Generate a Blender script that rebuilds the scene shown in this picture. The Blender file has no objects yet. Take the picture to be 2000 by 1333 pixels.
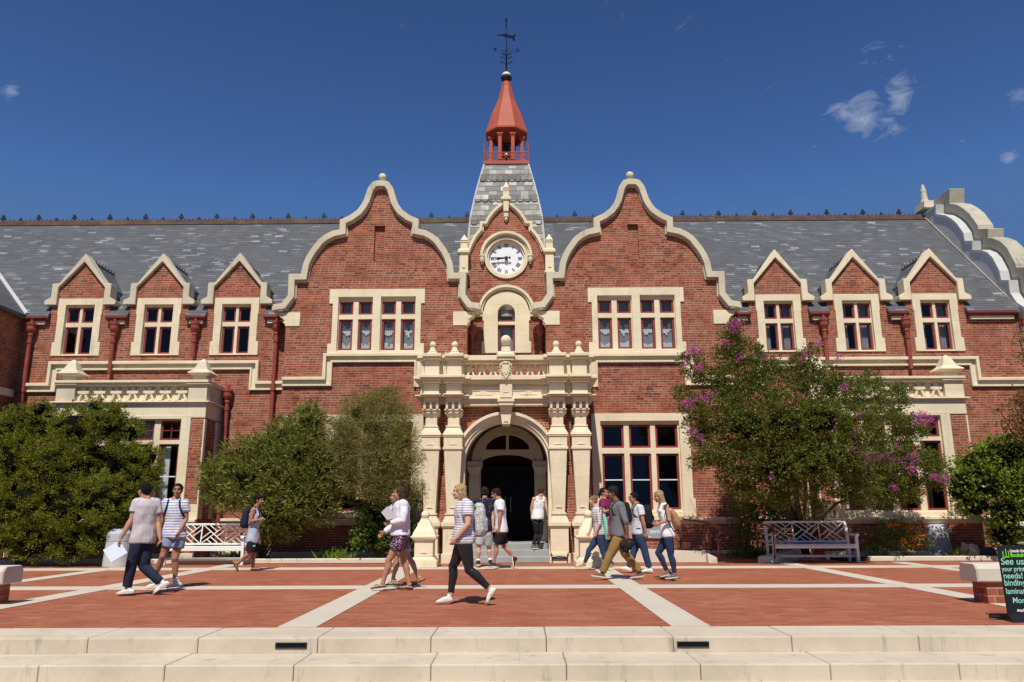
import bpy, bmesh, math, random
import numpy as np
from mathutils import Vector, Matrix
from mathutils.geometry import tessellate_polygon
R = math.radians
random.seed(7)
S = bpy.context.scene
COL = S.collection

# ------------------------------------------------------------------ camera
CAMH, FPX, PITCH, YAW, ROLL = 1.25, 1500.0, math.atan(336.5 / 1500.0), R(0.42), 0.004
fwd = Vector((-math.sin(YAW) * math.cos(PITCH), math.cos(YAW) * math.cos(PITCH), math.sin(PITCH)))
rt0 = Vector((math.cos(YAW), math.sin(YAW), 0))
up0 = rt0.cross(fwd)
rt = rt0 * math.cos(ROLL) - up0 * math.sin(ROLL)
up = up0 * math.cos(ROLL) + rt0 * math.sin(ROLL)
CAM = Vector((0, 0, CAMH))
cd = bpy.data.cameras.new('camera')
cam = bpy.data.objects.new('camera', cd)
COL.objects.link(cam)
cd.sensor_width = 36.0
cd.lens = 36.0 * FPX / 2000.0
cd.clip_end = 3000
M = Matrix((rt, up, -fwd)).transposed().to_4x4()
M.translation = CAM
cam.matrix_world = M
S.camera = cam

def ray(px, py):
    return rt * (px - 1000.0) + up * (666.5 - py) + fwd * FPX
def W(px, py, Y):                       # point of the plane y = Y seen at a photo pixel
    d = ray(px, py)
    return CAM + d * (Y / d.y)
def PX(px, py, X):                      # same on the plane x = X
    d = ray(px, py)
    return CAM + d * (X / d.x)
def G(px, py, z=0.0):                   # same on the ground
    d = ray(px, py)
    return CAM + d * ((z - CAMH) / d.z)
def xz(px, py, Y):
    p = W(px, py, Y)
    return (p.x, p.z)

# ------------------------------------------------------------------ objects
def link(o, parent=None):
    COL.objects.link(o)
    if parent is not None:
        o.parent = parent
    return o
def tag(o, label=None, cat=None, group=None, kind=None):
    if label: o['label'] = label
    if cat: o['category'] = cat
    if group: o['group'] = group
    if kind: o['kind'] = kind
    return o
def thing(name, label, cat, loc=(0, 0, 0), group=None, rz=0.0):
    o = bpy.data.objects.new(name, None)
    o.location = loc
    o.rotation_euler.z = rz
    o.empty_display_size = 0.2
    link(o)
    return tag(o, label, cat, group)
def copy_tree(o, parent=None):
    c = o.copy()
    COL.objects.link(c)
    c.parent = parent
    for ch in list(o.children):
        copy_tree(ch, c)
    return c

class MB:
    def __init__(s):
        s.v = []; s.f = []; s.org = Vector((0, 0, 0))
    def add(s, vs, fs):
        n = len(s.v)
        s.v.extend([tuple(v) for v in vs])
        s.f.extend([tuple(i + n for i in f) for f in fs])
        return s
    def box(s, x0, x1, y0, y1, z0, z1):
        if x0 > x1: x0, x1 = x1, x0
        if y0 > y1: y0, y1 = y1, y0
        if z0 > z1: z0, z1 = z1, z0
        return s.add([(x0, y0, z0), (x1, y0, z0), (x1, y1, z0), (x0, y1, z0), (x0, y0, z1), (x1, y0, z1), (x1, y1, z1), (x0, y1, z1)],
                     [(0, 3, 2, 1), (4, 5, 6, 7), (0, 1, 5, 4), (1, 2, 6, 5), (2, 3, 7, 6), (3, 0, 4, 7)])
    def frustum(s, cx, cy, z0, z1, a0, b0, a1, b1):   # half sizes bottom a0,b0 and top a1,b1
        return s.add([(cx - a0, cy - b0, z0), (cx + a0, cy - b0, z0), (cx + a0, cy + b0, z0), (cx - a0, cy + b0, z0),
                      (cx - a1, cy - b1, z1), (cx + a1, cy - b1, z1), (cx + a1, cy + b1, z1), (cx - a1, cy + b1, z1)],
                     [(0, 3, 2, 1), (4, 5, 6, 7), (0, 1, 5, 4), (1, 2, 6, 5), (2, 3, 7, 6), (3, 0, 4, 7)])
    def gen(s, loops, fn0, fn1):
        pts = [p for l in loops for p in l]
        tris = tessellate_polygon([[Vector((p[0], p[1], 0)) for p in l] for l in loops])
        n = len(pts)
        vs = [fn0(p) for p in pts] + [fn1(p) for p in pts]
        fs = [tuple(t) for t in tris] + [tuple(i + n for i in reversed(t)) for t in tris]
        k = 0
        for l in loops:
            m = len(l)
            for i in range(m):
                a, b = k + i, k + (i + 1) % m
                fs.append((a, b, b + n, a + n))
            k += m
        return s.add(vs, fs)
    def prism(s, poly, y0, y1, holes=()):            # outline in x,z extruded along y
        return s.gen([poly] + list(holes), lambda p: (p[0], y0, p[1]), lambda p: (p[0], y1, p[1]))
    def prismx(s, poly, x0, x1, holes=()):           # outline in y,z extruded along x
        return s.gen([poly] + list(holes), lambda p: (x0, p[0], p[1]), lambda p: (x1, p[0], p[1]))
    def prismz(s, poly, z0, z1, holes=()):
        return s.gen([poly] + list(holes), lambda p: (p[0], p[1], z0), lambda p: (p[0], p[1], z1))
    def band(s, path, d0, d1, c0, c1, axis='y', closed=False):  # mitred strip right of the path
        n = len(path)
        nr = []
        for i in range(n):
            ds = []
            if i > 0 or closed:
                a, b = path[i - 1], path[i]; ds.append((b[0] - a[0], b[1] - a[1]))
            if i < n - 1 or closed:
                a, b = path[i], path[(i + 1) % n]; ds.append((b[0] - a[0], b[1] - a[1]))
            ns = []
            for dx, dz in ds:
                L = math.hypot(dx, dz) or 1
                ns.append((dz / L, -dx / L))
            if len(ns) == 1: nr.append(ns[0])
            else:
                mx, mz = ns[0][0] + ns[1][0], ns[0][1] + ns[1][1]
                q = (1 + ns[0][0] * ns[1][0] + ns[0][1] * ns[1][1])
                q = max(q, 0.35)
                nr.append((mx / q, mz / q))
        def P(i, d, c):
            x = path[i][0] + nr[i][0] * d; z = path[i][1] + nr[i][1] * d
            return (x, c, z) if axis == 'y' else (c, x, z)
        vs = []
        for i in range(n):
            vs += [P(i, d0, c0), P(i, d1, c0), P(i, d1, c1), P(i, d0, c1)]
        fs = []
        m = n if closed else n - 1
        for i in range(m):
            a, b = 4 * i, 4 * ((i + 1) % n)
            for k in range(4):
                fs.append((a + k, b + k, b + (k + 1) % 4, a + (k + 1) % 4))
        if not closed:
            fs += [(0, 1, 2, 3), (4 * n - 4, 4 * n - 1, 4 * n - 2, 4 * n - 3)]
        return s.add(vs, fs)
    def tube(s, pts, rad, n=8, cap=True):
        pts = [Vector(p) for p in pts]
        if not hasattr(rad, '__len__'): rad = [rad] * len(pts)
        vs = []; fs = []
        prev = None
        for i, p in enumerate(pts):
            t = (pts[min(i + 1, len(pts) - 1)] - pts[max(i - 1, 0)]).normalized()
            if prev is None:
                a = t.orthogonal().normalized()
            else:
                a = (prev - t * prev.dot(t))
                a = a.normalized() if a.length > 1e-5 else t.orthogonal().normalized()
            prev = a
            b = t.cross(a)
            for k in range(n):
                th = 2 * math.pi * (k + .5) / n
                vs.append(p + (a * math.cos(th) + b * math.sin(th)) * rad[i])
        for i in range(len(pts) - 1):
            for k in range(n):
                fs.append((i * n + k, i * n + (k + 1) % n, (i + 1) * n + (k + 1) % n, (i + 1) * n + k))
        if cap:
            fs.append(tuple(range(n))[::-1]); fs.append(tuple(range((len(pts) - 1) * n, len(pts) * n)))
        return s.add(vs, fs)
    def bar(s, a, b, w, h):                          # rectangular bar between two points, h along z-ish
        a = Vector(a); b = Vector(b); t = (b - a).normalized()
        q = Vector((0, 1, 0)) if abs(t.y) < .9 else Vector((1, 0, 0))
        u = t.cross(q).normalized(); w_ = t.cross(u).normalized()
        vs = []
        for p in (a, b):
            for i, j in ((-1, -1), (1, -1), (1, 1), (-1, 1)):
                vs.append(p + u * (i * w / 2) + w_ * (j * h / 2))
        return s.add(vs, [(0, 1, 2, 3), (7, 6, 5, 4), (0, 4, 5, 1), (1, 5, 6, 2), (2, 6, 7, 3), (3, 7, 4, 0)])
    def lathe(s, prof, cx, cy, n=24, ph=0.5, sy=1.0):
        vs = []; fs = []
        for r, z in prof:
            for k in range(n):
                th = 2 * math.pi * (k + ph) / n
                vs.append((cx + r * math.cos(th), cy + r * sy * math.sin(th), z))
        for i in range(len(prof) - 1):
            for k in range(n):
                fs.append((i * n + k, i * n + (k + 1) % n, (i + 1) * n + (k + 1) % n, (i + 1) * n + k))
        fs.append(tuple(range(n))[::-1]); fs.append(tuple(range((len(prof) - 1) * n, len(prof) * n)))
        return s.add(vs, fs)
    def ball(s, c, r, n=16, sx=1, sy=1, sz=1, rot=None):
        c = Vector(c); vs = []; fs = []; m = n // 2
        for i in range(m + 1):
            ph = math.pi * i / m
            for k in range(n):
                th = 2 * math.pi * k / n
                v = Vector((sx * math.sin(ph) * math.cos(th), sy * math.sin(ph) * math.sin(th), sz * math.cos(ph))) * r
                if rot is not None: v = rot @ v
                vs.append(c + v)
        for i in range(m):
            for k in range(n):
                a, b, c_, d = i * n + k, i * n + (k + 1) % n, (i + 1) * n + (k + 1) % n, (i + 1) * n + k
                if i == 0: fs.append((a, c_, d))
                elif i == m - 1: fs.append((a, b, d))
                else: fs.append((a, b, c_, d))
        return s.add(vs, fs)
    def mesh(s, name, recalc=True, uv=True):
        me = bpy.data.meshes.new(name)
        o = s.org
        me.from_pydata([(v[0] - o.x, v[1] - o.y, v[2] - o.z) for v in s.v], [], s.f)
        if recalc:
            bm = bmesh.new(); bm.from_mesh(me)
            bmesh.ops.remove_doubles(bm, verts=bm.verts, dist=1e-5)
            bmesh.ops.recalc_face_normals(bm, faces=bm.faces)
            bm.to_mesh(me); bm.free()
        if uv: box_uv(me, o)
        me.update()
        return me
    def build(s, name, mat, parent=None, bevel=0.0, smooth=False, org=None, recalc=True, uv=True):
        if org is not None: s.org = Vector(org)
        me = s.mesh(name, recalc, uv)
        me.materials.append(mat)
        if smooth:
            me.polygons.foreach_set('use_smooth', [True] * len(me.polygons))
        o = bpy.data.objects.new(name, me)
        link(o, parent)
        if org is not None and parent is None: o.location = org
        if bevel > 0:
            m = o.modifiers.new('bevel', 'BEVEL'); m.width = bevel; m.segments = 1; m.limit_method = 'ANGLE'; m.angle_limit = R(40)
        return o

def box_uv(me, org=Vector((0, 0, 0))):
    uvl = me.uv_layers.new(name='uv')
    nl = len(me.loops)
    co = np.empty(len(me.vertices) * 3); me.vertices.foreach_get('co', co); co = co.reshape(-1, 3) + np.array(org)
    lv = np.empty(nl, dtype=np.int32); me.loops.foreach_get('vertex_index', lv)
    nrm = np.empty(len(me.polygons) * 3); me.polygons.foreach_get('normal', nrm); nrm = nrm.reshape(-1, 3)
    lt = np.empty(len(me.polygons), dtype=np.int32); me.polygons.foreach_get('loop_total', lt)
    N = np.repeat(nrm, lt, axis=0)
    flat = np.abs(N[:, 2]) > .98
    u = np.stack([-N[:, 1], N[:, 0], np.zeros(nl)], 1)
    L = np.linalg.norm(u, axis=1, keepdims=True); L[L == 0] = 1
    u = u / L
    neg = (np.abs(u[:, 0]) >= np.abs(u[:, 1])) & (u[:, 0] < 0) | (np.abs(u[:, 0]) < np.abs(u[:, 1])) & (u[:, 1] < 0)
    u[neg] *= -1
    u[flat] = (1, 0, 0)
    v = np.cross(N, u)
    sgn = np.where(v[:, 2] < 0, -1, 1)[:, None]
    v = v * sgn
    v[flat] = (0, 1, 0)
    P = co[lv]
    uv = np.stack([(P * u).sum(1), (P * v).sum(1)], 1).astype(np.float32)
    uvl.data.foreach_set('uv', uv.ravel())

# ------------------------------------------------------------------ materials
MATS = {}
class NT:
    def __init__(s, name):
        s.m = bpy.data.materials.new(name); s.m.use_nodes = True
        s.t = s.m.node_tree; s.t.nodes.clear()
        s.out = s.t.nodes.new('ShaderNodeOutputMaterial')
    def n(s, typ, **kw):
        nd = s.t.nodes.new('ShaderNode' + typ)
        for k, v in kw.items():
            if k in nd.inputs.keys() if hasattr(nd.inputs, 'keys') else False: nd.inputs[k].default_value = v
            else: setattr(nd, k, v)
        return nd
    def l(s, a, b): s.t.links.new(a, b)
    def val(s, sock, v):
        if hasattr(v, 'is_output') or hasattr(v, 'links'): s.l(v, sock)
        else: sock.default_value = v
    def math(s, op, a, b=0.0, c=None, clamp=False):
        nd = s.t.nodes.new('ShaderNodeMath'); nd.operation = op; nd.use_clamp = clamp
        s.val(nd.inputs[0], a); s.val(nd.inputs[1], b)
        if c is not None: s.val(nd.inputs[2], c)
        return nd.outputs[0]
    def mix(s, f, a, b, mode='MIX'):
        nd = s.t.nodes.new('ShaderNodeMix'); nd.data_type = 'RGBA'; nd.blend_type = mode
        s.val(nd.inputs[0], f)
        for i, x in ((6, a), (7, b)):
            if isinstance(x, tuple): nd.inputs[i].default_value = (*x, 1) if len(x) == 3 else x
            else: s.l(x, nd.inputs[i])
        return nd.outputs[2]
    def noise(s, vec, scale, detail=3, rough=.55, dim='3D'):
        nd = s.t.nodes.new('ShaderNodeTexNoise'); nd.inputs['Scale'].default_value = scale
        nd.inputs['Detail'].default_value = detail; nd.inputs['Roughness'].default_value = rough
        if vec is not None: s.l(vec, nd.inputs['Vector'])
        return nd.outputs['Fac']
    def ramp(s, f, stops):
        nd = s.t.nodes.new('ShaderNodeValToRGB')
        s.l(f, nd.inputs[0])
        e = nd.color_ramp.elements
        while len(e) < len(stops): e.new(0.5)
        for el, (p, c) in zip(e, stops):
            el.position = p
            el.color = (c, c, c, 1) if not hasattr(c, '__len__') else (*c, 1)
        return nd.outputs[0]
    def coord(s, kind='Object'):
        return s.t.nodes.new('ShaderNodeTexCoord').outputs[kind]
    def bsdf(s, color, rough=.8, spec=.3, bump=None, bstr=.3, bdist=.01, metallic=0.0, sheen=0.0):
        b = s.t.nodes.new('ShaderNodeBsdfPrincipled')
        if isinstance(color, tuple): b.inputs['Base Color'].default_value = (*color, 1)
        else: s.l(color, b.inputs['Base Color'])
        s.val(b.inputs['Roughness'], rough)
        b.inputs['Specular IOR Level'].default_value = spec
        b.inputs['Metallic'].default_value = metallic
        if bump is not None:
            bn = s.t.nodes.new('ShaderNodeBump'); bn.inputs['Strength'].default_value = bstr; bn.inputs['Distance'].default_value = bdist
            s.l(bump, bn.inputs['Height']); s.l(bn.outputs[0], b.inputs['Normal'])
        s.l(b.outputs[0], s.out.inputs[0])
        return b
    def cells(s, uv, w, h, off=.5, bond=False):
        sp = s.t.nodes.new('ShaderNodeSeparateXYZ'); s.l(uv, sp.inputs[0])
        rv = s.math('DIVIDE', sp.outputs[1], h)
        row = s.math('FLOOR', rv)
        par = s.math('MODULO', s.math('ABSOLUTE', row), 2.0)
        if bond: cu = s.math('ADD', s.math('MULTIPLY', s.math('DIVIDE', sp.outputs[0], w), s.math('ADD', par, 1.0)), s.math('ADD', s.math('MULTIPLY', par, off), s.math('MULTIPLY', s.math('FRACT', s.math('MULTIPLY', row, .381)), .5)))
        else: cu = s.math('ADD', s.math('DIVIDE', sp.outputs[0], w), s.math('MULTIPLY', par, off))
        col = s.math('FLOOR', cu)
        fu = s.math('FRACT', cu); fv = s.math('SUBTRACT', rv, row)
        cb = s.t.nodes.new('ShaderNodeCombineXYZ'); s.l(col, cb.inputs[0]); s.l(row, cb.inputs[1])
        wn = s.t.nodes.new('ShaderNodeTexWhiteNoise'); wn.noise_dimensions = '2D'; s.l(cb.outputs[0], wn.inputs['Vector'])
        eu = s.math('MULTIPLY', s.math('MINIMUM', fu, s.math('SUBTRACT', 1.0, fu)), w)
        ev = s.math('MULTIPLY', s.math('MINIMUM', fv, s.math('SUBTRACT', 1.0, fv)), h)
        return wn, eu, ev, fu, fv

def m_brick(name, w=.235, h=.072, pale=1.0):
    t = NT(name); uv = t.coord('UV'); ob = t.coord('Object')
    wn, eu, ev, fu, fv = t.cells(uv, w, h, .5, True)
    wn2, eu2, _, _, _ = t.cells(uv, w * .5, h, 1.0)
    e = t.math('MINIMUM', eu, ev)
    mort = t.math('LESS_THAN', e, .0058)
    c = t.ramp(wn.outputs[0], [(0, (.085, .030, .023)), (.16, (.18, .048, .028)), (.55, (.28, .077, .040)), (.86, (.37, .125, .068)), (1, (.13, .056, .045))])
    big = t.noise(ob, .9, 4, .6)
    c = t.mix(t.ramp(big, [(.35, 0.0), (.7, .55)]), c, (.32, .105, .06))
    fine = t.noise(ob, 14, 3, .7)
    c = t.mix(t.ramp(fine, [(.5, 0.0), (.8, .4)]), c, (.44, .20, .13))
    blot = t.noise(ob, .45, 6, .7)
    c = t.mix(t.ramp(blot, [(.52, 0.0), (.68, .38)]), c, (.14, .055, .042))
    c = t.mix(t.ramp(t.noise(ob, 1.9, 6, .75), [(.6, 0.0), (.72, .35)]), c, (.50, .32, .24))
    c = t.mix(t.math('MULTIPLY', mort, t.ramp(t.noise(ob, 2.2, 3), [(.32, .15), (.62, .95)])), c, (.56 * pale, .40 * pale, .30 * pale))
    hgt = t.math('MULTIPLY', t.math('MINIMUM', e, .008), 100.0)
    t.bsdf(c, .9, .15, hgt, .35, .006)
    return t.m
def m_stone(name, col=(.80, .695, .50), dirt=(.50, .40, .26), amt=.42, jw=.75, jh=.33, grime=(.22, .18, .13), gr=.22):
    t = NT(name); uv = t.coord('UV'); ob = t.coord('Object')
    n1 = t.noise(ob, 1.3, 5, .65); n2 = t.noise(ob, 9, 5, .7); n3 = t.noise(ob, 45, 3, .7)
    wn, eu, ev, fu, fv = t.cells(uv, jw, jh)
    c = t.mix(t.math('MULTIPLY', wn.outputs[0], .30), col, tuple(x * .82 for x in col))
    c = t.mix(t.ramp(n1, [(.42, 0.0), (.75, amt)]), c, dirt)
    c = t.mix(t.ramp(n2, [(.55, 0.0), (.85, amt * .9)]), c, dirt)
    st = t.t.nodes.new('ShaderNodeMapping'); t.l(ob, st.inputs[0]); st.inputs['Scale'].default_value = (2.2, 2.2, .35)
    n4 = t.noise(st.outputs[0], 2.4, 5, .7)
    c = t.mix(t.ramp(n4, [(.58, 0.0), (.8, gr * 2.2)]), c, grime)
    j = t.math('LESS_THAN', t.math('MINIMUM', eu, ev), .004)
    c = t.mix(t.math('MULTIPLY', j, .35), c, (.35, .26, .17))
    t.bsdf(c, .88, .2, t.math('ADD', n3, t.math('MULTIPLY', n2, 1.5)), .25, .006)
    return t.m
def m_slate(name, w=.30, h=.135, base=(.092, .095, .103), pale=.06):
    t = NT(name); uv = t.coord('UV'); ob = t.coord('Object')
    wn, eu, ev, fu, fv = t.cells(uv, w, h)
    c = t.ramp(wn.outputs[0], [(0, tuple(x * .75 for x in base)), (.5, base), (1 - pale * 2.4, tuple(x * 1.25 for x in base)), (1 - pale * .8, tuple(x * 2.1 for x in base)), (1, tuple(x * 4.2 for x in base))])
    c = t.mix(t.ramp(t.noise(ob, .5, 4, .7), [(.42, .75), (.6, 0.0)]), c, tuple(x * .95 for x in base))
    c = t.mix(t.ramp(t.noise(ob, .7, 5, .7), [(.4, 0.0), (.75, .5)]), c, tuple(x * 1.5 for x in base))
    c = t.mix(t.ramp(t.noise(ob, 6, 5, .75), [(.5, 0.0), (.85, .5)]), c, (.12, .115, .11))
    e = t.math('MINIMUM', eu, ev)
    c = t.mix(t.math('MULTIPLY', t.math('MAXIMUM', t.math('LESS_THAN', ev, .011), t.math('MULTIPLY', t.math('LESS_THAN', eu, .005), .7)), .8), c, (.022, .022, .026))
    hgt = t.math('ADD', t.math('MULTIPLY', fv, -1.0), t.math('MULTIPLY', wn.outputs[0], .5))
    t.bsdf(c, .62, .35, hgt, .5, .02)
    return t.m
def m_plain(name, col, rough=.6, spec=.3, var=.12, ns=8, bstr=.1, metallic=0.0, dirt=None, da=.3):
    t = NT(name); ob = t.coord('Object')
    n = t.noise(ob, ns, 4, .6)
    c = t.mix(t.ramp(n, [(.3, 0.0), (.7, 1.0)]), tuple(x * (1 - var) for x in col), tuple(min(1, x * (1 + var)) for x in col))
    if dirt:
        c = t.mix(t.ramp(t.noise(ob, ns * .35, 5, .7), [(.5, 0.0), (.8, da)]), c, dirt)
    t.bsdf(c, rough, spec, n, bstr, .01, metallic)
    return t.m
def m_pavers():
    t = NT('brick_pavers'); uv = t.coord('UV'); ob = t.coord('Object')
    wn, eu, ev, fu, fv = t.cells(uv, .23, .076)
    c = t.ramp(wn.outputs[0], [(0, (.21, .055, .026)), (.4, (.28, .072, .032)), (.8, (.33, .088, .042)), (1, (.37, .13, .068))])
    c = t.mix(t.ramp(t.noise(ob, .35, 5, .6), [(.35, 0.0), (.75, .5)]), c, (.35, .105, .052))
    c = t.mix(t.ramp(t.noise(ob, 3.5, 6, .7), [(.5, 0.0), (.8, .5)]), c, (.20, .085, .06))
    c = t.mix(t.ramp(t.noise(ob, 1.1, 5, .75), [(.56, 0.0), (.62, .30)]), c, (.46, .20, .13))
    c = t.mix(t.ramp(t.noise(ob, 26, 2, .5), [(.72, 0.0), (.76, .7)]), c, (.10, .05, .04))
    smp = t.t.nodes.new('ShaderNodeMapping'); t.l(ob, smp.inputs[0]); smp.inputs['Scale'].default_value = (.9, 13.2, 1)
    c = t.mix(t.ramp(t.noise(smp.outputs[0], 1.0, 3, .6), [(.56, 0.0), (.66, .55)]), c, (.46, .22, .15))
    c = t.mix(t.ramp(t.noise(smp.outputs[0], 1.37, 3, .6), [(.60, 0.0), (.72, .45)]), c, (.17, .055, .035))
    jn = t.math('LESS_THAN', ev, .006)
    ju = t.math('MULTIPLY', t.math('LESS_THAN', eu, .003), .6)
    patch = t.ramp(t.noise(ob, .8, 4, .7), [(.35, .25), (.65, 1.0)])
    c = t.mix(t.math('MULTIPLY', t.math('MAXIMUM', jn, ju), patch), c, (.44, .24, .16))
    t.bsdf(c, .82, .25, t.math('MULTIPLY', t.math('MINIMUM', t.math('MINIMUM', eu, ev), .005), 100), .25, .004)
    return t.m
def m_glass(name='window_glass', tint=(.95, .97, .97)):
    t = NT(name)
    tr = t.n('BsdfTransparent'); tr.inputs[0].default_value = (*tint, 1)
    gl = t.n('BsdfGlossy'); gl.inputs[0].default_value = (.9, .95, 1, 1); gl.inputs['Roughness'].default_value = .03
    ns = t.noise(t.coord('Object'), 1.7, 1)
    bn = t.n('Bump'); bn.inputs['Strength'].default_value = .15; bn.inputs['Distance'].default_value = .02
    t.l(ns, bn.inputs['Height']); t.l(bn.outputs[0], gl.inputs['Normal'])
    fr = t.n('Fresnel'); fr.inputs[0].default_value = 1.52
    mx = t.n('MixShader'); t.l(t.math('MULTIPLY', fr.outputs[0], .42), mx.inputs[0]); t.l(tr.outputs[0], mx.inputs[1]); t.l(gl.outputs[0], mx.inputs[2])
    t.l(mx.outputs[0], t.out.inputs[0])
    return t.m
def m_leaf(name, cols, trans=.35, rough=.5, spec=.25, patch=None):
    t = NT(name)
    g = t.n('NewGeometry')
    n = len(cols)
    c = t.ramp(g.outputs['Random Per Island'], [(i / max(1, n - 1), cc) for i, cc in enumerate(cols)])
    c = t.mix(t.ramp(t.noise(t.coord('Object'), 1.6 if patch is None else 2.6, 3), [(.40, 0.0), (.62, .45 if patch is None else .42)]), c, patch or tuple(x * 1.35 for x in cols[len(cols) // 2]))
    b = t.n('BsdfPrincipled'); t.l(c, b.inputs['Base Color']); b.inputs['Roughness'].default_value = rough; b.inputs['Specular IOR Level'].default_value = spec * .5
    tl = t.n('BsdfTranslucent'); t.l(t.mix(.5, c, (.28, .34, .05)), tl.inputs[0])
    mx = t.n('MixShader'); mx.inputs[0].default_value = trans
    t.l(b.outputs[0], mx.inputs[1]); t.l(tl.outputs[0], mx.inputs[2]); t.l(mx.outputs[0], t.out.inputs[0])
    return t.m

BRICK = m_brick('red_brick')
STONE = m_stone('cream_limestone')
COPINGD = m_stone('lichened_coping', (.48, .44, .35), (.26, .24, .19), .8, .9, 5, (.09, .085, .07), .4)
COPING = m_stone('weathered_limestone', (.66, .585, .44), (.36, .32, .25), .6, .9, 5, (.13, .12, .10), .25)
SLATE = m_slate('roof_slate', pale=.075)
SLATE_T = m_slate('spire_slate', .26, .19, (.20, .195, .18), .25)
RED = m_plain('red_joinery_paint', (.24, .045, .035), .45, .4, .12, 5, .05)
PIPE = m_plain('red_oxide_pipe_paint', (.28, .06, .042), .5, .4, .2, 4, .1, dirt=(.16, .06, .05))
CUPRED = m_plain('red_belfry_paint', (.42, .095, .055), .6, .25, .12, 2, .05)
GUTTER = m_plain('dark_red_gutter_paint', (.16, .025, .022), .5, .4, .15, 5, .1)
GLASS = m_glass()
LEAD = m_plain('white_lead_flashing', (.54, .54, .53), .5, .4, .1, 4, .1)
RENDER = m_plain('pale_roughcast', (.66, .65, .62), .85, .2, .1, 3, .2, dirt=(.3, .28, .25))
RIDGE = m_plain('mossy_ridge_tile', (.085, .05, .038), .85, .2, .3, 3, .3, dirt=(.15, .13, .05), da=.8)
IRON = m_plain('dark_iron', (.02, .022, .03), .5, .4, .2, 5, .1)
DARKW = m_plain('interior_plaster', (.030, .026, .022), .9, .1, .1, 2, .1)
WHITE = m_plain('white_gloss_paint', (.80, .79, .75), .4, .4, .04, 6, .05, dirt=(.5, .46, .38), da=.35)
# ------------------------------------------------------------------ the college building
Yd, Yw, Yt, Yp, Yb = 22.9, 22.3, 23.1, 20.52, 21.7
Yr, Xe = 27.37, W(1990, 610, 22.85).x
Xl = W(46, 640, Yd).x
ZE = W(1650, 607, Yd - .15).z
ZR = W(1500, 427, Yr).z
SL = (ZR - ZE) / (Yr - Yd + .15)
XA = W(989, 600, Yt).x
BLD = thing('college_building', 'long two storey red brick college building with cream stone trim, curved gables and slate roof', 'building', (XA, 22, 0))
def bp(name, mb, mat, parent=BLD, **k):
    mb.org = Vector((XA, 22, 0))
    return mb.build(name, mat, parent, **k)
def arc(cx, cz, r, a0, a1, n):
    return [(cx + r * math.cos(R(a0 + (a1 - a0) * i / n)), cz + r * math.sin(R(a0 + (a1 - a0) * i / n))) for i in range(n + 1)]
def rect(x0, x1, z0, z1): return [(x0, z0), (x1, z0), (x1, z1), (x0, z1)]
def grow(r, d): return (r[0] - d, r[1] + d, r[2] - d, r[3] + d)

def window(Y, surround, groups, lights, frame=.062, bars=(), name='window', depth=.30, curtain=None, stone=STONE, sash=()):
    mb = MB()
    mb.prism(surround, Y - .035, Y + .24, [rect(*g) for g in groups])
    for g in groups:
        ls = [l for l in lights if l[0] >= g[0] - .02 and l[1] <= g[1] + .02 and l[2] >= g[2] - .02 and l[3] <= g[3] + .02]
        mb.prism(rect(*grow(g, .012)), Y + .06, Y + .20, [rect(*l) for l in ls])
    o = bp(name, mb, stone, bevel=.008)
    fr = MB(); pn = MB()
    for l in lights:
        fr.prism(rect(*grow(l, .01)), Y + .105, Y + .165, [rect(*grow(l, -frame))])
        i = grow(l, -frame + .01)
        pn.box(i[0], i[1], Y + .138, Y + .144, i[2], i[3])
    for b in bars:
        fr.box(b[0], b[1], Y + .12, Y + .158, b[2], b[3])
    bp('frame', fr, RED, o)
    bp('pane', pn, GLASS, o)
    if sash:
        s_ = MB()
        for b in sash: s_.box(b[0], b[1], Y + .122, Y + .156, b[2], b[3])
        bp('glazing_bar', s_, WHITE, o)
    if curtain: curtain(o, Y)
    return o

# ---- wing gable profile, measured on the right wing, mirrored
XcR, XcL = W(1241, 570, Yw).x, W(737.5, 570, Yw).x
outer_px = [(1227, 355), (1236, 355.5), (1243, 357.5), (1252, 368), (1261, 392), (1268, 403), (1276, 412), (1291, 422), (1310, 430), (1311, 449), (1327, 452), (1341, 459),
            (1353, 468), (1369, 488), (1377, 501), (1383, 515), (1387, 535), (1411, 535), (1412.6, 575), (1426, 591.6), (1444, 594)]
OUT = [(W(px, py, Yw).x - XcR, W(px, py, Yw).z) for px, py in outer_px]
apx = OUT[0][0]
OUT = [(p[0] - apx * max(0, 1 - i / 9.0), p[1]) for i, p in enumerate(OUT)]
full = [(-x, z) for x, z in reversed(OUT)] + OUT[1:]          # left to right over the top
hw = XcL - W(555, 690, Yw).x
CW = .20                                                       # coping width
def inner_path(path, d):
    m = MB(); m.band(path, 0, d, 0, 1)
    return [(m.v[4 * i + 1][0], m.v[4 * i + 1][2]) for i in range(len(path))]
INN = inner_path(full, CW * .8)
zk = OUT[-1][1]
SILL = W(1240, 690, Yw).z
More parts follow.
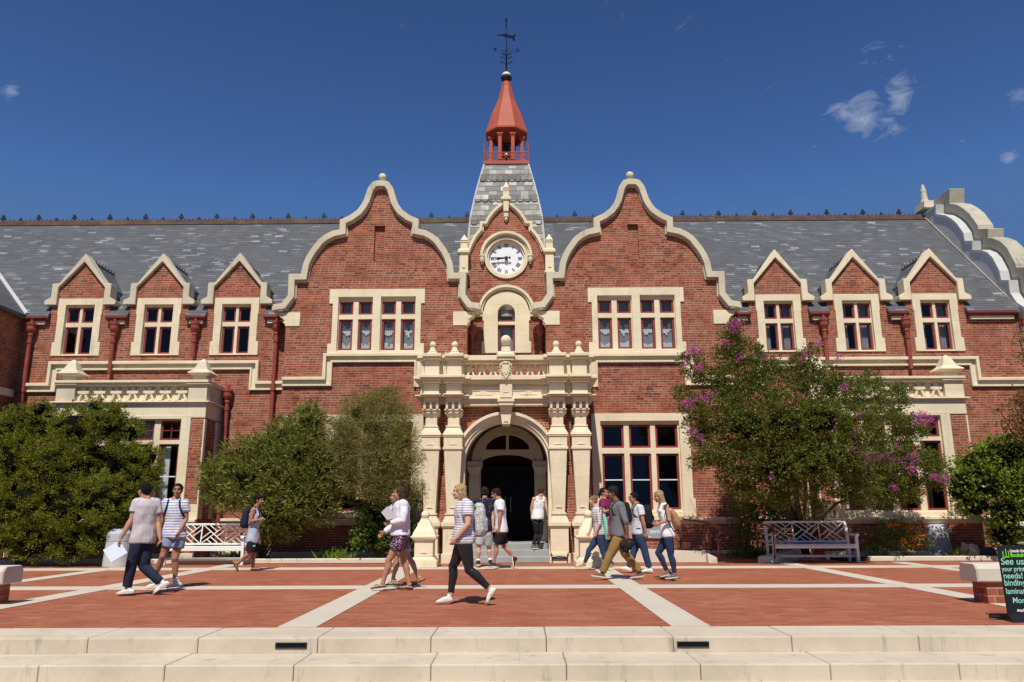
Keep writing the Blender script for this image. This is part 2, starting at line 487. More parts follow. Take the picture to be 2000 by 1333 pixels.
def wing_curtain(lights):
    def f(o, Y):
        c = MB()
        for l in lights:
            n = 22
            vs = []
            for i in range(n + 1):
                x = l[0] - .05 + (l[1] - l[0] + .1) * i / n
                y = Y + .30 + .018 * math.sin(i * 1.9 + l[0] * 7)
                vs += [(x, y, l[2] - .1), (x, y, l[3] + .1)]
            c.add(vs, [(2 * i, 2 * i + 2, 2 * i + 3, 2 * i + 1) for i in range(n)])
        bp('curtain', c, CURT, o)
        rr = random.Random(int(lights[0][0] * 100))
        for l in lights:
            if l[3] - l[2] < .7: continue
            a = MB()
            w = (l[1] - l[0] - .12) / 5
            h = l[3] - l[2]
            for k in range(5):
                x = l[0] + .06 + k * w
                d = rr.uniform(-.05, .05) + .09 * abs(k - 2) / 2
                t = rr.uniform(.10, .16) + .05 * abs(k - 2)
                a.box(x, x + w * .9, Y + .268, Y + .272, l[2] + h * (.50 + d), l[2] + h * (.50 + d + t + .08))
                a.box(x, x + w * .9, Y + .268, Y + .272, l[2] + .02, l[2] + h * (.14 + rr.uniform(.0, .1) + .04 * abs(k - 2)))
            bp('white_patches', a, WIN_WHITE, o)  # stepped white pieces just in front of the grey curtain
    return f
CURT = m_plain('grey_net_curtain', (.42, .43, .45), .9, .1, .15, 3, .1)
WIN_WHITE = m_plain('window_white', (.92, .92, .93), .9, .1, .05, 5, .1)

for side, Xc in ((1, XcR), (-1, XcL)):
    sx = side
    # wall with upper window pair and ground floor window
    def wx(px, py): return W(px, py, Yw).x - XcR
    def wz(px, py): return W(px, py, Yw).z
    gl = [(wx(1165, 600), wx(1232.5, 600), wz(1200, 684), wz(1200, 578)), (wx(1248.5, 600), wx(1316.6, 600), wz(1280, 684), wz(1280, 577))]
    cm = (gl[0][0] + gl[1][1]) / 2
    gl = [(g[0] - cm, g[1] - cm, g[2], g[3]) for g in gl]
    lights = []
    zt0, zt1 = wz(1240, 620), wz(1240, 611)
    for g in gl:
        c = (g[0] + g[1]) / 2
        for a, b in ((g[0], c - .06), (c + .06, g[1])):
            lights.append((a + .02, b - .02, g[2] + .05, zt0)); lights.append((a + .02, b - .02, zt1, g[3] - .12))
    sw = 1.37; sh = wz(1240, 562.5)
    sur = [(-sw - .07, SILL), (sw + .07, SILL), (sw + .07, SILL + .33), (sw - .04, SILL + .33), (sw - .04, sh - .45), (sw + .07, sh - .45), (sw + .07, sh),
           (-sw - .07, sh), (-sw - .07, sh - .45), (-sw + .04, sh - .45), (-sw + .04, SILL + .33), (-sw - .07, SILL + .33)]
    # ground floor window: 3 over 3
    def gx(px): return W(px, 900, Yw).x - XcR
    xs = [(1177, 1220.5), (1231, 1273), (1283, 1327)]
    if side > 0: xs = [(gx(a), gx(b)) for a, b in xs]
    else: xs = [(-gx(b), -gx(a)) for a, b in reversed(xs)]
    za, zb, zc_, zd = wz(1250, 996), wz(1250, 886), wz(1250, 875), wz(1250, 829)
    gg = (xs[0][0] - .04, xs[2][1] + .04, za - .05, zd + .09)
    ll = []
    for a, b in xs:
        ll += [(a, b, za, zb), (a, b, zc_, zd)]
    gs0, gs1 = xs[0][0] - .30, xs[2][1] + .34
    zS = wz(1250, 1010); zH = wz(1250, 808)
    gsur = [(gs0 - .06, zS + .001), (gs1 + .06, zS + .001), (gs1 + .06, zS + .5), (gs1, zS + .5), (gs1, zH), (gs0, zH), (gs0, zS + .5), (gs0 - .06, zS + .5)]
    o_ = lambda pts: [(x + Xc, z) for x, z in pts]
    sh_ = lambda r: (r[0] + Xc, r[1] + Xc, r[2], r[3])
    outline = [(-hw, 0), (hw, 0), (hw, INN[-1][1])] + [p for p in reversed(INN) if abs(p[0]) < hw] + [(-hw, INN[0][1])]
    # keep strictly inside
    niche = (-.16, .16, W(1236, 508, Yw).z, W(1236, 438, Yw).z)
    holes = [rect(*sh_(grow((gl[0][0], gl[1][1], gl[0][2], gl[0][3]), .06))), rect(*sh_(grow(gg, .06))), rect(*sh_(niche))]
    w_ = MB(); w_.prism(o_(outline), Yw, Yw + .38, holes)
    w_.prism(rect(*sh_(grow(niche, .05))), Yw + .11, Yw + .2)
    w_.box(Xc - hw, Xc - hw + .35, Yw + .37, Yd + 1.0, 0, zk - .1); w_.box(Xc + hw - .35, Xc + hw, Yw + .37, Yd + 1.0, 0, zk - .1)
    bp('wall', w_, BRICK)
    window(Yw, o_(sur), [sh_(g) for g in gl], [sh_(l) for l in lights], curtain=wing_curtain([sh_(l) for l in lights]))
    sb = [(l[0] + .04, l[1] - .04, (za * .48 + zb * .52), (za * .48 + zb * .52) + .03) for l in [sh_(q) for q in ll] if l[3] - l[2] > 1]
    window(Yw, o_(gsur), [sh_(gg)], [sh_(l) for l in ll], frame=.06, sash=sb)
    # coping of the curved gable, with the moulding under it
    c = MB()
    P_ = o_(full)
    c.band(P_, -.03, CW * .80, Yw - .16, Yw + .46)
    c.band(P_, CW * .79, CW, Yw - .05, Yw + .40)
    for s in (-1, 1):    # foot blocks
        c.box(Xc + s * (abs(full[0][0]) - .30), Xc + s * (abs(full[0][0]) + .03), Yw - .14, Yw + .45, zk - .17, zk - .02)
    c.lathe([(.075, OUT[0][1] + .0), (.085, OUT[0][1] + .06), (.06, OUT[0][1] + .09), (.05, OUT[0][1] + .17)], Xc, Yw + .15, 12)
    g_ = bp('gable_coping', c, COPING, bevel=.012)
    b = MB(); b.ball((Xc, Yw + .15, OUT[0][1] + .27), .125, 18)
    bp('ball_finial', b, COPING, g_, smooth=True)
    # kneeler corbels
    zk0, zk1 = zk - .62, zk - .19
    for s in (-1, 1):
        e = hw
        pts = [(e - .42, zk0), (e + .02, zk0), (e + .02, zk0 + .06), (e + .09, zk0 + .12), (e + .05, zk0 + .17), (e + .10, zk0 + .24), (e + .20, zk0 + .30), (e + .24, zk1 - .03), (e + .24, zk1), (e - .42, zk1)]
        if s < 0: pts = [(-x, z) for x, z in reversed(pts)]
        k = MB(); k.prism(o_(pts), Yw - .03, Yw + .36)
        bp('kneeler_corbel', k, STONE, bevel=.01)

# ---- label string course under the upper windows
def course(path, Y, parent=BLD):
    m = MB()
    m.band(path, 0, .095, Y - .14, Y + .02)
    m.band(path, .09, .215, Y - .035, Y + .02)
    m.band(path, .21, .27, Y - .085, Y + .02)
    return bp('string_course', m, STONE, parent, bevel=.01)
q = lambda pts, Y: [xz(a, b, Y) for a, b in pts]
def sq(pts):            # straighten: equal z along horizontal runs, equal x along vertical runs
    p = [list(a) for a in pts]
    for i in range(len(p) - 1):
        if abs(p[i][1] - p[i + 1][1]) < abs(p[i][0] - p[i + 1][0]): 
            p[i + 1][1] = p[i][1]
        else: p[i + 1][0] = p[i][0]
    return [tuple(a) for a in p]
course(sq(q([(47, 750), (94, 750), (94, 708), (508, 708), (508, 746), (556, 746)], Yd)), Yd)
course(sq(q([(553, 738), (631, 738), (631, 692), (828, 692), (823, 757)], Yw)), Yw)
course(sq(q([(1150, 757), (1148, 692), (1352, 690), (1355, 736), (1432, 736)], Yw)), Yw)
course(sq(q([(1426, 740), (1474, 740), (1474, 700), (1907, 700), (1907, 738.6), (2050, 738)], Yd)), Yd)

# ---- plinth
def plinth(x0, x1, Y, zt, base=.42):
    m = MB()
    m.box(x0, x1, Y - .14, Y + .01, zt - .07, zt)
    m.add([(x0, Y - .14, zt - .07), (x1, Y - .14, zt - .07), (x1, Y - .05, zt - .19), (x0, Y - .05, zt - .19), (x0, Y + .01, zt - .07), (x1, Y + .01, zt - .07), (x1, Y + .01, zt - .19), (x0, Y + .01, zt - .19)],
          [(0, 1, 2, 3), (3, 2, 6, 7), (0, 3, 7, 4), (1, 5, 6, 2)])
    m.box(x0, x1, Y - .11, Y + .01, 0, base * .6)
    bp('plinth', m, STONE, bevel=.012)
    m = MB(); m.box(x0, x1, Y - .055, Y + .005, base * .6 - .01, zt - .18)
    bp('plinth_brickwork', m, BRICK)
ZPL = W(1500, 1010, Yw).z
plinth(XcR - hw - .02, XcR + hw + .02, Yw, ZPL, .36)
plinth(XcL - hw - .02, XcL + hw + .02, Yw, ZPL, .36)
plinth(Xl, XcL - hw, Yd, ZPL + .01, .36); plinth(XcR + hw, Xe + 3, Yd, ZPL + .01, .36)

# ---- dormer windows, measured on one, repeated
def dl(px, py): return (W(px, py, Yd).x - DX, W(px, py, Yd).z)
DX = W(1520, 600, Yd).x
dm = dict(zf0=W(1520, 589, Yd).z, zf1=W(1520, 579, Yd).z, zs=W(1520, 547.7, Yd).z, za=W(1512, 489, Yd).z,
          zt=W(1520, 576, Yd).z, zo1=W(1520, 588.5, Yd).z, zo0=W(1530, 686, Yd).z, zb=W(1530, 700, Yd).z)
D_HW = (W(1571.8, 560, Yd).x - W(1455.5, 560, Yd).x) / 2          # half width at shoulders
D_FT = (W(1589, 584, Yd).x - W(1448.6, 584, Yd).x) / 2
D_ST = (W(1562, 590, Yd).x - W(1474, 590, Yd).x) / 2
D_BR = D_HW - .02
ix = (W(1560.8, 570, Yd).x - W(1475, 570, Yd).x) / 2
iza = W(1513, 505, Yd).z; ix += .05
dcent = [W(x, 600, Yd).x for x in (158, 311.5, 463, 1520, 1673, 1826)]
GX = .0
wall_x0, wall_x1 = Xl - .5, Xe
def main_outline(x0, x1, cs):
    pts = [(x0, 0), (x1, 0), (x1, ZE - .1)]
    for c in reversed(cs):
        pts += [(c + D_BR, ZE - .1), (c + D_BR, dm['zf0'] + .05), (c + D_HW - .15, dm['zf0'] + .05), (c + D_HW - .15, dm['zs'] - .1), (c, dm['za'] - .2),
                (c - D_HW + .15, dm['zs'] - .1), (c - D_HW + .15, dm['zf0'] + .05), (c - D_BR, dm['zf0'] + .05), (c - D_BR, ZE - .1)]
    pts += [(x0, ZE - .1)]
    return pts
oh = (W(1548, 600, Yd).x - W(1491, 600, Yd).x) / 2                  # half opening
dl_lights = []
ztm = (W(1520, 631, Yd).z, W(1520, 622.5, Yd).z)
for cs, x0, x1 in ((dcent[:3], wall_x0, XcL - hw + .05), (dcent[3:], XcR + hw - .05, wall_x1)):
    m = MB()
    m.prism(main_outline(x0, x1, cs), Yd, Yd + .36, [rect(c - oh - .05, c + oh + .05, dm['zo0'] - .05, dm['zo1'] + .05) for c in cs])
    bp('wall', m, BRICK)
RC = random.Random(5)
for k, c in enumerate(dcent):
    zb, zt = dm['zo0'] - .03, dm['zt']
    s0 = D_ST
    sur = [(-s0 - .05, zb), (s0 + .05, zb), (s0 + .05, zb + .42), (s0 - .02, zb + .42), (s0 - .02, zt - .52), (s0, zt - .52), (s0, zt),
           (-s0, zt), (-s0, zt - .52), (-s0 + .02, zt - .52), (-s0 + .02, zb + .42), (-s0 - .05, zb + .42)]
    g = (c - oh, c + oh, dm['zo0'], dm['zo1'])
    ls = []
    for a, b in ((-oh + .015, -.045), (.045, oh - .015)):
        ls += [(c + a, c + b, g[2] + .03, ztm[0]), (c + a, c + b, ztm[1], g[3] - .06)]
    def cur(o, Y, c=c, k=k, ls=ls):
        m = MB()
        for s in (-1, 1):
            if k in (0, 1, 2) : continue
            n = 10; vs = []
            for i in range(n + 1):
                x = c + s * (oh - .24 * i / n); y = Y + .34 + .02 * math.sin(i * 2.2)
                vs += [(x, y, g[2] - .05), (x, y, g[3])]
            m.add(vs, [(2 * i, 2 * i + 2, 2 * i + 3, 2 * i + 1) for i in range(n)])
        if m.v: bp('curtain', m, CURT, o)
    window(Yd, [(x + c, z) for x, z in sur], [g], ls, frame=.058, curtain=cur)
    # stone coping of the gablet
    hwid, ft = D_HW, D_FT
    path = [(-ft, dm['zf1'] - .03), (-hwid - .0, dm['zf1'] + .07), (-hwid, dm['zs']), (-hwid + .21, dm['zs'] + .015), (0, dm['za']), (hwid - .21, dm['zs'] + .015), (hwid, dm['zs']), (hwid, dm['zf1'] + .07), (ft, dm['zf1'] - .03)]
    path = [(x + c, z) for x, z in path]
    inn = [(c - ft + .02, dm['zf0']), (c - ix, dm['zf0']), (c - ix, dm['zs'] - .13), (c, iza), (c + ix, dm['zs'] - .13), (c + ix, dm['zf0']), (c + ft - .02, dm['zf0'])]
    m = MB()
    outl = path[:] + [(c + ft, dm['zf0'] + .03)] + list(reversed(inn)) + [(c - ft, dm['zf0'] + .03)]
    m.prism(outl, Yd - .10, Yd + .30)
    dc = bp('dormer_coping', m, COPING if k < 3 else STONE, bevel=.012)
    # little slate saddle roof and its cresting
    r = MB()
    ye = Yd + (dm['za'] - .12 - ZE) / SL + .25
    r.prism([(c - hwid + .03, dm['zo1'] + .06), (c + hwid - .03, dm['zo1'] + .06), (c + hwid - .03, dm['zs'] - .12), (c, dm['za'] - .13), (c - hwid + .03, dm['zs'] - .12)], Yd + .29, ye)
    for s in (-1, 1): r.box(c + s * (hwid - .03), c + s * (hwid - .09), Yd + .29, ye, ZE - .05, dm['zo1'] + .1)
    bp('dormer_roof', r, SLATE)
    r = MB(); zt_ = dm['za'] - .12
    r.prism([(c - .09, zt_ - .08), (c + .09, zt_ - .08), (c, zt_ + .02)], Yd + .31, ye - .1)
    n = 9
    for i in range(n):
        y = Yd + .36 + (ye - Yd - .55) * i / (n - 1)
        r.frustum(c, y, zt_ - .02, zt_ + .10, .012, .03, .006, .008)
    bp('dormer_cresting', r, IRON)

# ---- roofs
rx0, rx1 = Xl - 7, Xe + .02
m = MB()
y0 = Yd - .15
fe = [(rx0, y0)]                                             # front edge stepping back behind dormers, wings and clock bay
for a_, b_, yy in sorted([(c - D_BR, c + D_BR, Yd + .32) for c in dcent] + [(XcL - hw, XcR + hw, Yt + .45)]):
    fe += [(a_, y0), (a_, yy), (b_, yy), (b_, y0)]
fe.append((rx1, y0))
zr_ = lambda y: ZE + (y - y0) * (ZR - ZE) / (Yr - y0)
m.gen([[(rx0, Yr), (rx1, Yr)] + fe[::-1]], lambda p: (p[0], p[1], zr_(p[1]) - .12), lambda p: (p[0], p[1], zr_(p[1])))
m.add([(rx0, Yr, ZR), (rx1, Yr, ZR), (rx1, 2 * Yr - y0, ZE), (rx0, 2 * Yr - y0, ZE)], [(0, 1, 2, 3)])
bp('roof', m, SLATE)
for Xc in (XcL, XcR):      # roofs running back behind the curved gables
    m = MB(); hz = OUT[9][1] - .1
    zl_ = W(1240, 574, Yw).z + .08
    m.prism([(Xc - hw + .3, zl_), (Xc + hw - .3, zl_), (Xc + hw - .32, ZE + .65), (Xc + 1.3, ZE + 2.3), (Xc + .1, ZE + 3.45), (Xc - .1, ZE + 3.45), (Xc - 1.3, ZE + 2.3), (Xc - hw + .32, ZE + .65)], Yw + .35, Yr)
    for s in (-1, 1): m.box(Xc + s * (hw - .3), Xc + s * (hw - .36), Yw + .37, Yr, ZE - .3, zl_ + .2)
    bp('roof', m, SLATE)
m = MB()                    # back and end walls, floors: a closed building
m.box(Xl - 5.6, Xe, 2 * Yr - Yd - .4, 2 * Yr - Yd, 0, ZE - .13)
m.box(Xl - 5.6, Xl - 5.3, Yd + .4, 2 * Yr - Yd - .4, 0, ZE - .13)
bp('wall', m, BRICK)
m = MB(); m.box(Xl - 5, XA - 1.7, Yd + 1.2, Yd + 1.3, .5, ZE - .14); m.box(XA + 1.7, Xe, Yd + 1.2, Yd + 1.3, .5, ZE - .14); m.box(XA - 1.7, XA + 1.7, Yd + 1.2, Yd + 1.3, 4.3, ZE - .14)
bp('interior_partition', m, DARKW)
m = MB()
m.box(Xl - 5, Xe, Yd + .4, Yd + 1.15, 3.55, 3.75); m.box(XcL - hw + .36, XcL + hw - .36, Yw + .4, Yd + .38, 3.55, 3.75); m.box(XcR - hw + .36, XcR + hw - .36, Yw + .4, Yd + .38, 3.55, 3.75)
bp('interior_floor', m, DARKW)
m = MB()
zt_ = ZR
m.prismx([(Yr - .18, zt_ - .15), (Yr + .18, zt_ - .15), (Yr + .04, zt_ + .09), (Yr - .04, zt_ + .09)], rx0, rx1)
for i in range(int((rx1 - rx0) / .155)):
    x = rx0 + .155 * i
    m.frustum(x, Yr, zt_ + .05, zt_ + .155, .035, .02, .012, .012)
rd = bp('ridge_cresting', m, RIDGE)
x = Xe - .9; i = 0
fin = None
while x > rx0 + .3:
    if not (XA - 1.1 < x < XA + 1.1):
        s = .80 if i % 2 == 0 else .42
        if fin is None or True:
            f = MB(); z = zt_ + .08
            f.prism([(x - .025, z), (x + .025, z), (x + .03, z + .12 * s), (x + .10 * s, z + .10 * s), (x + .12 * s, z + .17 * s), (x + .055 * s, z + .20 * s), (x + .06 * s, z + .27 * s), (x, z + .34 * s),
                     (x - .06 * s, z + .27 * s), (x - .055 * s, z + .20 * s), (x - .12 * s, z + .17 * s), (x - .10 * s, z + .10 * s), (x - .03, z + .12 * s)], Yr - .03, Yr + .03)
            bp('ridge_finial', f, IRON, rd)
    x -= .68; i += 1

# ---- left cross wing (only its flank shows)
m = MB(); m.prismz([(Xl - 6, 20.2), (Xl, 20.2), (Xl, Yd + .2), (Xl - 6, Yd + .2)], 0, ZE - .1)
bp('wall', m, BRICK)
m = MB(); XLR = Xl + .15 - 1.3 * (Yr - y0)
m.add([(Xl + .15, 20.0, ZE), (Xl + .15, Yd, ZE), (Xl + .15, Yd + 4.4, ZE), (XLR, Yd + 4.4, ZR), (XLR, 20.0, ZR), (Xl + .15, 20.0, ZE - .12), (Xl + .15, Yd + 4.4, ZE - .12), (XLR, 20.0, ZE - .12), (XLR, Yd + 4.4, ZE - .12)],
      [(0, 2, 3, 4), (0, 5, 6, 2), (0, 4, 7, 5), (2, 6, 8, 3), (3, 8, 7, 4), (5, 7, 8, 6)])
bp('roof', m, SLATE)
m = MB()
vy = lambda t: (Xl + .15 - 1.3 * t, y0 + t, ZE + (ZR - ZE) / (Yr - y0) * t + .04)
m.tube([vy(0), vy(1.5), vy(3), vy(4.2)], .06, 6)
bp('valley_flashing', m, LEAD)
m = MB(); m.box(Xl - .02, Xl + .09, 20.2, Yd - .14, W(20, 760, 22.4).z - .2, W(20, 760, 22.4).z + .02)
bp('string_course', m, STONE, bevel=.01)

# ---- gutters with stone corbel strip under them, downpipes
def gutter(x0, x1, Y=Yd):
    m = MB()
    m.prismx([(Y - .19, ZE - .03), (Y - .20, ZE - .10), (Y - .13, ZE - .16), (Y - .01, ZE - .16), (Y - .01, ZE - .02), (Y - .05, ZE - .05), (Y - .15, ZE - .05)], x0, x1)
    g = bp('gutter', m, GUTTER, bevel=.006)
    m = MB(); a = .1 if x1 - x0 < 2 else .02
    m.box(x0 + a, x1 - a, Y - .10, Y + .005, ZE - .27, ZE - .17)
    bp('eaves_course', m, STONE, g)
gap = [(Xl + .1, dcent[0] - D_BR - .02)]
for a, b in ((0, 1), (1, 2), (3, 4), (4, 5)):
    gap.append((dcent[a] + D_BR + .0, dcent[b] - D_BR - .0))
gap += [(dcent[2] + D_BR, XcL - hw), (XcR + hw, dcent[3] - D_BR), (dcent[5] + D_BR, Xe - .1)]
for g in gap: gutter(*g)
def downpipe(x, Y, zt, zb, pr=.062):
    m = MB(); y = Y - .13
    m.tube([(x, y, zt), (x, y, zb)], pr, 12)
    z = zt - .55
    while z > zb + .4:
        m.tube([(x, y, z + .05), (x, y, z - .05)], pr + .018, 12); z -= 1.5
    d = bp('downpipe', m, PIPE, smooth=False)
    h = MB()
    h.lathe([(.05, zt + .17), (.05, zt + .02), (.15, zt + .02), (.15, zt - .03), (.13, zt - .04), (.13, zt - .14), (.145, zt - .15), (.13, zt - .20), (.075, zt - .30), (.085, zt - .34), (.07, zt - .38)], x, y, 12)
    bp('hopper', h, PIPE, d)
for px, yb, Y in ((66, 1090, Yd), (227, 733, Yd), (384, 700, Yd), (543, 1090, Yd), (1430, 1090, Yd), (1607, 705, Yd), (1767, 722, Yd), (2000, 1090, Yd)):
    p = W(px, 648, Y)
    downpipe(p.x, Y, ZE - .28, max(0, W(px, yb, Y).z))
for s in (-1, 1):
    downpipe(XA + s * (XcR - hw - XA - .13), Yt, W(990, 640, Yt).z, 3.9, .06)
downpipe(W(447, 790, Yd).x, Yd, W(447, 765, Yd).z, 0.2, .06)

# ---- parapeted end gable on the right: shaped coping seen edge-on
gp = [(1827, 404), (1827, 421), (1848, 424.5), (1859, 431), (1869, 440), (1880.7, 457), (1884, 474), (1898, 474), (1898, 492), (1917, 492), (1929, 497), (1938, 506), (1951, 531), (1955, 551), (1969, 551), (1972, 574), (1986, 595), (2004, 606)]
pp = [(PX(a, b, Xe).y, PX(a, b, Xe).z) for a, b in gp]
pp = [pp[0]] + [p for p in pp[1:]]
back = [(2 * Yr - y, z) for y, z in pp[::-1]]
prof = pp[::-1] + [(2 * Yr - y, z) for y, z in pp]           # front foot -> top -> back foot
# front half runs low to high
m = MB()
m.prismx([(pp[-1][0], 0)] + prof + [(2 * Yr - pp[-1][0], 0)], Xe, Xe + .32)
bp('wall', m, RENDER)
m = MB()
m.band(prof, -.46, -.16, Xe + .26, Xe + .80, axis='x'); m.band(prof, -.17, -.05, Xe + .32, Xe + .60, axis='x')
gc = bp('gable_coping', m, COPINGD, bevel=.015)
m = MB(); m.band(prof, -.06, .03, Xe - .02, Xe + .34, axis='x'); bp('lead_capping', m, LEAD, gc)
m = MB(); zt_ = pp[0][1] + .30
m.frustum(Xe + .3, Yr, zt_ - .1, zt_ + .18, .42, .35, .38, .32)
m.lathe([(.16, zt_ + .15), (.16, zt_ + .25), (.13, zt_ + .3), (.10, zt_ + .6), (.11, zt_ + .66), (.03, zt_ + .95)], Xe + .12, Yr, 10)
bp('finial', m, COPING, gc)
m = MB(); fl = [(y, z + .01) for y, z in prof[:len(pp)]]
m.band([(Yd - .1, ZE + .06), (Yr, ZR + .06)], -.02, .03, Xe - .03, Xe - .003, axis='x')
bp('lead_flashing', m, COPINGD, gc)
# ------------------------------------------------------------------ clock bay, bell tower, entrance porch
def tz(py, px=990): return W(px, py, Yt).z
def tdx(px, py): return abs(W(px, py, Yt).x - XA)
th = [(0, tz(388)), (tdx(998, 402), tz(402)), (tdx(1007, 409), tz(409)), (tdx(1015, 417), tz(417)), (tdx(1024, 429), tz(429)), (tdx(1028, 437), tz(437)), (tdx(1037.5, 437), tz(437)), (tdx(1038, 450), tz(450)), (tdx(1049, 463), tz(463)),
      (tdx(1057, 478), tz(478)), (tdx(1063, 492), tz(492))]
tw = XcR - hw - XA + .05
tf = [(-x, z) for x, z in reversed(th)] + th[1:]
sh_ = lambda pts: [(x + XA, z) for x, z in pts]
nz0, nz1 = tz(690), tz(594); nw = .265
NA = nz1 - nw - .03
nopen = [(-nw, nz0 + .05), (nw, nz0 + .05)] + arc(0, NA, nw, 0, 180, 16)
CKZ = tz(504); CKR = (W(1032, 504, Yt).x - W(947, 504, Yt).x) / 2
out = [(-tw, 0), (tw, 0), (tw, th[-1][1])] + [p for p in reversed(inner_path(tf, .05))][1:-1] + [(-tw, th[-1][1])]
door = [(-1.2, 0), (1.2, 0), (1.2, 3.4), (-1.2, 3.4)]
m = MB()
nh = [(-nw - .05, nz0), (nw + .05, nz0)] + arc(0, NA, nw + .05, 0, 180, 16)
out[0] = (-tw, 3.6); out[1] = (tw, 3.6)
m.prism(sh_(out), Yt, Yt + .4, [sh_(nh), sh_(arc(0, CKZ, CKR - .08, 0, 360, 32)[:-1])])
bp('wall', m, BRICK)
m = MB()
m.band(sh_(tf), -.04, .05, Yt - .12, Yt + .42); m.band(sh_(tf), .045, .09, Yt - .06, Yt + .40)
g_ = bp('gable_coping', m, STONE, bevel=.008)
def spirelet(m, x, y, z0, z1, a):       # stem and pyramid
    h = z1 - z0
    m.frustum(x, y, z0, z0 + h * .42, a, a, a * .95, a * .95)
    m.frustum(x, y, z0 + h * .42, z0 + h * .48, a * 1.12, a * 1.12, a * 1.12, a * 1.12)
    m.frustum(x, y, z0 + h * .48, z0 + h * .55, a * .9, a * .9, a * .8, a * .8)
    m.frustum(x, y, z0 + h * .55, z0 + h * .60, a * 1.05, a * 1.05, a * 1.05, a * 1.05)
    m.frustum(x, y, z0 + h * .60, z1, a * .95, a * .95, a * .06, a * .06)
m = MB()                                # apex corbel and pinnacle
m.box(XA - .085, XA + .085, Yt - .16, Yt + .2, tz(416), tz(394)); m.box(XA - .16, XA + .16, Yt - .2, Yt + .25, tz(394), tz(388.5))
m.box(XA - .075, XA + .075, Yt - .12, Yt, tz(426), tz(416)); m.lathe([(.02, tz(434)), (.055, tz(431)), (.06, tz(428)), (.05, tz(425.5))], XA, Yt - .05, 12)
spirelet(m, XA, Yt, tz(388), tz(355), .10)
bp('pinnacle', m, STONE, bevel=.006)
for px in (906.5, 1073):
    x = W(px, 510, Yt - .1).x
    m = MB()
    m.box(x - .135, x + .135, Yt - .26, Yt + .1, tz(535), tz(499)); m.box(x - .16, x + .16, Yt - .285, Yt + .12, tz(538), tz(535))
    m.box(x - .19, x + .19, Yt - .32, Yt + .15, tz(499), tz(494)); m.frustum(x, Yt - .08, tz(494), tz(490), .19, .22, .14, .16)
    spirelet(m, x, Yt - .08, tz(490), tz(460), .115)
    m.prism([(x - .05, tz(528)), (x + .05, tz(528)), (x, tz(521))], Yt - .285, Yt - .25)
    bp('pinnacle', m, STONE, bevel=.006)

# clock
m = MB()
def ring(mb, cx, cz, r0, r1, y0, y1, a0=0, a1=360, n=48):
    fullc = abs(a1 - a0) >= 360
    pts = arc(cx, cz, r1, a1, a0, n)
    if fullc: pts = pts[:-1]
    mb.band(pts, 0, r1 - r0, y0, y1, closed=fullc)
ring(m, XA, CKZ, CKR - .085, CKR, Yt - .06, Yt + .05)
ring(m, XA, CKZ, CKR - .14, CKR - .08, Yt + .0, Yt + .10)
ring(m, XA, CKZ + .03, CKR + .05, CKR + .13, Yt - .16, Yt + .02, 0, 180, 32)
ring(m, XA, CKZ + .03, CKR + .0, CKR + .055, Yt - .10, Yt + .02, 0, 180, 32)
ck = bp('clock', m, STONE)
for s in (-1, 1):
    h = MB(); x = XA + s * (CKR + .07); z = CKZ - .07
    h.box(x - .085, x + .085, Yt - .15, Yt, z + .08, z + .12)
    h.ball((x, Yt - .08, z - .01), .085, 12, 1, .9, 1.15); h.ball((x, Yt - .16, z - .02), .022, 8); h.ball((x - .035, Yt - .14, z + .02), .02, 8); h.ball((x + .035, Yt - .14, z + .02), .02, 8)
    h.ball((x, Yt - .13, z - .07), .045, 8, 1, 1, .6); h.ball((x - .06, Yt - .1, z + .05), .035, 8); h.ball((x + .06, Yt - .1, z + .05), .035, 8); h.ball((x, Yt - .12, z + .06), .04, 8); h.ball((x, Yt - .07, z - .12), .05, 8)
    bp('carved_head', h, STONE, ck, smooth=True)
DIAL = m_plain('white_clock_face', (.82, .84, .88), .4, .4, .03, 3, .02)
INKM = m_plain('black_clock_paint', (.025, .028, .04), .5, .3, .1, 5, .0)
dr = CKR - .125
d_ = MB(); d_.prism(sh_(arc(0, CKZ, dr, 0, 360, 48)[:-1]), Yt + .085, Yt + .12)
bp('dial', d_, DIAL, ck)
nu = MB(); yn = Yt + .079
def stroke(mb, cx, cz, ang, u0, v0, u1, v1, w):     # local: u across, v outward from the dial centre
    def P(u, v):
        return (cx + u * math.cos(ang) + v * math.sin(ang), cz - u * math.sin(ang) + v * math.cos(ang))
    L = math.hypot(u1 - u0, v1 - v0); nx, nv = -(v1 - v0) / L * w / 2, (u1 - u0) / L * w / 2
    mb.prism([P(u0 - nx, v0 - nv), P(u1 - nx, v1 - nv), P(u1 + nx, v1 + nv), P(u0 + nx, v0 + nv)], yn, yn + .01)
rom = {1: 'I', 2: 'II', 3: 'III', 4: 'IIII', 5: 'V', 6: 'VI', 7: 'VII', 8: 'VIII', 9: 'IX', 10: 'X', 11: 'XI', 12: 'XII'}
for h, t in rom.items():
    a = math.radians(30 * h); W_ = {'I': .036, 'V': .07, 'X': .07}
    tot = sum(W_[c] for c in t); u = -tot / 2; v0, v1 = dr * .66, dr * .88
    for c in t:
        w = W_[c]
        if c == 'I': stroke(nu, XA, CKZ, a, u + w / 2, v0, u + w / 2, v1, .02)
        elif c == 'V': stroke(nu, XA, CKZ, a, u + .01, v1, u + w / 2, v0, .022); stroke(nu, XA, CKZ, a, u + w - .01, v1, u + w / 2, v0, .012)
        else: stroke(nu, XA, CKZ, a, u + .01, v1, u + w - .01, v0, .022); stroke(nu, XA, CKZ, a, u + w - .01, v1, u + .01, v0, .012)
        u += w
for k in range(60):
    a = math.radians(6 * k); stroke(nu, XA, CKZ, a, 0, dr * .935, 0, dr * .965, .007)
bp('numerals', nu, INKM, ck)
hd = MB(); yn = Yt - .02
am, ah = R(270), R(263)
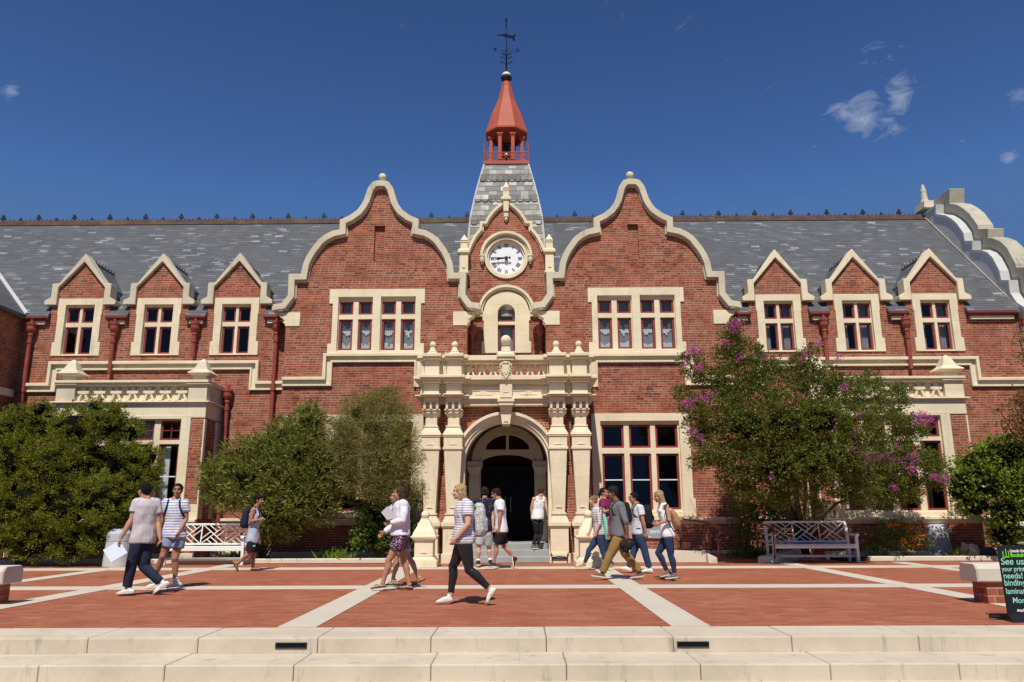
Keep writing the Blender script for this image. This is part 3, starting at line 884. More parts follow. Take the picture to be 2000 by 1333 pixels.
stroke(hd, XA, CKZ, am, 0, -.13, 0, dr * .88, .028); stroke(hd, XA, CKZ, am, 0, -.14, 0, -.08, .07)
yn = Yt + .0
stroke(hd, XA, CKZ, ah, 0, -.06, 0, dr * .42, .045); stroke(hd, XA, CKZ, ah, 0, dr * .40, 0, dr * .52, .085); stroke(hd, XA, CKZ, ah, 0, dr * .5, 0, dr * .64, .03)
hd.prism(sh_(arc(0, CKZ, .05, 0, 360, 16)[:-1]), Yt - .03, Yt + .08)
bp('hands', hd, INKM, ck)

# niche window over the balcony
so, st = tz(690), tz(569.5)
r1 = st - NA
sur = [(-r1 - .06, so), (r1 + .06, so), (r1 + .06, so + .36), (r1, so + .36), (r1, NA - .25), (r1 + .04, NA - .25), (r1 + .04, NA)] + arc(0, NA, r1, 0, 180, 24)[1:-1] + [(-r1 - .04, NA), (-r1 - .04, NA - .25), (-r1, NA - .25), (-r1, so + .36), (-r1 - .06, so + .36)]
op = nopen
m = MB(); m.prism(sh_(sur), Yt - .05, Yt + .3, [sh_(op)])
m.box(XA - nw - .02, XA + nw + .02, Yt + .05, Yt + .25, tz(634), tz(628))
o = bp('window', m, STONE, bevel=.008)
fr = MB(); pn = MB()
fr.prism(sh_([(-nw + .02, tz(627)), (nw - .02, tz(627))] + arc(0, NA, nw - .02, 0, 180, 16)), Yt + .14, Yt + .19, [sh_([(-nw + .07, tz(627) + .05), (nw - .07, tz(627) + .05)] + arc(0, NA, nw - .07, 0, 180, 16))])
fr.prism(rect(XA - nw + .02, XA + nw - .02, so + .05, tz(635)), Yt + .14, Yt + .19, [rect(XA - nw + .07, XA + nw - .07, so + .1, tz(635) - .05)])
pn.prism(sh_([(-nw + .05, tz(627) + .03), (nw - .05, tz(627) + .03)] + arc(0, NA, nw - .05, 0, 180, 16)), Yt + .16, Yt + .165)
pn.box(XA - nw + .05, XA + nw - .05, Yt + .16, Yt + .165, so + .07, tz(635) - .02)
bp('frame', fr, RED, o); bp('pane', pn, GLASS, o)
cu = MB(); vs = []
for i in range(17):
    x = XA - .3 + .6 * i / 16; vs += [(x, Yt + .33 + .015 * math.sin(i * 2), so), (x, Yt + .33 + .015 * math.sin(i * 2), NA + .3)]
cu.add(vs, [(2 * i, 2 * i + 2, 2 * i + 3, 2 * i + 1) for i in range(16)])
bp('curtain', cu, CURT, o)
m = MB(); hr = tz(560) - NA
ring(m, XA, NA, hr - .06, hr + .02, Yt - .15, Yt + .02, 0, 180, 32); ring(m, XA, NA, hr - .12, hr - .055, Yt - .09, Yt + .02, 0, 180, 32)
for s in (-1, 1):
    m.box(XA + s * (hr - .06), XA + s * (tw - .02), Yt - .15, Yt + .02, NA - .07, NA + .0); m.box(XA + s * (hr - .12), XA + s * (tw - .02), Yt - .09, Yt + .02, NA - .13, NA - .069)
bp('hood_mould', m, STONE, bevel=.006)

# spire: flared square slate roof
YC = Yt + .12
rows = [(500, 1064.5), (480, 1064), (450, 1061.5), (421, 1058), (391, 1051.5), (361.6, 1044), (343, 1038.5), (328, 1034), (320, 1032)]
h0 = W(1064, 480, YC).x - XA
YS = YC + h0
pr = []
for py, px in rows:
    h = h0
    for _ in range(8):
        p = W(px, py, YS - h); h = p.x - XA
    pr.append((h, p.z))
pr = [(h0, ZE)] + pr
m = MB(); vs = []; fs = []
for h, z in pr:
    vs += [(XA - h, YS - h, z), (XA + h, YS - h, z), (XA + h, YS + h, z), (XA - h, YS + h, z)]
for i in range(len(pr) - 1):
    for k in range(4): fs.append((4 * i + k, 4 * i + (k + 1) % 4, 4 * i + 4 + (k + 1) % 4, 4 * i + 4 + k))
n = 4 * len(pr) - 4; fs.append((n, n + 1, n + 2, n + 3)); fs.append((3, 2, 1, 0))
m.add(vs, fs)
sp_ = bp('spire_roof', m, SLATE_T)
m = MB()
for sx, sy in ((-1, -1), (1, -1), (1, 1), (-1, 1)):
    m.tube([(XA + sx * h, YS + sy * h, z) for h, z in pr[1:]], .035, 6)
bp('hip_flashing', m, LEAD, sp_)
# two bands of scalloped slates
sc = MB()
for zc, hh in ((tz(352), 0), (tz(381), 0)):
    pass
def prof_at(z):
    for (a, b), (c, d) in zip(pr, pr[1:]):
        if b <= z <= d: return a + (c - a) * (z - b) / (d - b)
    return pr[-1][0]
for py in (341, 347, 384, 390, 430, 436):
    sc = MB()
    z = W(990, py, YC + .2).z; h = prof_at(z); n = 9
    wd = 2 * h / n
    for i in range(n):
        x = XA - h + wd * (i + .5)
        pts = [(x + wd * .48 * math.cos(R(a)), z + wd * .42 * math.sin(R(a))) for a in range(180, 361, 30)]
        hl = prof_at(z - wd * .42)
        sc.prism(pts + [(x + wd * .48, z + .05), (x - wd * .48, z + .05)], YS - hl - .03, YS - hl + .06)
    bp('scalloped_slates', sc, SLATE_T, sp_)

# belfry
zb = pr[-1][1]; hb = pr[-1][0]
bt = MB(); bt.box(XA - hb - .04, XA + hb + .04, YS - hb - .04, YS + hb + .04, zb - .02, zb + .07)
bt.lathe([(hb * .98, zb + .06), (hb * .98, zb + .12)], XA, YS, 8)
bel = bp('belfry', bt, CUPRED, bevel=.01)
def by(py, Y=None): return W(990, py, Y if Y else YS).z
ro = W(1027, 290, YS).x - XA                 # post ring
ze_ = by(250, YS - .6)
zpt = by(268, YS - .5)
for k in range(8):
    a = 2 * math.pi * (k + .5) / 8
    x, y = XA + ro * .86 * math.cos(a), YS + ro * .86 * math.sin(a)
    p = MB(); p.frustum(x, y, zb + .1, zb + .3, .085, .085, .07, .07); p.frustum(x, y, zb + .3, zpt, .058, .058, .058, .058); p.frustum(x, y, zpt, zpt + .07, .065, .065, .095, .095)
    p.frustum(x, y, zpt + .07, zpt + .11, .10, .10, .10, .10)
    bp('post', p, CUPRED, bel)
m = MB()                                     # arched head: eight spandrel plates
for k in range(8):
    a0, a1 = 2 * math.pi * (k + .5) / 8, 2 * math.pi * (k + 1.5) / 8
    A = Vector((XA + ro * .86 * math.cos(a0), YS + ro * .86 * math.sin(a0), 0)); B = Vector((XA + ro * .86 * math.cos(a1), YS + ro * .86 * math.sin(a1), 0))
    L = (B - A).length; u = (B - A) / L; nn = Vector((u.y, -u.x, 0))
    z0 = zpt + .1; z1 = ze_ + .12; rr = L / 2 - .10
    pts = [(0, z0), (L / 2 - rr, z0)] + [(L / 2 - rr * math.cos(R(t)), z0 + rr * .95 * math.sin(R(t))) for t in range(15, 180, 15)] + [(L / 2 + rr, z0), (L, z0), (L, z1 + .2), (0, z1 + .2)]
    m.gen([pts], lambda p: tuple(A + u * p[0] + nn * .03 + Vector((0, 0, p[1]))), lambda p: tuple(A + u * p[0] - nn * .03 + Vector((0, 0, p[1]))))
bp('arched_head', m, CUPRED, bel)
m = MB()
re_ = (W(1031, 252, YS).x - W(947, 252, YS).x) / 2 * 1.03
prc = [(re_ * .90, ze_ - .02), (re_, ze_ - .02), (re_, ze_ + .06)]
for py, px in ((240, 1023), (228, 1018.5), (213, 1011.8), (199, 1006), (185, 1002.2), (172, 998.9), (163, 998)):
    prc.append(((W(px, py, YS).x - XA) * 1.04, by(py)))
prc[3] = (re_ * .93, ze_ + .17)
prc = sorted(prc[3:], key=lambda t: t[1]); prc = [(re_ * .88, ze_ - .02), (re_, ze_ - .02), (re_ * 1.0, ze_ + .05)] + prc
m.lathe(prc, XA, YS, 8)
cn = bp('canopy_roof', m, CUPRED, bel)
m = MB(); zq = by(163)
m.lathe([(.115, zq - .02), (.115, zq + .05), (.13, zq + .06), (.19, zq + .16), (.20, zq + .19), (.185, zq + .21), (.19, zq + .235), (.17, zq + .25)], XA, YS, 20)
bp('moulded_collar', m, IRON, cn, smooth=False)
m = MB(); m.lathe([(.17, zq + .25), (.165, zq + .30), (.13, zq + .37), (.07, zq + .42), (.03, zq + .44)], XA, YS, 20)
bp('dome_cap', m, RENDER, cn, smooth=True)
m = MB(); zl = zb + .55
m.lathe([(.04, zl + .42), (.10, zl + .38), (.13, zl + .25), (.15, zl + .1), (.20, zl + .0), (.205, zl - .03), (.0, zl - .02)], XA, YS - .1, 20)
m.box(XA - .4, XA + .4, YS - .13, YS - .07, zl + .42, zl + .5)
BRONZE = m_plain('dull_bell_bronze', (.07, .065, .055), .4, .5, .2, 5, .05, .6)
bp('bell', m, BRONZE, bel, smooth=True)
# railing: square, lattice of rings
m = MB(); z0, z1 = zb + .09, by(298, YS - hb)
for sx, sy in ((-1, -1), (1, -1), (1, 1), (-1, 1)):
    m.tube([(XA + sx * hb, YS + sy * hb, zb + .05), (XA + sx * hb, YS + sy * hb, z1 + .36)], .014, 6)
    m.ball((XA + sx * hb, YS + sy * hb, z1 + .38), .03, 8)
c4 = [(-1, -1), (1, -1), (1, 1), (-1, 1)]
for k in range(4):
    a, b = c4[k], c4[(k + 1) % 4]
    A = Vector((XA + a[0] * hb, YS + a[1] * hb, 0)); B = Vector((XA + b[0] * hb, YS + b[1] * hb, 0))
    for z in (z0, z1): m.tube([A + Vector((0, 0, z)), B + Vector((0, 0, z))], .016, 6)
    n = 8
    for i in range(n):
        P0, P1 = A.lerp(B, i / n), A.lerp(B, (i + 1) / n)
        for j in range(2):
            za, zc = z0 + (z1 - z0) * j / 2, z0 + (z1 - z0) * (j + 1) / 2
            m.tube([P0 + Vector((0, 0, za)), P1 + Vector((0, 0, zc))], .0085, 4, cap=False); m.tube([P1 + Vector((0, 0, za)), P0 + Vector((0, 0, zc))], .0085, 4, cap=False)
            cc = P0.lerp(P1, .5) + Vector((0, 0, (za + zc) / 2)); u = (B - A).normalized()
            m.tube([cc + u * (.055 * math.cos(t * math.pi / 4)) + Vector((0, 0, .055 * math.sin(t * math.pi / 4))) for t in range(9)], .007, 4, cap=False)
bp('railing', m, CUPRED, bel)
# weather vane
BLKV = m_plain('weathered_black_metal', (.008, .010, .016), .85, .1, .1, 5, .05)
zv = zq + .43
def vz(py): return W(989, py, YS).z
m = MB(); xv = XA
m.tube([(xv, YS, zv - .05), (xv, YS, vz(38))], [.02, .009], 6)
m.tube([(xv, YS, zv + .15), (xv, YS, zv + .75)], .03, 6)
m.ball((xv, YS, zv + .02), .05, 8); m.ball((xv, YS, vz(50)), .03, 8); m.box(xv - .055, xv + .055, YS - .008, YS + .008, vz(42), vz(40))
m.tube([(xv, YS, vz(50)), (xv, YS, vz(36))], .022, 6)
m.tube([(xv - .26, YS - .12, vz(102)), (xv + .30, YS + .12, vz(98))], .008, 5); m.tube([(xv - .10, YS + .24, vz(100)), (xv + .10, YS - .24, vz(100))], .008, 5)
for s in (-1, 1):
    for zc, r in ((vz(124), .09), (vz(114), .075), (vz(107), .06)):
        pts = [(xv + s * (.05 + r * (1 - math.cos(t * .55)) * .9), YS, zc + r * .9 * math.sin(t * .55 - .6)) for t in range(8)]
        m.tube(pts, .009, 5)
        pts = [(xv + s * .03, YS, zc - .05), (xv + s * (.08 + r), YS, zc + .02), (xv + s * (.12 + r), YS, zc + .07)]
        m.tube(pts, .007, 5)
wv = bp('weather_vane', m, BLKV)
m = MB(); zz = vz(71)
ang = R(-9)
def rotp(pts): return [(xv + x * math.cos(ang) - z * math.sin(ang), zz + x * math.sin(ang) + z * math.cos(ang)) for x, z in pts]
m.prism(rotp([(-.33, .0), (-.30, .025), (-.22, .02), (-.15, .045), (-.06, .075), (.02, .07), (.10, .05), (.22, .04), (.27, .10), (.33, .10), (.30, .0), (.34, -.13), (.27, -.13), (.22, -.05), (.10, -.05), (-.05, -.03), (-.15, -.01), (-.22, -.01), (-.30, -.02)]), YS - .012, YS + .012)
bp('pointer', m, BLKV, wv)
m = MB()
x = xv - .40; z = vz(101)
for zz_ in (-.05, 0, .05): m.box(x - .045, x + .045, YS - .13, YS - .115, z + zz_ - .01, z + zz_ + .01)
m.box(x + .03, x + .05, YS - .13, YS - .115, z - .06, z + .06)
x = xv + .40; z = vz(95)
for a, b in ((-.07, -.035), (-.0, -.035), (0, .035), (.07, .035)):
    m.bar((x + a, YS + .12, z + .07), (x + b, YS + .12, z - .07), .016, .015)
bp('compass_letter', m, BLKV, wv)

# ---- entrance porch
Yq = Yp + .42                      # porch wall face
def pz(py): return W(988, py, Yp).z
def pxx(px, py): return W(px, py, Yp).x
XP = (pxx(822, 860) + pxx(1155, 860)) / 2
ARX, ARZ, ARR = XP, W(988, 907, Yq).z, (W(1069, 907, Yq).x - W(907, 907, Yq).x) / 2
pw = (pxx(1154, 860) - pxx(822, 860)) / 2
zB = pz(690)
opn = [(ARX - ARR, 0.0), (ARX + ARR, 0.0)] + arc(ARX, ARZ, ARR, 0, 180, 32)
m = MB()
outp = [(XP - pw, 0), (ARX - ARR, 0)] + arc(ARX, ARZ, ARR, 180, 0, 32) + [(ARX + ARR, 0), (XP + pw, 0), (XP + pw, pz(785)), (XP - pw, pz(785))]
m.prism(outp, Yq, Yq + .35)
for s in (-1, 1):
    m.box(XP + s * pw, XP + s * (pw - .3), Yq + .34, Yw + .02, 0, pz(785)); 
bp('porch_wall', m, BRICK)
m = MB()                           # arch mouldings and jambs
for r0, r1, yy in ((.0, .075, .05), (.07, .15, .10), (.145, .205, .14), (.20, .285, .20)):
    pts = [(ARX + ARR + r0, 0.0), (ARX + ARR + r0, ARZ)] + arc(ARX, ARZ, ARR + r0, 0, 180, 40)[1:] + [(ARX - ARR - r0, 0.0)]
    m.band(pts, 0, r1 - r0, Yq - yy, Yq + .02)
m.band([(ARX + ARR - .002, 0.0), (ARX + ARR - .002, ARZ)] + arc(ARX, ARZ, ARR - .002, 0, 180, 40)[1:] + [(ARX - ARR + .002, 0.0)], 0, .02, Yq + .01, Yq + .36)
bp('arch', m, STONE, bevel=.006)
m = MB()
def kz(py): return W(988, py, Yp).z
m.prism([(ARX - .11, kz(828)), (ARX + .11, kz(828)), (ARX + .17, kz(792)), (ARX - .17, kz(792))], Yq - .28, Yq + .3)
m.box(ARX - .20, ARX + .20, Yp - .02, Yq, kz(792), kz(785.5)); m.box(ARX - .23, ARX + .23, Yp - .05, Yq, kz(785.5), kz(779))
m.prism([(ARX - .065, kz(823)), (ARX + .065, kz(823)), (ARX, kz(815))], Yq - .30, Yq - .27)
bp('keystone', m, STONE, bevel=.008)

cols = [pxx(840.5, 860), pxx(884, 860), pxx(1090.5, 860), pxx(1135.5, 860)]
cols_t = [pxx(844, 720), pxx(887.5, 720), pxx(1087, 720), pxx(1131.5, 720)]
tri = lambda m, x, z, w, y: m.prism([(x - w, z), (x + w, z), (x, z + w * .55)], y - .014, y + .02)
for x in [(a + b) / 2 for a, b in zip(cols, cols_t)]:
    m = MB(); yc = Yp + .24
    def bx(w, za, zb_, pr_=0.0, w2=None): m.box(x - w, x + w, Yp - pr_, Yq + .01, pz(za), pz(zb_))
    def fr_(w0, w1, za, zb_, p0=0.0, p1=0.0):
        m.add([(x - w0, Yp - p0, pz(za)), (x + w0, Yp - p0, pz(za)), (x + w0, Yq + .01, pz(za)), (x - w0, Yq + .01, pz(za)), (x - w1, Yp - p1, pz(zb_)), (x + w1, Yp - p1, pz(zb_)), (x + w1, Yq + .01, pz(zb_)), (x - w1, Yq + .01, pz(zb_))],
              [(0, 3, 2, 1), (4, 5, 6, 7), (0, 1, 5, 4), (1, 2, 6, 5), (2, 3, 7, 6), (3, 0, 4, 7)])
    bx(.27, 1101, 1082, .06); bx(.235, 1082, 1031, .0); bx(.275, 1031, 1028.5, .03); fr_(.29, .29, 1028.5, 1021, .05, .05); fr_(.26, .17, 1021, 1006, .02, -.03); bx(.19, 1006, 1002, .0)
    fr_(.155, .235, 1002, 878, -.07, .0); bx(.27, 878, 873, .03); bx(.245, 873, 853, .0); bx(.27, 853, 850, .025); fr_(.28, .27, 850, 846, .045, .03); fr_(.26, .175, 846, 834, .02, -.05)
    bx(.19, 834, 830.5, -.03); bx(.155, 830.5, 814, -.06); fr_(.17, .24, 814, 806, -.05, .02); bx(.22, 806, 802, .0); bx(.245, 802, 798, .03)
    fr_(.19, .23, 798, 788, -.02, .02)
    tri(m, x, pz(869), .115, Yp); tri(m, x, pz(992), .085, Yp + .055)
    pc = bp('porch_column', m, STONE, bevel=.008)
    m = MB()                       # scroll bracket capital
    for s in (-1, 0, 1):
        m.tube([(x + s * .17 - .035, Yp - .02, pz(799)), (x + s * .17 + .035, Yp - .02, pz(799))], .05, 10)
        m.tube([(x + s * .17 - .035, Yp - .07, pz(787)), (x + s * .17 + .035, Yp - .07, pz(787))], .06, 10)
        m.box(x + s * .17 - .03, x + s * .17 + .03, Yp - .10, Yp + .1, pz(799), pz(777))
    bp('scroll_bracket', m, STONE, pc)

def entab(x0, x1, fronts, wide):
    m = MB()
    # frieze, cornice, parapet as stacked courses over the column pair, breaking forward over each column
    for (za, zb_, pj, f) in ((787, 776, .02, .12), (776, 774, .16, .24), (774, 771, .20, .28), (771, 749, .03, .0), (749, 745, .13, .20), (745, 741, .19, .27), (741, 735, .26, .34), (734, 703, -.02, .0), (703, 699, .10, .16), (699, 692, .15, .21)):
        m.box(x0 - max(pj, 0) * .75, x1 + max(pj, 0) * .75, Yp - pj * .8 + .13, Yw + .03, pz(za), pz(zb_))
        for x in fronts:
            w = .20 + max(pj, 0) * .4
            m.box(x - w, x + w, Yp - pj - .07, Yp + .2, pz(za) + .004, pz(zb_) - .004)
    return m
for pair, (x0, x1) in (((0, 1), (pxx(823, 700), pxx(906, 700))), ((2, 3), (pxx(1069, 700), pxx(1152, 700)))):
    fx = [cols_t[i] for i in pair]
    e = bp('entablature', entab(x0, x1, fx, 0), STONE, bevel=.01)
    for x in fx:
        b = MB(); z = pz(692)
        b.frustum(x, Yp + .06, z - .01, z + .05, .17, .17, .12, .12)
        b.lathe([(.11, z + .04), (.12, z + .08), (.085, z + .13), (.07, z + .19), (.055, z + .215)], x, Yp + .06, 14)
        b.ball((x, Yp + .06, z + .28), .092, 16)
        bp('ball_finial', b, STONE, e, smooth=False)
# middle part: balcony front
xa, xb = pxx(906, 720), pxx(1069, 720); Yc_ = Yp + .20
m = MB()
for za, zb_, pj in ((791, 783, .03), (783, 779, .06), (779, 775, .12), (775, 749, .0), (749, 746, .06), (746, 742, .12), (742, 733, .20), (708, 703, .05), (703, 693, .14)):
    m.box(xa - .02, xb + .02, Yc_ - pj, Yc_ + .35, pz(za), pz(zb_))
m.box(xa - .02, xb + .02, Yc_ - .02, Yw + .7, pz(762), pz(752))     # balcony slab
for s in (-1, 1):
    c = ARX + s * .62; tri(m, c, pz(770), .26, Yc_ - .0)
bl = bp('balcony', m, STONE, bevel=.01)
def pierced(x0, x1, z0, z1, Y, n, t=.12, back=False):
    mb = MB(); w = (x1 - x0) / n; h = z1 - z0; k = w * .5
    mb.box(x0, x1, Y, Y + t, z0, z0 + h * .07); mb.box(x0, x1, Y, Y + t, z1 - h * .10, z1)
    for i in range(n):
        c = x0 + w * (i + .5)
        for s in (-1, 1):
            mb.prism([(c + s * k * .10, z0 + h * .52), (c + s * k * .40, z0 + h * .46), (c + s * k * .74, z0 + h * .05), (c + s * k * .42, z0 + h * .05)][::s], Y, Y + t)
            mb.prism([(c, z0 + h * .48), (c + s * k * .66, z0 + h * .52), (c + s * k * .72, z0 + h * .66), (c + s * k * .40, z0 + h * .68), (c, z0 + h * .66)][::s], Y - .012, Y + t)
        mb.prism([(c - k * .2, z0 + h * .66), (c + k * .2, z0 + h * .66), (c + k * .3, z0 + h * .92), (c - k * .3, z0 + h * .92)], Y, Y + t)
        e = x0 + w * i
        if 0 < i:
            mb.band([(e + k * .52 * math.cos(R(a)), z0 + h * .62 + h * .30 * math.sin(R(a))) for a in range(180, -1, -20)], 0, .035, Y + .03, Y + t)
    if back: mb.box(x0, x1, Y + t - .02, Y + t + .1, z0, z1)
    return mb
for s in (-1, 1):
    a, b = sorted((ARX + s * .2, XP + s * 1.12))
    bp('balustrade', pierced(a, b, pz(733), pz(707), Yc_ + .06, 3), STONE, bl)
m = MB()
m.box(ARX - .17, ARX + .17, Yc_ - .18, Yc_ + .3, pz(735), pz(704)); m.box(ARX - .22, ARX + .22, Yc_ - .24, Yc_ + .35, pz(704), pz(698)); m.box(ARX - .25, ARX + .25, Yc_ - .28, Yc_ + .38, pz(698), pz(692))
m.frustum(ARX, Yc_ + .05, pz(692), pz(686), .24, .24, .18, .18)
m.box(ARX - .17, ARX + .17, Yc_ - .12, Yc_ + .2, pz(779), pz(745)); tri(m, ARX, pz(766), .09, Yc_ - .12)
m.frustum(ARX, Yc_, pz(686), pz(676), .13, .13, .11, .11); m.ball((ARX, Yc_, pz(662)), .145, 18)
bc = bp('balcony_pedestal', m, STONE, bl, bevel=.008)
m = MB(); y = Yc_ - .19                                             # carved shield
m.prism([(ARX - .11, pz(713)), (ARX + .11, pz(713)), (ARX + .10, pz(726)), (ARX + .05, pz(735)), (ARX, pz(741)), (ARX - .05, pz(735)), (ARX - .10, pz(726))], y - .05, y)
m.prism([(ARX - .075, pz(715)), (ARX + .075, pz(715)), (ARX + .05, pz(727)), (ARX, pz(733)), (ARX - .05, pz(727))], y - .07, y - .04)
for i in range(9):
    a = R(20 + 17.5 * i); m.ball((ARX + .15 * math.cos(a), y - .02, pz(717) + .13 * math.sin(a)), .03, 8)
for s in (-1, 1):
    for i in range(5): m.ball((ARX + s * (.15 - .014 * i), y - .01, pz(718 + 5 * i)), .024, 8)
m.ball((ARX, y - .03, pz(709)), .045, 8)
bp('carved_shield', m, STONE, bl)

# recessed inner doorway
Yi = Yq + 2.0
m = MB()
rp = .92
z2 = W(988, 899, Yi).z; R1 = 1.0
zsp = W(990, 905, Yi).z
m.prism([(XP - 1.5, 0), (XP - .80, 0), (XP - .80, zsp)] + [(XP - .80 + 0, zsp)] + [(XP + .80 * math.cos(R(t)), zsp + .27 * math.sin(R(t))) for t in range(180, -1, -12)] + [(XP + .80, 0), (XP + 1.5, 0), (XP + 1.5, zsp + 1.35), (XP - 1.5, zsp + 1.35)], Yi + .25, Yi + .45,
        [[(XP + .66 * math.cos(R(t)), zsp + .42 + .48 * math.sin(R(t))) for t in range(0, 181, 12)]])
m.box(XP - .04, XP + .04, Yi + .2, Yi + .4, zsp + .42, zsp + .92)
for s in (-1, 1):
    m.box(XP + s * .82, XP + s * 1.14, Yi - .02, Yi + .3, 0.4, zsp - .35); m.box(XP + s * .74, XP + s * 1.2, Yi - .08, Yi + .3, zsp - .10, zsp + .06)
    m.frustum(XP + s * .98, Yi + .1, zsp - .35, zsp - .1, .13, .13, .22, .2)
    m.box(XP + s * .80, XP + s * 1.16, Yi - .04, Yi + .3, .4, 1.1)
ring(m, XP, zsp + .05, .80, 1.06, Yi - .03, Yi + .26, 0, 180, 28)
bp('inner_archway', m, STONE, bevel=.008)
m = MB()
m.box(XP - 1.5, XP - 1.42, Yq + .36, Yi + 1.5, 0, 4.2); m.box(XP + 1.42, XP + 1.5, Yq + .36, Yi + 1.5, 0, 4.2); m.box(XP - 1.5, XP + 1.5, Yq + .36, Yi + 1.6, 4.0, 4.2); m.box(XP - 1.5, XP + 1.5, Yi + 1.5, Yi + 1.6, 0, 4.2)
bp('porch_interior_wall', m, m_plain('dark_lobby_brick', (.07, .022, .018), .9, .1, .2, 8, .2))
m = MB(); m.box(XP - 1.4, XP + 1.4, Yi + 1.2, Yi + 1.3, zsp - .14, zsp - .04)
bp('door_lintel', m, DARKW)
BLK = m_plain('black_door_paint', (.006, .006, .007), .5, .15, .2, 5, .02)
for s in (-1, 1):
    m = MB(); x = XP + s * .40
    m.prism(rect(x - .39, x + .39, .45, zsp - .15), Yi + 1.22, Yi + 1.28, [rect(x - .30, x + .30, 1.1, zsp - .27)])
    m.box(x - .31, x + .31, Yi + 1.245, Yi + 1.255, 1.09, zsp - .26)
    dd = bp('door', m, BLK)
    h = MB(); h.tube([(XP + s * .08, Yi + 1.16, 1.3), (XP + s * .08, Yi + 1.16, 1.75)], .014, 8); h.tube([(XP + s * .08, Yi + 1.16, 1.35), (XP + s * .08, Yi + 1.23, 1.35)], .01, 6); h.tube([(XP + s * .08, Yi + 1.16, 1.7), (XP + s * .08, Yi + 1.23, 1.7)], .01, 6)
    bp('handle', h, m_plain('brushed_metal', (.4, .4, .4), .35, .5, .05, 5, .02, .9) if s < 0 else MATS['bm'], dd)
    MATS['bm'] = h and bpy.data.materials['brushed_metal']
STEP = m_stone('grey_step_stone', (.36, .36, .35), (.24, .24, .23), .5, 1.1, 5, (.15, .15, .14), .2)
m = MB()
m.box(XP - 1.19, XP + 1.19, Yp + .02, Yp + .42, .0, .155); m.box(XP - 1.12, XP + 1.12, Yp + .42, Yp + .84, 0, .31); m.box(XP - 1.10, XP + 1.10, Yp + .84, Yi + 1.49, 0, .455)
bp('entrance_steps', m, STEP, bevel=.012)
m = MB()                          # boot scraper by the right column
x0, x1 = W(1078, 1080, Yp - .05).x, W(1108, 1080, Yp - .05).x
for x in (x0, x1): m.tube([(x, Yp - .09, 0), (x, Yp - .09, .2), (x - (.03 if x == x0 else -.03), Yp - .09, .26)], .014, 6)
m.tube([(x0, Yp - .09, .14), ((x0 + x1) / 2, Yp - .09, .17), (x1, Yp - .09, .14)], .014, 6); m.box(x0, x1, Yp - .096, Yp - .084, .10, .14)
o = m.build('boot_scraper', IRON, None, org=((x0 + x1) / 2, Yp - .09, 0)); tag(o, 'black iron boot scraper at the foot of the right porch columns', 'boot scraper')

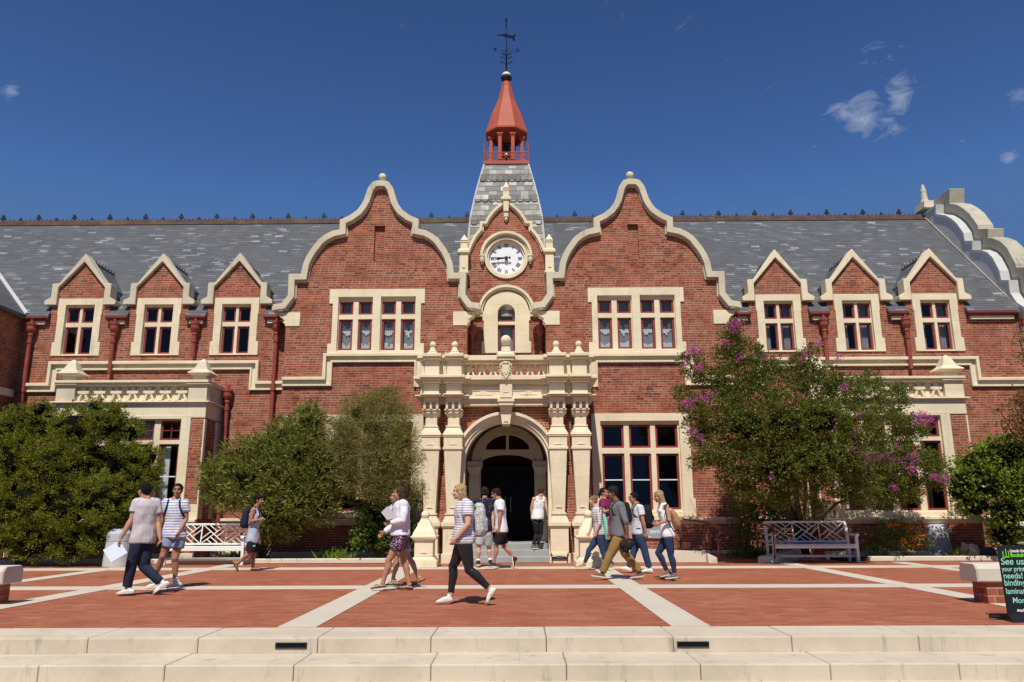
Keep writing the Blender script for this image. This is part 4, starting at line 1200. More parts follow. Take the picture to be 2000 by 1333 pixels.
# ---- bay windows with pierced parapets
bh = (W(403, 780, Yb).x - W(110, 780, Yb).x) / 2
XBL = (W(403, 780, Yb).x + W(110, 780, Yb).x) / 2
XBR = W(1883, 780, Yb).x - bh
def bz(py, px=1800): return W(px, py, Yb).z
for side, Xc in ((-1, XBL), (1, XBR)):
    ctr = W(1753, 980, Yb).x - XBR if side > 0 else -(W(1753, 980, Yb).x - XBR)
    pit = W(1801, 980, Yb).x - W(1747, 980, Yb).x; lw = (W(1801, 980, Yb).x - W(1760, 980, Yb).x)
    z0, z1, z2_, z3 = bz(997), bz(861), bz(853), bz(814)
    ls = []; bars = []; sash = []
    for i in range(4):
        c = Xc + ctr + (i - 1.5) * pit
        a, b = c - lw / 2, c + lw / 2
        ls += [(a, b, z0, z1), (a, b, z2_, z3)]
        bars += [(c - .012, c + .012, z2_, z3), (a, b, (z2_ + z3) / 2 - .012, (z2_ + z3) / 2 + .012)]
        sash += [(a + .05, b - .05, z0 + (z1 - z0) * .52, z0 + (z1 - z0) * .52 + .03)]
    g = (ls[0][0] - .03, ls[-1][1] + .03, z0 - .05, z3 + .03)
    jx = g[1] - Xc + .27
    zL = bz(781); zBs = bz(1010)
    sur = rect(g[0] - .27, g[1] + .27, zBs + .002, bz(805))
    m = MB()
    m.prism(rect(Xc - bh - .0, Xc + bh + .0, 0, bz(802)), Yb, Yb + .32, [rect(*grow(g, .05))])
    m.box(Xc - bh, Xc - bh + .3, Yb + .31, Yd + .02, 0, bz(810)); m.box(Xc + bh - .3, Xc + bh, Yb + .31, Yd + .02, 0, bz(810))
    bp('bay_wall', m, BRICK)
    def bcur(o, Y, ls=ls):
        m = MB()
        for l in ls[1::2][2:3] + ls[0::2][3:4] if Xc < 0 else ls[0::2][:1]:
            n = 12; vs = []
            for i in range(n + 1):
                x = l[0] + (l[1] - l[0]) * i / n * (1 if l[3] - l[2] < 1 else .4); vs += [(x, Y + .33 + .015 * math.sin(i * 2.1), l[2]), (x, Y + .33 + .015 * math.sin(i * 2.1), l[3])]
            m.add(vs, [(2 * i, 2 * i + 2, 2 * i + 3, 2 * i + 1) for i in range(n)])
        bp('curtain', m, WIN_WHITE, o)
    window(Yb, sur, [g], ls, frame=.055, bars=bars, sash=sash, curtain=bcur)
    m = MB()
    m.box(Xc - bh - .02, Xc + bh + .02, Yb - .02, Yd - .01, bz(809.5), zL)
    for za, zb_, pj in ((782, 780, .05), (780, 777, .12), (745.5, 741, .06), (741, 736, .12)):
        m.box(Xc - bh - pj, Xc + bh + pj, Yb - pj, Yd, bz(za), bz(zb_)) if za > 770 else m.box(Xc - bh - pj * .5, Xc + bh + pj * .5, Yb - pj, Yb + .3, bz(za), bz(zb_))
    for s in (-1, 1):   # stone at the bay's corners: side piers
        m.box(Xc + s * (bh - .02), Xc + s * (bh + .025), Yb - .02, Yb + .14, bz(980), bz(812)); m.box(Xc + s * (bh + .03), Xc + s * (bh - .3), Yb - .03, Yb + .3, ZPL, bz(980))
        m.box(Xc + s * (bh - .02), Xc + s * (bh + .03), Yd - .4, Yd - .02, ZPL, bz(812))
        m.box(Xc + s * (bh - .12), Xc + s * (bh + .05), Yb + .3, Yd, bz(745.5), bz(736)); m.box(Xc + s * (bh - .10), Xc + s * bh, Yb + .3, Yd, bz(779), bz(745))
    by_ = bp('bay_stonework', m, STONE, bevel=.01)
    m = pierced(Xc - bh + .5, Xc + bh - .5, bz(777), bz(745), Yb + .03, 7, .1, True)
    bp('pierced_parapet', m, STONE, by_)
    for s in (-1, 1):
        x = Xc + s * (bh - .255); m = MB(); bz_ = bz; bz = lambda py: W(1800, py, Yb + .12).z
        m.box(x - .265, x + .265, Yb - .03, Yb + .5, bz(777), bz(745)); m.frustum(x, Yb + .235, bz(745), bz(735.5), .34, .34, .19, .19); m.box(x - .185, x + .185, Yb + .05, Yb + .42, bz(736), bz(726))
        m.frustum(x, Yb + .235, bz(727), bz(723), .22, .22, .33, .33); m.frustum(x, Yb + .235, bz(723), bz(720), .33, .33, .30, .30)
        pts = [(.28, 719.5), (.20, 715), (.15, 707), (.11, 700), (.07, 696), (.02, 693)]
        for (a, p0), (b, p1) in zip(pts, pts[1:]): m.frustum(x, Yb + .235, bz(p0) - .002, bz(p1), a, a, b, b)
        bp('parapet_pier', m, COPING if side < 0 else STONE, by_); bz = bz_
    plinth(Xc - bh - .02, Xc + bh + .02, Yb, ZPL, .36)
    m = MB(); m.box(Xc - bh + .35, Xc + bh - .35, Yb + .9, Yb + .95, .3, 3.6); bp('interior_partition', m, DARKW)
# ------------------------------------------------------------------ ground
def struct(name, mb, mat, **k):
    o = mb.build(name, mat, None, **k); return tag(o, kind='structure')
PAV = m_pavers()
CONC = m_stone('pale_paving_stone', (.58, .52, .42), (.44, .39, .31), .4, .6, 9, (.3, .26, .2), .1)
STPM = m_stone('cream_step_stone', (.60, .515, .40), (.42, .36, .27), .75, 9, 9, (.20, .17, .13), .45)
SOIL = m_plain('dark_bark_soil', (.045, .03, .02), .95, .1, .4, 14, .8)
yE = G(1000, 1225).y; y1 = G(1000, 1245).y; y2 = G(1000, 1298, -.15).y
m = MB(); m.add([(-600, -300, -.62), (600, -300, -.62), (600, 900, -.62), (-600, 900, -.62)], [(0, 1, 2, 3)])
struct('ground', m, m_plain('dry_grass_ground', (.10, .11, .04), .95, .1, .3, .5, .3), recalc=False)
m = MB(); m.box(-40, 40, yE, 33, -.5, 0.0)
struct('brick_plaza', m, PAV)
def step_row(name, ya, yb, z, off):
    rr = random.Random(int(ya * 10)); x = -30 + off
    mb = MB()
    while x < 30:
        w = rr.uniform(1.12, 1.32)
        mb.box(x + .0025, x + w - .0025, ya, yb, z - .145 - (.02 if z < 0 else .02), z + rr.uniform(-.002, .002))
        x += w
    o = mb.build(name, STPM, None, bevel=.014); o.modifiers['bevel'].segments = 2
    return tag(o, kind='structure')
step_row('steps', y1, yE + .0, .003, 0); step_row('steps', y2, y1 + .05, -.15, .45); step_row('steps', y2 - .7, y2 + .05, -.30, .2); step_row('steps', y2 - 8, y2 - .65, -.45, .7)
m = MB(); m.box(-30, 30, y1 + .06, yE - .01, -.6, -.03); m.box(-30, 30, y2 + .06, y1 + .05, -.6, -.18); m.box(-30, 30, 4, y2 + .05, -.6, -.33)
struct('steps_core', m, SOIL)
def strip(x0, x1, ya, yb, z=.004):
    m = MB(); m.box(x0, x1, ya, yb, -.02, z); return struct('paving_strip', m, CONC)
yA0, yA1 = G(1000, 1150).y, G(1000, 1143.5).y
yB0, yB1 = G(1000, 1112).y, G(1000, 1107.5).y
strip(-40, 40, yA0, yA1); strip(-40, 40, yB0, yB1)
for c, w in ((-9.65, .4), (-7.25, .42), (-2.51, .44), (1.93, .44), (6.72, .42), (9.6, .4), (-14.3, .42), (14.2, .42)):
    strip(c - w / 2, c + w / 2, yE, 20.3, .008)
# planting beds with cream kerbs
KERB = m_stone('cream_kerb_stone', (.66, .60, .48), (.46, .41, .32), .4, 1.4, 9, (.3, .27, .2), .2)
pedL, pedR = G(826, 1108).x, G(1152, 1108).x
Yk = 20.5
m = MB(); m.box(-40, pedL - .3, Yk, Yk + .16, 0, .13); m.box(G(1690, 1096).x, 40, Yk + .1, Yk + .26, 0, .13)
struct('kerb', m, KERB, bevel=.02)
m = MB(); m.box(-40, pedL - .3, Yk + .15, 23.1, 0, .07); m.box(8.4, 40, Yk + .25, 23.1, 0, .07)
struct('planting_bed', m, SOIL)
# ramp with low side walls
xr0, xr1, xr2 = G(1165, 1098).x, G(1383, 1100).x, G(1412, 1103).x
rc0 = G(1493, 1103).x
m = MB(); m.prism([(xr0, 0), (xr1, 0), (xr1, .27), (xr0 + .8, .36), (xr0, .38)], 20.45, 20.65)
m.add([(xr1, 20.25, 0), (xr2 - .03, 20.1, 0), (xr2 + .0, 20.35, 0), (xr1, 20.65, 0), (xr1, 20.35, .24), (xr2 - .03, 20.1, .14), (xr2, 20.35, .14), (xr1, 20.65, .24)], [(0, 1, 5, 4), (1, 2, 6, 5), (2, 3, 7, 6), (3, 0, 4, 7), (4, 5, 6, 7)])
struct('ramp_wall', m, KERB, bevel=.012)
m = MB()
A, B = Vector((rc0, 20.15, 0)), Vector((G(1455, 1080).x, 21.0, 0))
m.add([(rc0 - .02, 20.1, 0), (rc0 + .36, 20.1, 0), (B.x + .2, 21.1, 0), (B.x - .05, 21.1, 0), (rc0 - .02, 20.1, .16), (rc0 + .36, 20.1, .16), (B.x + .2, 21.1, .30), (B.x - .05, 21.1, .30)], [(0, 1, 5, 4), (1, 2, 6, 5), (2, 3, 7, 6), (3, 0, 4, 7), (4, 5, 6, 7)])
struct('ramp_kerb', m, KERB, bevel=.012)
m = MB(); m.add([(xr2, 20.2, .012), (rc0, 20.2, .012), (B.x, 22.2, .14), (xr2, 22.2, .14), (xr0, 22.2, .34), (xr0, 20.62, .34), (xr1, 20.62, .2)], [(0, 1, 2, 3), (3, 4, 5, 6, 0)])
struct('ramp', m, PAV, recalc=False)
# ------------------------------------------------------------------ plants
RNG = np.random.default_rng(11)
def rnd_dir(n):
    v = RNG.normal(size=(n, 3)); return v / np.linalg.norm(v, axis=1, keepdims=True)
def leaf_mesh(name, C, D, L, Wd, mat, parent, org, jit=.35):
    n = len(C)
    D = D / (np.linalg.norm(D, axis=1, keepdims=True) + 1e-9)
    Rv = rnd_dir(n); Sd = np.cross(D, Rv); Sd /= (np.linalg.norm(Sd, axis=1, keepdims=True) + 1e-9)
    Nn = np.cross(D, Sd)
    s = RNG.uniform(1 - jit, 1 + jit, (n, 1))
    l = L * s; w = Wd * s
    P0 = C; P2 = C + D * l + Nn * (l * .12)
    mid = C + D * l * .45 - Nn * (l * .06)
    P1 = mid + Sd * w * .5; P3 = mid - Sd * w * .5
    V = np.stack([P0, P1, P2, P3], 1).reshape(-1, 3) - np.array(org)
    me = bpy.data.meshes.new(name)
    me.vertices.add(4 * n); me.vertices.foreach_set('co', V.astype(np.float32).ravel())
    me.loops.add(4 * n); me.loops.foreach_set('vertex_index', np.arange(4 * n, dtype=np.int32))
    me.polygons.add(n); me.polygons.foreach_set('loop_start', np.arange(0, 4 * n, 4, dtype=np.int32)); me.polygons.foreach_set('loop_total', np.full(n, 4, dtype=np.int32))
    me.update(calc_edges=True); me.materials.append(mat)
    o = bpy.data.objects.new(name, me); return link(o, parent)
def blobs_world(bl, Y0):
    r = []
    for b in bl:
        px, py, rp = b[:3]; dy = b[3] if len(b) > 3 else 0
        p = W(px, py, Y0 + dy); q = W(px + rp, py, Y0 + dy)
        r.append((np.array(p), (q.x - p.x)))
    return r
def tufted(bl, nt, k, sig, squash=.8, inner=.25, zmin=.05, up=.3, shell=.72):
    """tufts of leaves over the blobs' surfaces: returns centres and directions"""
    tot = sum(r * r for _, r in bl); Cs = []; Ds = []
    for c, r in bl:
        m = max(3, int(nt * r * r / tot))
        u = rnd_dir(m)
        rad = r * np.where(RNG.random(m) < inner, RNG.uniform(.2, .75, m), RNG.uniform(shell, 1.08, m))
        tc = c + u * rad[:, None] * np.array([1, 1, squash])
        for t, uu in zip(tc, u):
            kk = max(2, int(k * RNG.uniform(.5, 1.4)))
            off = RNG.normal(size=(kk, 3)) * sig * np.array([1, 1, .75])
            Cs.append(t + off); d = uu * .7 + off / sig * .5 + rnd_dir(kk) * .7; d[:, 2] += up; Ds.append(d)
    for c, r in bl:                      # stray shoots past the outline
        for _ in range(max(2, int(nt * r * r / tot * .10))):
            u = rnd_dir(1)[0]; u[2] = abs(u[2]) * .8 + .1; u[1] -= .2; L_ = r * RNG.uniform(.15, .42)
            kk = int(k * .8); tt = RNG.random((kk, 1))
            Cs.append(c + u * (r * 1.0 + L_ * tt) * np.array([1, 1, squash]) + RNG.normal(size=(kk, 3)) * sig * .35); d = u + rnd_dir(kk) * .8; Ds.append(d)
    C = np.concatenate(Cs); D = np.concatenate(Ds)
    ok = C[:, 2] > zmin
    return C[ok], D[ok]
def limbs(mb, base, targets, r0, mid=.5, wob=.12, n=5, sub=0):
    base = Vector(base)
    for t in targets:
        t = Vector(t); pts = []; rad = []
        fork = base.lerp(t, mid) ; fork.z = base.z + (t.z - base.z) * (mid * 1.15)
        fork.x = base.x + (t.x - base.x) * mid * .6; fork.y = base.y + (t.y - base.y) * mid * .6
        for i in range(n + 1):
            a = i / n
            p = base.lerp(fork, a * 2) if a < .5 else fork.lerp(t, a * 2 - 1)
            if 0 < i < n: p = p + Vector((random.uniform(-wob, wob), random.uniform(-wob, wob), random.uniform(-wob, wob) * .5))
            pts.append(p); rad.append(r0 * (1 - .82 * a))
        mb.tube(pts, rad, 7)
        for _ in range(sub):
            i = random.randint(2, n); q = pts[i] + Vector((random.uniform(-.5, .5), random.uniform(-.4, .4), random.uniform(.1, .6)))
            mb.tube([pts[i], pts[i].lerp(q, .5) + Vector((random.uniform(-.05, .05), 0, .03)), q], [rad[i] * .6, rad[i] * .4, .004], 5)
def cores(mb, bl, k, zmin=.1):  # solid cores added inside the foliage to block light and deepen its shade
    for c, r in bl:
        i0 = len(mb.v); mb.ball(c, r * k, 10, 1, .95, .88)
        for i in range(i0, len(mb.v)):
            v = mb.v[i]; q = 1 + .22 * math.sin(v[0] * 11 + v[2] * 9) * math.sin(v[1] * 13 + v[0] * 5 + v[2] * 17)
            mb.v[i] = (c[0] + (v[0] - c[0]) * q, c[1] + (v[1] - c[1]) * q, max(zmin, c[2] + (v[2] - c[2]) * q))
INNER = m_plain('dark_twig_shade', (.009, .010, .005), 1, .0, .5, 22, 1.0)  # near-black colour standing for twigs and the shade between leaves
BARK = m_plain('grey_brown_bark', (.075, .055, .040), .9, .15, .35, 12, .8)
TWIG = m_plain('green_brown_twig', (.10, .085, .045), .85, .15, .3, 12, .4)
def plant(kind, label, cat, base, parts_fn, group=None):
    o = thing(kind, label, cat, base, group); parts_fn(o, Vector(base)); return o

# 1 big clipped-looking shrub at the left
L1 = m_leaf('dense_shrub_leaf', [(0.073, 0.096, 0.012), (0.128, 0.148, 0.016), (0.181, 0.200, 0.020), (0.245, 0.244, 0.026), (0.109, 0.113, 0.020)], .18, .5, .3)
B1 = [(-40, 900, 75, .3), (10, 850, 55, .3), (-10, 960, 70, 0), (50, 830, 48, .4), (100, 835, 45, .3), (150, 835, 50, .3), (205, 828, 46, .4), (245, 845, 36, .4), (40, 900, 62, 0), (110, 905, 62, -.1), (180, 900, 62, -.1), (240, 905, 52, .1),
      (285, 895, 34, .3), (60, 980, 70, -.3), (140, 985, 68, -.35), (205, 975, 60, -.2), (262, 955, 48, .1), (296, 935, 28, .3), (0, 1040, 62, -.1), (75, 1050, 58, -.3), (145, 1055, 55, -.25), (200, 1040, 45, 0), (-70, 1000, 70, .2), (245, 1010, 35, .2), (225, 805, 24, .5), (75, 800, 22, .4), (185, 800, 24, .4)]
def f(o, b):
    r1_ = random.Random(3); bl = blobs_world([(p[0], p[1], p[2] * .9, (p[3] if len(p) > 3 else 0) + r1_.uniform(-.35, .3)) for p in B1], 20.0); s = MB(); limbs(s, b, [Vector(c) for c, r in bl[::2]], .05, sub=2)
    s_ = MB(); cores(s_, bl, 0.62); s_.org = b; s_.build('twig_shade_core', INNER, o, uv=False)
    C, D = tufted(bl, 3000, 56, .050, .9, .16, .06, .55, .80)
    leaf_mesh('foliage', C, D, .050, .022, L1, o, b); s.org = b; s.build('stem', BARK, o)
plant('evergreen_shrub', 'large dense dark green rounded shrub covering the left bay window, left edge of the photo', 'shrub', (G(90, 1100).x, 20.1, 0.02), f)
# 2 oleander
L2 = m_leaf('oleander_leaf', [(0.071, 0.096, 0.019), (0.121, 0.150, 0.029), (0.181, 0.211, 0.041), (0.304, 0.299, 0.065), (0.223, 0.140, 0.056)], .2, .38, .45)
B2 = [(605, 835, 34, .1), (560, 860, 40, .1), (520, 880, 36, 0), (475, 895, 36, 0), (430, 925, 34, 0), (590, 890, 46, -.1), (545, 925, 50, -.2), (490, 940, 48, -.2), (450, 965, 36, -.1), (620, 930, 42, 0), (580, 965, 50, -.2), (530, 985, 46, -.15), (640, 900, 30, .1), (620, 985, 38, 0),
      (570, 1020, 34, .1), (420, 960, 22, 0), (520, 1030, 24, .2), (600, 805, 16, .1), (650, 950, 22, .1)]
def f(o, b):
    bl = blobs_world(B2, 20.65); s = MB(); limbs(s, b, [Vector(c) for c, r in bl], .022, .4, .1, 6, 1)
    for i in range(9): s.tube([b + Vector((random.uniform(-.3, .3), random.uniform(-.2, .2), 0)), b + Vector((random.uniform(-.6, .7), random.uniform(-.3, .1), .7)), b + Vector((random.uniform(-1, 1), random.uniform(-.3, .2), 1.5))], [.018, .014, .008], 6)
    s_ = MB(); cores(s_, bl, 0.66); s_.org = b; s_.build('twig_shade_core', INNER, o, uv=False)
    C, D = tufted(bl, 2300, 16, .068, .95, .15, .5, .45)
    leaf_mesh('foliage', C, D, .15, .026, L2, o, b); s.org = b; s.build('stem', BARK, o)
plant('oleander_shrub', 'tall shrub with long narrow leaves and bare stems behind the man in the tank top', 'shrub', (G(550, 1092).x, 21.1, .07), f)
# 3 feathery small tree
L3 = m_leaf('feathery_leaf', [(0.122, 0.123, 0.036), (0.183, 0.180, 0.051), (0.264, 0.236, 0.069), (0.345, 0.284, 0.100), (0.244, 0.161, 0.082)], .25, .55, .25)
B3 = [(745, 790, 26, 0), (700, 808, 32, 0), (778, 815, 30, 0), (665, 840, 28, 0), (730, 845, 45, -.1), (780, 862, 36, 0), (680, 885, 38, -.1), (745, 900, 50, -.2), (788, 915, 32, 0), (690, 935, 34, -.1), (750, 950, 42, -.1), (795, 970, 24, .1), (650, 870, 18, 0), (720, 780, 16, 0), (765, 770, 16, 0), (812, 890, 11, 0), (818, 950, 9, 0)]
def f(o, b):
    bl = blobs_world(B3, 20.5); s = MB(); limbs(s, b, [Vector(c) for c, r in bl], .028, .4, .1, 6, 4)
    s_ = MB(); cores(s_, [q for q in bl if q[1] > .42], 0.5); s_.org = b; s_.build('twig_shade_core', INNER, o, uv=False)
    C, D = tufted(bl, 3300, 22, .075, .95, .3, .6, .2, .55)
    leaf_mesh('crown', C, D, .075, .012, L3, o, b); s.org = b; s.build('trunk', TWIG, o)
plant('feathery_tree', 'small olive green tree with fine wispy foliage left of the entrance', 'tree', (G(760, 1092).x, 21.0, .07), f)
L3b = m_leaf('ivy_leaf', [(0.034, 0.081, 0.014), (0.057, 0.115, 0.021), (0.103, 0.172, 0.029), (0.161, 0.218, 0.040)], .3, .35, .5)
B3b = [(735, 1000, 34, 0), (775, 1005, 32, 0), (720, 1045, 32, -.1), (765, 1055, 30, -.1), (790, 1030, 24, 0), (700, 985, 18, 0), (800, 985, 18, 0), (800, 1065, 16, 0)]
def f(o, b):
    bl = blobs_world(B3b, 20.95); s = MB(); limbs(s, b, [Vector(c) for c, r in bl], .012, .4, .05)
    s_ = MB(); cores(s_, bl, 0.7); s_.org = b; s_.build('twig_shade_core', INNER, o, uv=False)
    C, D = tufted(bl, 420, 14, .06, 1, .2, .1, .1); leaf_mesh('foliage', C, D, .075, .055, L3b, o, b); s.org = b; s.build('stem', TWIG, o)
plant('leafy_shrub', 'low dark broad-leaved shrub beneath the wispy tree, behind the woman in the white cardigan', 'shrub', (G(750, 1094).x, 20.9, .07), f)
# 4 crepe myrtle in flower
L4 = m_leaf('myrtle_leaf', [(.035, .065, .008), (.065, .115, .014), (.11, .175, .022), (.18, .245, .035), (.13, .15, .03), (.19, .085, .03)], .25, .42, .4, (.20, .13, .035))
B4 = [(1430, 655, 22, 0), (1455, 690, 28, 0), (1415, 700, 26, 0), (1475, 725, 32, 0), (1385, 735, 26, 0), (1430, 750, 38, 0), (1355, 700, 15, 0), (1345, 730, 12, 0), (1500, 770, 44, -.2), (1560, 730, 34, 0), (1600, 745, 34, 0), (1575, 700, 20, 0), (1640, 765, 34, 0), (1690, 775, 34, .1), (1740, 785, 30, .1), (1400, 800, 44, -.1),
      (1455, 830, 52, -.3), (1350, 790, 24, 0), (1360, 840, 26, 0), (1530, 830, 55, -.4), (1600, 820, 52, -.4), (1665, 825, 45, -.3), (1725, 830, 40, -.1), (1775, 835, 30, .1), (1395, 875, 40, -.1), (1450, 900, 46, -.2), (1520, 905, 55, -.4), (1590, 895, 55, -.4), (1655, 890, 48, -.4), (1715, 890, 42, -.3), (1765, 890, 34, -.1), (1800, 920, 30, 0),
      (1430, 935, 26, 0), (1490, 950, 30, -.1), (1550, 950, 34, -.1), (1620, 940, 34, -.2), (1680, 945, 34, -.2), (1735, 945, 34, -.2), (1780, 960, 26, 0), (1825, 945, 16, 0), (1590, 990, 22, .2), (1700, 975, 22, -.1), (1590, 680, 12, 0), (1365, 905, 18, 0), (1820, 900, 22, 0), (1835, 930, 18, 0), (1335, 700, 10, 0), (1330, 770, 14, 0), (1450, 955, 24, 0), (1520, 970, 24, 0), (1650, 965, 24, 0), (1745, 970, 22, 0), (1700, 745, 20, 0), (1760, 765, 16, 0), (1440, 632, 10, 0), (1500, 720, 26, 0)]
FL4 = [(1437, 638, 15), (1350, 688, 13), (1368, 722, 9), (1342, 790, 14), (1372, 782, 13), (1445, 700, 9), (1468, 869, 10), (1800, 820, 16), (1815, 826, 12), (1665, 880, 12), (1685, 893, 15), (1710, 898, 13), (1735, 890, 11), (1672, 845, 9), (1783, 895, 12), (1775, 915, 12), (1842, 938, 9), (1626, 825, 7), (1335, 710, 8), (1395, 770, 8), (1700, 880, 9), (1640, 700, 6), (1570, 690, 7), (1747, 905, 9), (1418, 670, 8), (1690, 935, 7), (1350, 845, 7)]
MAG = m_leaf('magenta_blossom', [(.42, .06, .28), (.55, .10, .38), (.65, .18, .45), (.38, .04, .20)], .35, .6, .2)
def f(o, b):
    bl = blobs_world([(p[0], p[1], p[2], p[3] + (.9 if p[0] > 1690 else 0)) for p in B4], 19.35); s = MB()
    k = [Vector(c) for c, r in bl]
    limbs(s, b, k[1::9], .06, .6, .10, 7, 4); limbs(s, b + Vector((.15, .05, 0)), k[4::14], .05, .55, .10, 7, 4)
    s_ = MB(); cores(s_, [q for q in bl if q[1] > .58], 0.6); s_.org = b; s_.build('twig_shade_core', INNER, o, uv=False)
    C, D = tufted(bl, 4500, 22, .058, .9, .20, .9, .3, .68); leaf_mesh('crown', C, D, .066, .032, L4, o, b)
    s.org = b; s.build('trunk', BARK, o)
    fb = []; rf = random.Random(9)
    for px, py, r in FL4 + [(p[0] + rf.uniform(-.8, .8) * p[2], p[1] + rf.uniform(-.8, .5) * p[2], rf.uniform(2.5, 5)) for p in B4[::3]]:
        p = W(px, py, 18.72 if 1480 < px < 1690 else (19.05 if px < 1480 else 19.7)); fb.append((np.array(p), r / 76.0))
    C, D = tufted(fb, 260, 18, .045, .8, .3, .5, .3, .5); leaf_mesh('blossom', C, D, .035, .028, MAG, o, b)
plant('crepe_myrtle', 'spreading tree with rusty green leaves and magenta blossom before the right bay window', 'tree', (W(1572, 1085, 21.3).x, 21.3, .07), f)
# 5 right hand shrub and the tree that reaches in from the right
L5 = m_leaf('broad_shrub_leaf', [(0.061, 0.101, 0.012), (0.105, 0.169, 0.018), (0.166, 0.245, 0.024), (0.264, 0.338, 0.038)], .25, .4, .45)
B5 = [(1905, 905, 34, 0), (1950, 890, 38, 0), (1995, 885, 40, 0), (1880, 940, 28, -.1), (1925, 945, 42, -.2), (1975, 945, 46, -.2), (2030, 930, 55, -.1), (1870, 965, 18, 0), (1905, 985, 30, -.1), (1960, 1000, 36, 0), (2015, 1010, 46, 0), (1960, 1045, 30, .2), (2010, 1060, 34, .1), (1925, 880, 16, .1), (2060, 880, 50, 0)]
def f(o, b):
    bl = blobs_world(B5, 20.3); s = MB(); limbs(s, b, [Vector(c) for c, r in bl], .03, .4, .1, 6, 1)
    s_ = MB(); cores(s_, bl, 0.7); s_.org = b; s_.build('twig_shade_core', INNER, o, uv=False)
    C, D = tufted(bl, 1000, 15, .08, .9, .25, .2, .2); leaf_mesh('foliage', C, D, .085, .05, L5, o, b); s.org = b; s.build('stem', BARK, o)
plant('broadleaf_shrub', 'bright green broad-leaved shrub against the brick at the right edge, beyond the right litter bin', 'shrub', (G(1985, 1090).x, 20.7, .07), f)
L6 = m_leaf('bronze_leaf', [(.07, .09, .02), (.14, .10, .03), (.20, .08, .035), (.11, .05, .03)], .35, .45, .4)
B6 = [(1985, 800, 26, 0), (2020, 780, 34, 0), (1968, 830, 16, 0), (2000, 840, 24, 0), (2050, 830, 50, 0), (1990, 660, 10, 0), (2030, 700, 30, 0), (2080, 760, 55, 0), (1995, 780, 18, 0), (2060, 690, 40, 0), (1955, 805, 9, 0)]
def f(o, b):
    bl = blobs_world(B6, 19.6); s = MB(); limbs(s, b, [Vector(c) for c, r in bl], .05, .5, .1, 7, 2)
    C, D = tufted(bl, 500, 13, .07, .9, .25, .9, .2, .5); leaf_mesh('crown', C, D, .065, .035, L6, o, b); s.org = b; s.build('trunk', BARK, o)
plant('bronze_tree', 'bronze-leaved branches reaching in at the right edge over the bright green shrub', 'tree', (G(2060, 1095).x, 19.9, .0), f)
# 6 orange flowering bush
L7 = m_leaf('small_bush_leaf', [(0.048, 0.080, 0.024), (0.080, 0.128, 0.032), (0.128, 0.176, 0.048), (0.144, 0.080, 0.056)], .3, .5, .3)
ORG = m_leaf('orange_petal', [(.75, .20, .02), (.85, .32, .03), (.65, .12, .02)], .3, .6, .2)
B7 = [(1715, 1055, 24, 0), (1745, 1045, 28, 0), (1775, 1050, 26, 0), (1760, 1030, 20, 0), (1795, 1065, 18, 0), (1700, 1075, 16, 0), (1740, 1075, 24, -.1), (1785, 1020, 9, 0), (1725, 1030, 14, 0)]
def f(o, b):
    bl = blobs_world(B7, 21.0); s = MB(); limbs(s, b, [Vector(c) for c, r in bl], .012, .4, .04, 5, 1)
    C, D = tufted(bl, 420, 14, .05, .95, .25, .1, .3); leaf_mesh('foliage', C, D, .05, .022, L7, o, b); s.org = b; s.build('stem', TWIG, o)
    fb = [(np.array(W(px, py, 20.72)), .09) for px, py in ((1775, 1035), (1785, 1050), (1770, 1055), (1790, 1060), (1780, 1070), (1740, 1028), (1750, 1026), (1795, 1048), (1762, 1062), (1776, 1028))]
    C, D = tufted(fb, 60, 5, .03, .8, .2, .1, .3); leaf_mesh('blossom', C, D, .035, .03, ORG, o, b)
plant('flowering_bush', 'low dark bush with orange flowers between the right bench and the right litter bin', 'bush', (G(1745, 1092).x, 21.0, .07), f)
# 7 small bed plants
def rosette(px, py, Y, L, n, mat, label, kind='strap_leaved_plant', rad=.25):
    b = Vector((W(px, py, Y).x, Y, .07))
    def f(o, bb):
        C = np.array(bb) + RNG.normal(size=(n, 3)) * np.array([rad, rad * .6, .01]); D = rnd_dir(n); D[:, 2] = np.abs(D[:, 2]) + .5
        leaf_mesh('foliage', C, D, L, L * .13, mat, o, bb)
    plant(kind, label, 'plant', b, f)
rosette(655, 1085, 20.85, .30, 120, L5, 'small bright green strap-leaved plant in the bed left of the entrance')
rosette(700, 1086, 20.85, .16, 90, L3, 'tiny pale plant beside the strap-leaved plant in the left bed', 'bedding_plant', .18)
rosette(1872, 1080, 20.95, .26, 90, L3, 'pale straw-like grass clump just right of the right litter bin', 'grass_clump', .14)
rosette(1492, 1080, 21.15, .34, 160, L3b, 'dark green clump in the shade behind the left end of the right bench', 'leafy_plant', .22)
rosette(1450, 1082, 21.3, .3, 90, L7, 'shaded dark clump against the wall beside the ramp', 'leafy_plant', .2)
rosette(458, 1072, 21.2, .30, 130, L7, 'dark purplish clump behind the left bench', 'leafy_plant', .3)
B8 = [(1450, 1005, 24, 0), (1490, 990, 28, 0), (1530, 1000, 28, 0), (1470, 1040, 24, 0), (1520, 1050, 24, 0), (1550, 1030, 20, 0)]
def f(o, b):
    bl = blobs_world(B8, 21.4); s = MB(); limbs(s, b, [Vector(c) for c, r in bl], .014, .4, .05)
    C, D = tufted(bl, 420, 18, .06, 1, .25, .1, .2); leaf_mesh('foliage', C, D, .07, .04, L3b, o, b); s.org = b; s.build('stem', TWIG, o)
plant('shaded_shrub', 'dark shrub in deep shade against the wall behind the left end of the right bench', 'shrub', (W(1500, 1085, 21.4).x, 21.4, .07), f)
ROCK = m_plain('pale_garden_rock', (.48, .43, .34), .9, .2, .2, 6, .8)
